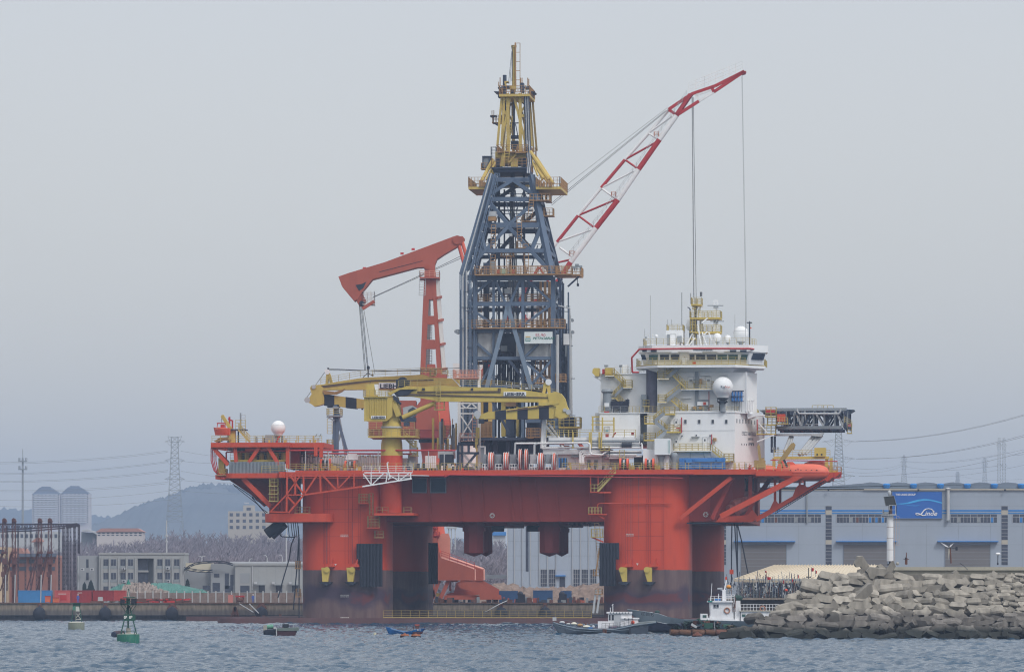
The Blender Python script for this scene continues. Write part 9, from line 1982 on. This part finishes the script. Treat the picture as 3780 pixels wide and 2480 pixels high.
for q,m in (((2064,2291,2086,2301),M_frm),((2108,2295,2130,2308),mat('cream_tarp',(.60,.58,.50),.8)),((2130,2300,2152,2312),M_orail),((2150,2306,2180,2317),bpy.data.materials['cream_tarp']),((2162,2314,2190,2320),M_contblue),((2184,2306,2196,2318),M_frm),((2090,2298,2106,2306),M_lgrey),((2172,2296,2178,2304),M_rust),((2160,2298,2166,2306),M_rust)):
 c = P((q[0]+q[2])/2,(q[1]+q[3])/2,VFB-1.0);fb.part('deck_bundle',MB().sphere((c.x,c.y,c.z),WD.m(q[2]-q[0],VFB)/2,10,6,(q[3]-q[1])/(q[2]-q[0])),m,smooth=True)
fb.part('deck_rope',MB().path([P(2066,2284,VFB),P(2110,2292,VFB),P(2150,2300,VFB)],.03,4),M_cable);fb.part('anchor_rope',MB().path([P(2042,2304,VFB),P(2010,2332,VFB-6)],.035,4).path([P(2048,2306,VFB),P(2052,2318,VFB)],.05,4),M_cable)
fb.part('tyre_fender',MB().tube(P(2228,2322,VFB-2.1),P(2228,2338,VFB-2.0),.14,6).tube(P(2236,2322,VFB-2.1),P(2236,2336,VFB-2.0),.12,6),M_rust)
fb.part('red_float',MB().sphere(P(2336,2296,VFB-1.3),.25,8,6),M_red,smooth=True)
# larger grey boat behind with white wheelhouse
VWB = 606.0
wb2 = Thing('work_boat','larger grey hulled work boat with tall white wheelhouse, partly behind the blocks','work boat',(P(2600,2320,VWB).x,VWB,0))
wb2.part('hull',skin([(2316,2248),(2380,2256),(2430,2264),(2462,2275),(2520,2284),(2700,2290),(2870,2292)],[(2316,2250),(2340,2275),(2380,2310),(2400,2334),(2870,2334)],VWB,lambda u: 2.6*min(1,u*2.4+.05)**.8),mat('blue_grey_hull',(.20,.245,.28),.75,.18,.4,.4,(.12,.10,.09),streak=True),smooth=True)
wb2.part('bulwark',MB().path([P(2316,2248,VWB-.3),P(2380,2256,VWB-1.6),P(2430,2264,VWB-2.2),P(2462,2275,VWB-2.5)],.05,5),M_grey)
p = P(2364,2268,VWB-1.95);text('VZ 80195',.62,WD,(p.x,p.y-.25,p.z),M_black,'lettering',wb2,rot=.12,nrm=-.35,xs=.75)
for q,m in (((2416,2248,2436,2262),M_teal),((2395,2256,2412,2264),M_grey),((2352,2244,2358,2252),M_orail)): c = P((q[0]+q[2])/2,(q[1]+q[3])/2+3,VWB);wb2.part('bow_gear',MB().sphere((c.x,c.y,c.z),WD.m(q[2]-q[0],VWB)/2,8,6,.7),mat('green_net',(.03,.06,.055),.9,.3,2) if m is M_teal else m,smooth=True)
WB = M_lw
wb2.part('deckhouse',MB().pprism([(2588,2290),(2588,2264),(2612,2264),(2614,2279),(2700,2282),(2730,2290),(2730,2294),(2588,2292)],VWB-1.8,3.6),WB);wb2.part('deckhouse',MB().pbox(2735,2256,2852,2296,VWB-1.7,3.4),WB)
wb2.part('wheelhouse',MB().pprism([(2618,2282),(2624,2266),(2622,2222),(2708,2222),(2708,2284)],VWB-1.7,3.4),WB);wb2.part('wheelhouse',MB().pbox(2712,2216,2733,2290,VWB-1.4,3),WB)
wb2.part('roof',MB().pbox(2614,2216,2706,2222,VWB-2.0,4),WB);wb2.part('roof',MB().pbox(2730,2252,2856,2256,VWB-1.9,3.8),M_cream)
wb2.part('window',MB().pbox(2594,2269,2608,2278,VWB-1.86,.06),M_gglass);
for a in (2634,2645): wb2.part('window',MB().pbox(a,2230,a+8,2241,VWB-1.76,.06),M_glass);wb2.part('window_frame',MB().pbox(a-1,2229,a+9,2230,VWB-1.8,.05).pbox(a-1,2241,a+9,2242,VWB-1.8,.05),M_frm)
wb2.part('window',MB().pbox(2739,2266,2752,2275,VWB-1.76,.06),M_gglass)
c = P(2684,2252,VWB-1.8);lbm = mat('lifebuoy_faded_orange',(.40,.20,.14),.6,.1);wb2.part('lifebuoy',MB().arc((c.x,c.y,c.z),WD.m(9.5,VWB),0,2*PI,.09,'xz',24,8),lbm,smooth=True)
c = P(2815,2245,VWB-1.8);wb2.part('lifebuoy',MB().arc((c.x,c.y,c.z),WD.m(9,VWB),0,2*PI,.09,'xz',24,8),lbm,smooth=True)
wb2.part('railing',MB().rail([P(2622,2216,VWB-1.8),P(2710,2216,VWB-1.8)],.6,.05,.5,2).rail([P(2676,2216,VWB-1.6),P(2712,2216,VWB-1.6)],.8,.06,.4,3),WB);wb2.part('railing',MB().rail([P(2734,2252,VWB-1.8),P(2876,2252,VWB-1.8)],.82,.06,.42,2),WB)
wb2.part('blue_awning',MB().pbox(2638,2208,2660,2215,VWB-1.5,1),M_contblue);wb2.part('dark_locker',MB().pbox(2614,2216,2630,2221,VWB-2.05,.4),M_teal)
wb2.part('mast',MB().bar(P(2674,2220,VWB),P(2672,2176,VWB),.45).bar(P(2674,2176,VWB),P(2682,2140,VWB),.16).bar(P(2660,2176,VWB),P(2680,2178,VWB),.12),WB);wb2.part('radar',MB().pbox(2649,2168,2667,2174,VWB-.4,.8),M_frm);wb2.part('antenna',MB().tube(P(2624,2216,VWB),P(2628,2152,VWB),.04,5).tube(P(2653,2212,VWB),P(2653,2190,VWB),.05,5),WB)
wb2.part('ladder',MB().ladder(P(2710,2206,VWB-1.8),P(2710,2256,VWB-1.8),.35,.05),M_rust);wb2.part('rusty_pipe',MB().path([P(2712,2200,VWB-1.9),P(2716,2212,VWB-1.9),P(2710,2250,VWB-1.9)],.06,5),M_rust)
wb2.part('green_net_bundle',MB().sphere(P(2722,2206,VWB),.75,10,7,.55),bpy.data.materials['green_net'],smooth=True)
wb2.part('red_cloth',MB().pprism([(2676,2130),(2683,2126),(2684,2138),(2678,2140)],VWB,.05),M_red);
# dark tender between them
t = Thing('dark_skiff','dark blue skiff lying low behind the stern of the grey fishing boat','skiff',(P(2440,2328,596).x,596,0));t.part('hull',skin([(2390,2298),(2420,2294),(2450,2300),(2500,2308)],[(2390,2330),(2500,2332)],596,lambda u:1.2),mat('navy_hull',(.035,.042,.07),.8,.2),smooth=True);t.part('gunwale',MB().path([P(2392,2297,594.9),P(2420,2293,594.9),P(2452,2300,594.9),P(2498,2307,594.9)],.05,5),M_grey)
# rusty raft heaped with nets
VR = 565.0
rf = Thing('rusty_raft','rusty steel raft heaped with green nets and drums in front of the breakwater tip','raft',(P(2590,2350,VR).x,VR,0))
rf.part('hull',MB().pbox(2476,2322,2728,2352,VR-2,5),mat('flaking_rust',(.115,.058,.036),.9,.4,1.2,.5,(.05,.04,.04)))
for q in ((2476,2504),(2508,2550),(2556,2600),(2606,2640),(2644,2680),(2690,2726)): rf.part('drum',MB().tube(P(q[0],2333,VR-2.4),P(q[1],2336,VR-2.4),.36,12),rr.choice([M_rust,bpy.data.materials['flaking_rust'],bpy.data.materials['flaking_rust']]),smooth=True)
nets = [bpy.data.materials['green_net'],M_rust,mat('brown_net',(.09,.075,.05),.95,.3,2),M_dark,M_blued,mat('green_net_light',(.03,.085,.065),.9,.3,2)]
for i in range(80):
 px = 2480+rr.random()*230;py = 2318-rr.random()*22*math.sin(min(PI,(px-2470)/245*PI))-2;c = P(px,py,VR-1+rr.random()*2);s_ = .25+.5*rr.random();q = MB()
 q.add([c+Vector((rr.uniform(-1,1),rr.uniform(-1,1),rr.uniform(-.7,.7)))*s_ for _ in range(7)],[(0,1,2),(0,2,3),(0,3,4),(1,4,5),(2,5,6),(3,6,4),(6,1,0)]);rf.part('net_heap',q,rr.choice(nets))
rf.part('board',MB().bar(P(2552,2302,VR-2.4),P(2572,2314,VR-2.4),.1,.3),M_lgrey);rf.part('green_crate',MB().pbox(2600,2298,2632,2318,VR-2.2,1),nets[5]);rf.part('pole',MB().bar(P(2636,2294,VR-2.3),P(2640,2330,VR-2.3),.06),M_frm)
def cone_buoy(px,py0,py1,w_,v,label,m):
 c = P(px,py1,v);r = WD.m(w_,v)/2;h_ = P(px,py0,v).z;t = Thing('mooring_buoy',label,'buoy',(c.x,v,0),group='rusty cone mooring buoys');t.part('cone',MB().lathe((c.x,v,0),[(r,.32),(r*.82,.48),(r*.45,h_*.75),(r*.26,h_*.94),(r*.1,h_)],18),m,smooth=True);t.part('float',MB().lathe((c.x,v,0),[(r*.7,-.4),(r*1.02,.0),(r*1.04,.22),(r,.319)],18),mat('dark_rust',(.035,.018,.02),.9,.3) if 'dark_rust' not in bpy.data.materials else bpy.data.materials['dark_rust'],smooth=True);return t
M_brust = mat('orange_rust',(.27,.10,.05),.9,.35,1.5,.5,(.09,.035,.03))
cone_buoy(1494,2336,2357,34,533,'left one of the two rusty cone buoys before the blue boat',M_brust);cone_buoy(1535,2337,2357,36,532,'right one of the two rusty cone buoys before the blue boat',M_brust);cone_buoy(2574,2331,2353,38,535,'rusty brown cone buoy in front of the rusty raft',mat('brown_rust',(.13,.05,.035),.9,.3,1.5))
c = P(1383,2344,565);t = Thing('small_float','tiny cream plastic float on open water left of the blue boat','float',(c.x,565,0));t.part('body',MB().tube((c.x,565,-.1),(c.x+.05,565,.42),.17,10),mat('cream_plastic',(.6,.57,.42),.6),smooth=True)
# blue boat
VB2 = 566.0
bb2 = Thing('blue_boat','small bright blue wooden boat with raised bow and stern behind the two rusty buoys','boat',(P(1498,2345,VB2).x,VB2,0))
bb2.part('hull',skin([(1425,2312),(1438,2315),(1470,2325),(1500,2330),(1520,2327),(1540,2320),(1569,2318)],[(1425,2318),(1436,2342),(1446,2347),(1552,2347),(1560,2330),(1569,2322)],VB2,lambda u:1.1*min(1,u*3+.1)**.7),mat('bright_blue_boat_paint',(.02,.17,.48),.6,.15,.8,.3,(.03,.07,.16)),smooth=True)
bb2.part('inner_deck',MB().pprism([(1440,2316),(1470,2326),(1500,2331),(1490,2333),(1446,2322)],VB2-1.14,.05),mat('pale_blue_wood',(.16,.26,.40),.8,.2));bb2.part('transom',MB().pprism([(1524,2331),(1562,2329),(1556,2346),(1522,2346)],VB2-1.16,.06),mat('dark_maroon',(.05,.02,.03),.8,.2));bb2.part('white_marks',MB().pbox(1540,2321,1545,2326,VB2-1.16,.05).pbox(1549,2321,1552,2326,VB2-1.16,.05),M_frm)
bb2.part('engine',MB().pbox(1533,2304,1547,2319,VB2-.4,.8),M_rust);bb2.part('engine_cover',MB().pbox(1531,2303,1548,2309,VB2-.45,.9),mat('dull_red_cover',(.32,.07,.045),.7,.2))
for px in (1502,1526,1567): bb2.part('post',MB().bar(P(px,2322,VB2-.8),P(px,2311,VB2-.8),.09),M_rust)
bb2.part('bow_rope',MB().path([P(1427,2316,VB2),P(1418,2330,VB2-3)],.025,4),M_cable)
# small dark boat seen from the stern quarter
VS = 566.0
sb = Thing('small_boat','small dark grey green open boat seen stern on, left of centre below the rig column','boat',(P(1036,2350,VS).x,VS,0))
sb.part('hull',skin([(974,2325),(990,2322),(1020,2320),(1060,2317),(1098,2314)],[(974,2345),(980,2350),(1088,2350),(1098,2324)],VS,lambda u:1.3),mat('grey_blue_hull',(.07,.085,.115),.8,.2,.6,.4,(.04,.03,.04)),smooth=True)
sb.part('transom',MB().pprism([(1020,2328),(1094,2326),(1090,2348),(1018,2349)],VS-1.36,.06),mat('maroon_transom',(.05,.025,.035),.8,.25));sb.part('stern_deck',MB().pprism([(1018,2318),(1100,2314),(1100,2327),(1030,2327),(1018,2324)],VS-1.42,2.6),mat('grey_green_deck',(.13,.165,.155),.85,.2,1));sb.part('rudder_post',MB().bar(P(1020,2318,VS-1.5),P(1021,2350,VS-1.45),.12),M_lgrey)
c = P(997,2313,VS-.3);sb.part('green_drum',MB().tube(P(985,2313,VS-.4),P(1009,2311,VS-.4),.28,12),mat('pale_green_drum',(.12,.30,.22),.6,.15),smooth=True);sb.part('dark_engine',MB().pbox(1042,2302,1066,2314,VS-.6,1).pbox(1046,2314,1062,2318,VS-.5,.8),M_dark);sb.part('bow_rail',MB().pbox(972,2306,985,2326,VS-1,.4),M_conc);sb.part('post',MB().bar(P(1084,2314,VS-1),P(1083,2305,VS-1),.12).bar(P(1098,2322,VS-1.3),P(1099,2312,VS-1.3),.12),M_grey);sb.part('gear',MB().pbox(1010,2312,1018,2320,VS-.8,.6).pbox(990,2300,996,2306,VS-.5,.4),M_lgrey)
# navigation buoys
M_bgreen = mat('buoy_green_paint',(.018,.135,.10),.6,.2,1.2,.55,(.28,.30,.25),streak=True);M_bgrn2 = mat('dark_green_steel',(.025,.085,.068),.7,.2,1);M_bpale = mat('weathered_pale_green',(.17,.19,.155),.8,.25,1.0,.5,(.09,.12,.08),streak=True);M_guano = mat('guano_white',(.50,.50,.45),.9,.2,2)
V1 = 478.0
nb = Thing('numbered_buoy','large green navigation buoy with lattice tower, cone topmark and painted number','navigation buoy',(P(473,2376,V1).x,V1,0))
x1 = P(473,2350,V1).x;r1 = WD.m(42,V1);Z = lambda y: P(473,y,V1).z
nb.part('float',MB().lathe((x1,V1,0),[(r1*.95,-.5),(r1,-.1),(r1,Z(2344)),(r1*.97,Z(2339))],32),M_bgreen,smooth=True);nb.part('float_top',MB().lathe((x1,V1,0),[(r1*.97,Z(2338.9)),(r1*.6,Z(2336.5)),(.02,Z(2336))],32),M_guano,smooth=True)
def bq(a,b,w,m=M_bgrn2,n='tower_bar',dv=0,dv2=None): nb.part(n,MB().bar(P(*a,V1+dv),P(*b,V1+(dv if dv2 is None else dv2)),w),m)
for dv in (-1,1):
 bq((446,2338),(472,2235),.085,dv=dv,dv2=dv*.2);bq((504,2338),(478,2235),.085,dv=dv,dv2=dv*.2)
 bq((451,2309),(496,2309),.06,dv=dv*.8);bq((448,2328),(500,2328),.06,dv=dv*.9)
nb.part('centre_pole',MB().tube((x1,V1,Z(2337)),(x1,V1,Z(2232)),.09,8),M_bgrn2,smooth=True);nb.part('hatch',MB().tube(P(474,2336,V1-.4),P(474,2316,V1-.4),.24,10),M_conc,smooth=True)
bd = nb.part('number_board',MB().pprism([(456,2266),(500,2266),(500,2290),(456,2290)],V1-.7,.06),M_bgrn2)
M_num = mat('number_white',(.7,.7,.68),.7,.1)
p = P(457.5,2282,V1-.73);text('03',.40,WD,(p.x,p.y,p.z),M_num,'lettering',nb,under=bd,xs=.85,bold=.02);p = P(477,2282,V1-.73);text('03',.40,WD,(p.x,p.y,p.z),M_num,'lettering',nb,under=bd,xs=.85,bold=.02)
for a,b in (((447,2232),(463,2256)),((463,2256),(474,2262)),((503,2232),(488,2254)),((488,2254),(476,2262)),((460,2232),(473,2254)),((492,2232),(478,2254))): bq(a,b,.06)
nb.part('lamp_platform',MB().lathe((x1+.05,V1,0),[(r1*.72,Z(2232)),(r1*.72,Z(2229))],20),M_bgrn2)
q = MB();zc_ = Z(2230);pts = [(x1+.05+r1*.72*math.cos(k*PI/6),V1+r1*.72*math.sin(k*PI/6),zc_) for k in range(13)];q.rail(pts,Z(2208)-zc_,.045,.5,2);nb.part('platform_railing',q,M_bgrn2)
nb.part('solar_box',MB().pbox(444,2211,460,2226,V1-.9,.1).pbox(484,2209,503,2228,V1-.9,.1),M_dark);nb.part('lamp_body',MB().tube((x1,V1,Z(2229)),(x1,V1,Z(2206)),.2,12),M_bgrn2,smooth=True);nb.part('top_ring',MB().pbox(455,2202,497,2205,V1-.5,1),M_bgrn2);nb.part('gull_deck',MB().pbox(456,2201,474,2202.6,V1-.45,.6),M_guano)
bq((469,2204),(474,2172),.05);bq((480,2204),(475,2172),.05);nb.part('topmark_cone',MB().lathe((P(474,0,V1).x,V1,0),[(WD.m(10,V1),Z(2156)),(WD.m(4,V1),Z(2146)),(.02,Z(2137))],16),mat('topmark_green',(.015,.15,.12),.6,.1),smooth=True)
for px in (450,497,460): nb.part('deck_eye',MB().bar(P(px,2338,V1-1),P(px,2331,V1-1),.1),M_bgrn2)
c = P(430,2351,495);df = Thing('drum_float','dark rusty drum float lying behind the large green buoy','float',(c.x,495,0));df.part('drum',MB().tube(P(422,2340,495),P(452,2336,496),.34,14),mat('dark_maroon_drum',(.05,.035,.045),.8,.2),smooth=True);df.part('drum_end',MB().tube(P(419,2341,494.8),P(422,2340,495),.3,14),M_blued,smooth=True)
V2 = 655.0
sb2 = Thing('pale_buoy','small pale weathered green buoy with short lattice tower, left of the numbered buoy','navigation buoy',(P(282,2324,V2).x,V2,0));x2 = P(282,2310,V2).x;r2 = WD.m(30,V2);Z2 = lambda y: P(282,y,V2).z
sb2.part('float',MB().lathe((x2,V2,0),[(r2*.95,-.5),(r2,-.1),(r2,Z2(2298)),(r2*.97,Z2(2296))],28),M_bpale,smooth=True);sb2.part('float_top',MB().lathe((x2,V2,0),[(r2*.97,Z2(2295.9)),(r2*.5,Z2(2293)),(.02,Z2(2293))],28),M_guano,smooth=True)
for a,b in (((264,2294),(272,2226)),((302,2294),(292,2226)),((280,2294),(280,2226))): sb2.part('tower_bar',MB().bar(P(*a,V2-.5),P(*b,V2),.11),M_bgrn2 if a[0] != 280 else M_bpale)
for a,b in (((281,2278),(296,2262)),((283,2264),(298,2284)),((282,2284),(300,2285)),((266,2280),(279,2268))): sb2.part('cross_brace',MB().bar(P(*a,V2-.4),P(*b,V2-.4),.07),M_guano if a[0]>280 else M_bgrn2)
sb2.part('panel',MB().pprism([(280,2238),(292,2240),(294,2255),(280,2255)],V2-.8,.05),M_guano);sb2.part('panel',MB().pprism([(268,2238),(279,2236),(279,2252),(268,2250)],V2-.8,.05),mat('buoy_mid_green',(.08,.25,.19),.7,.2))
sb2.part('lamp_cage',MB().pbox(270,2226,295,2236,V2-.4,.8),M_bgrn2);sb2.part('rim',MB().pbox(264,2223,300,2225.5,V2-.6,1.2),M_bgrn2)
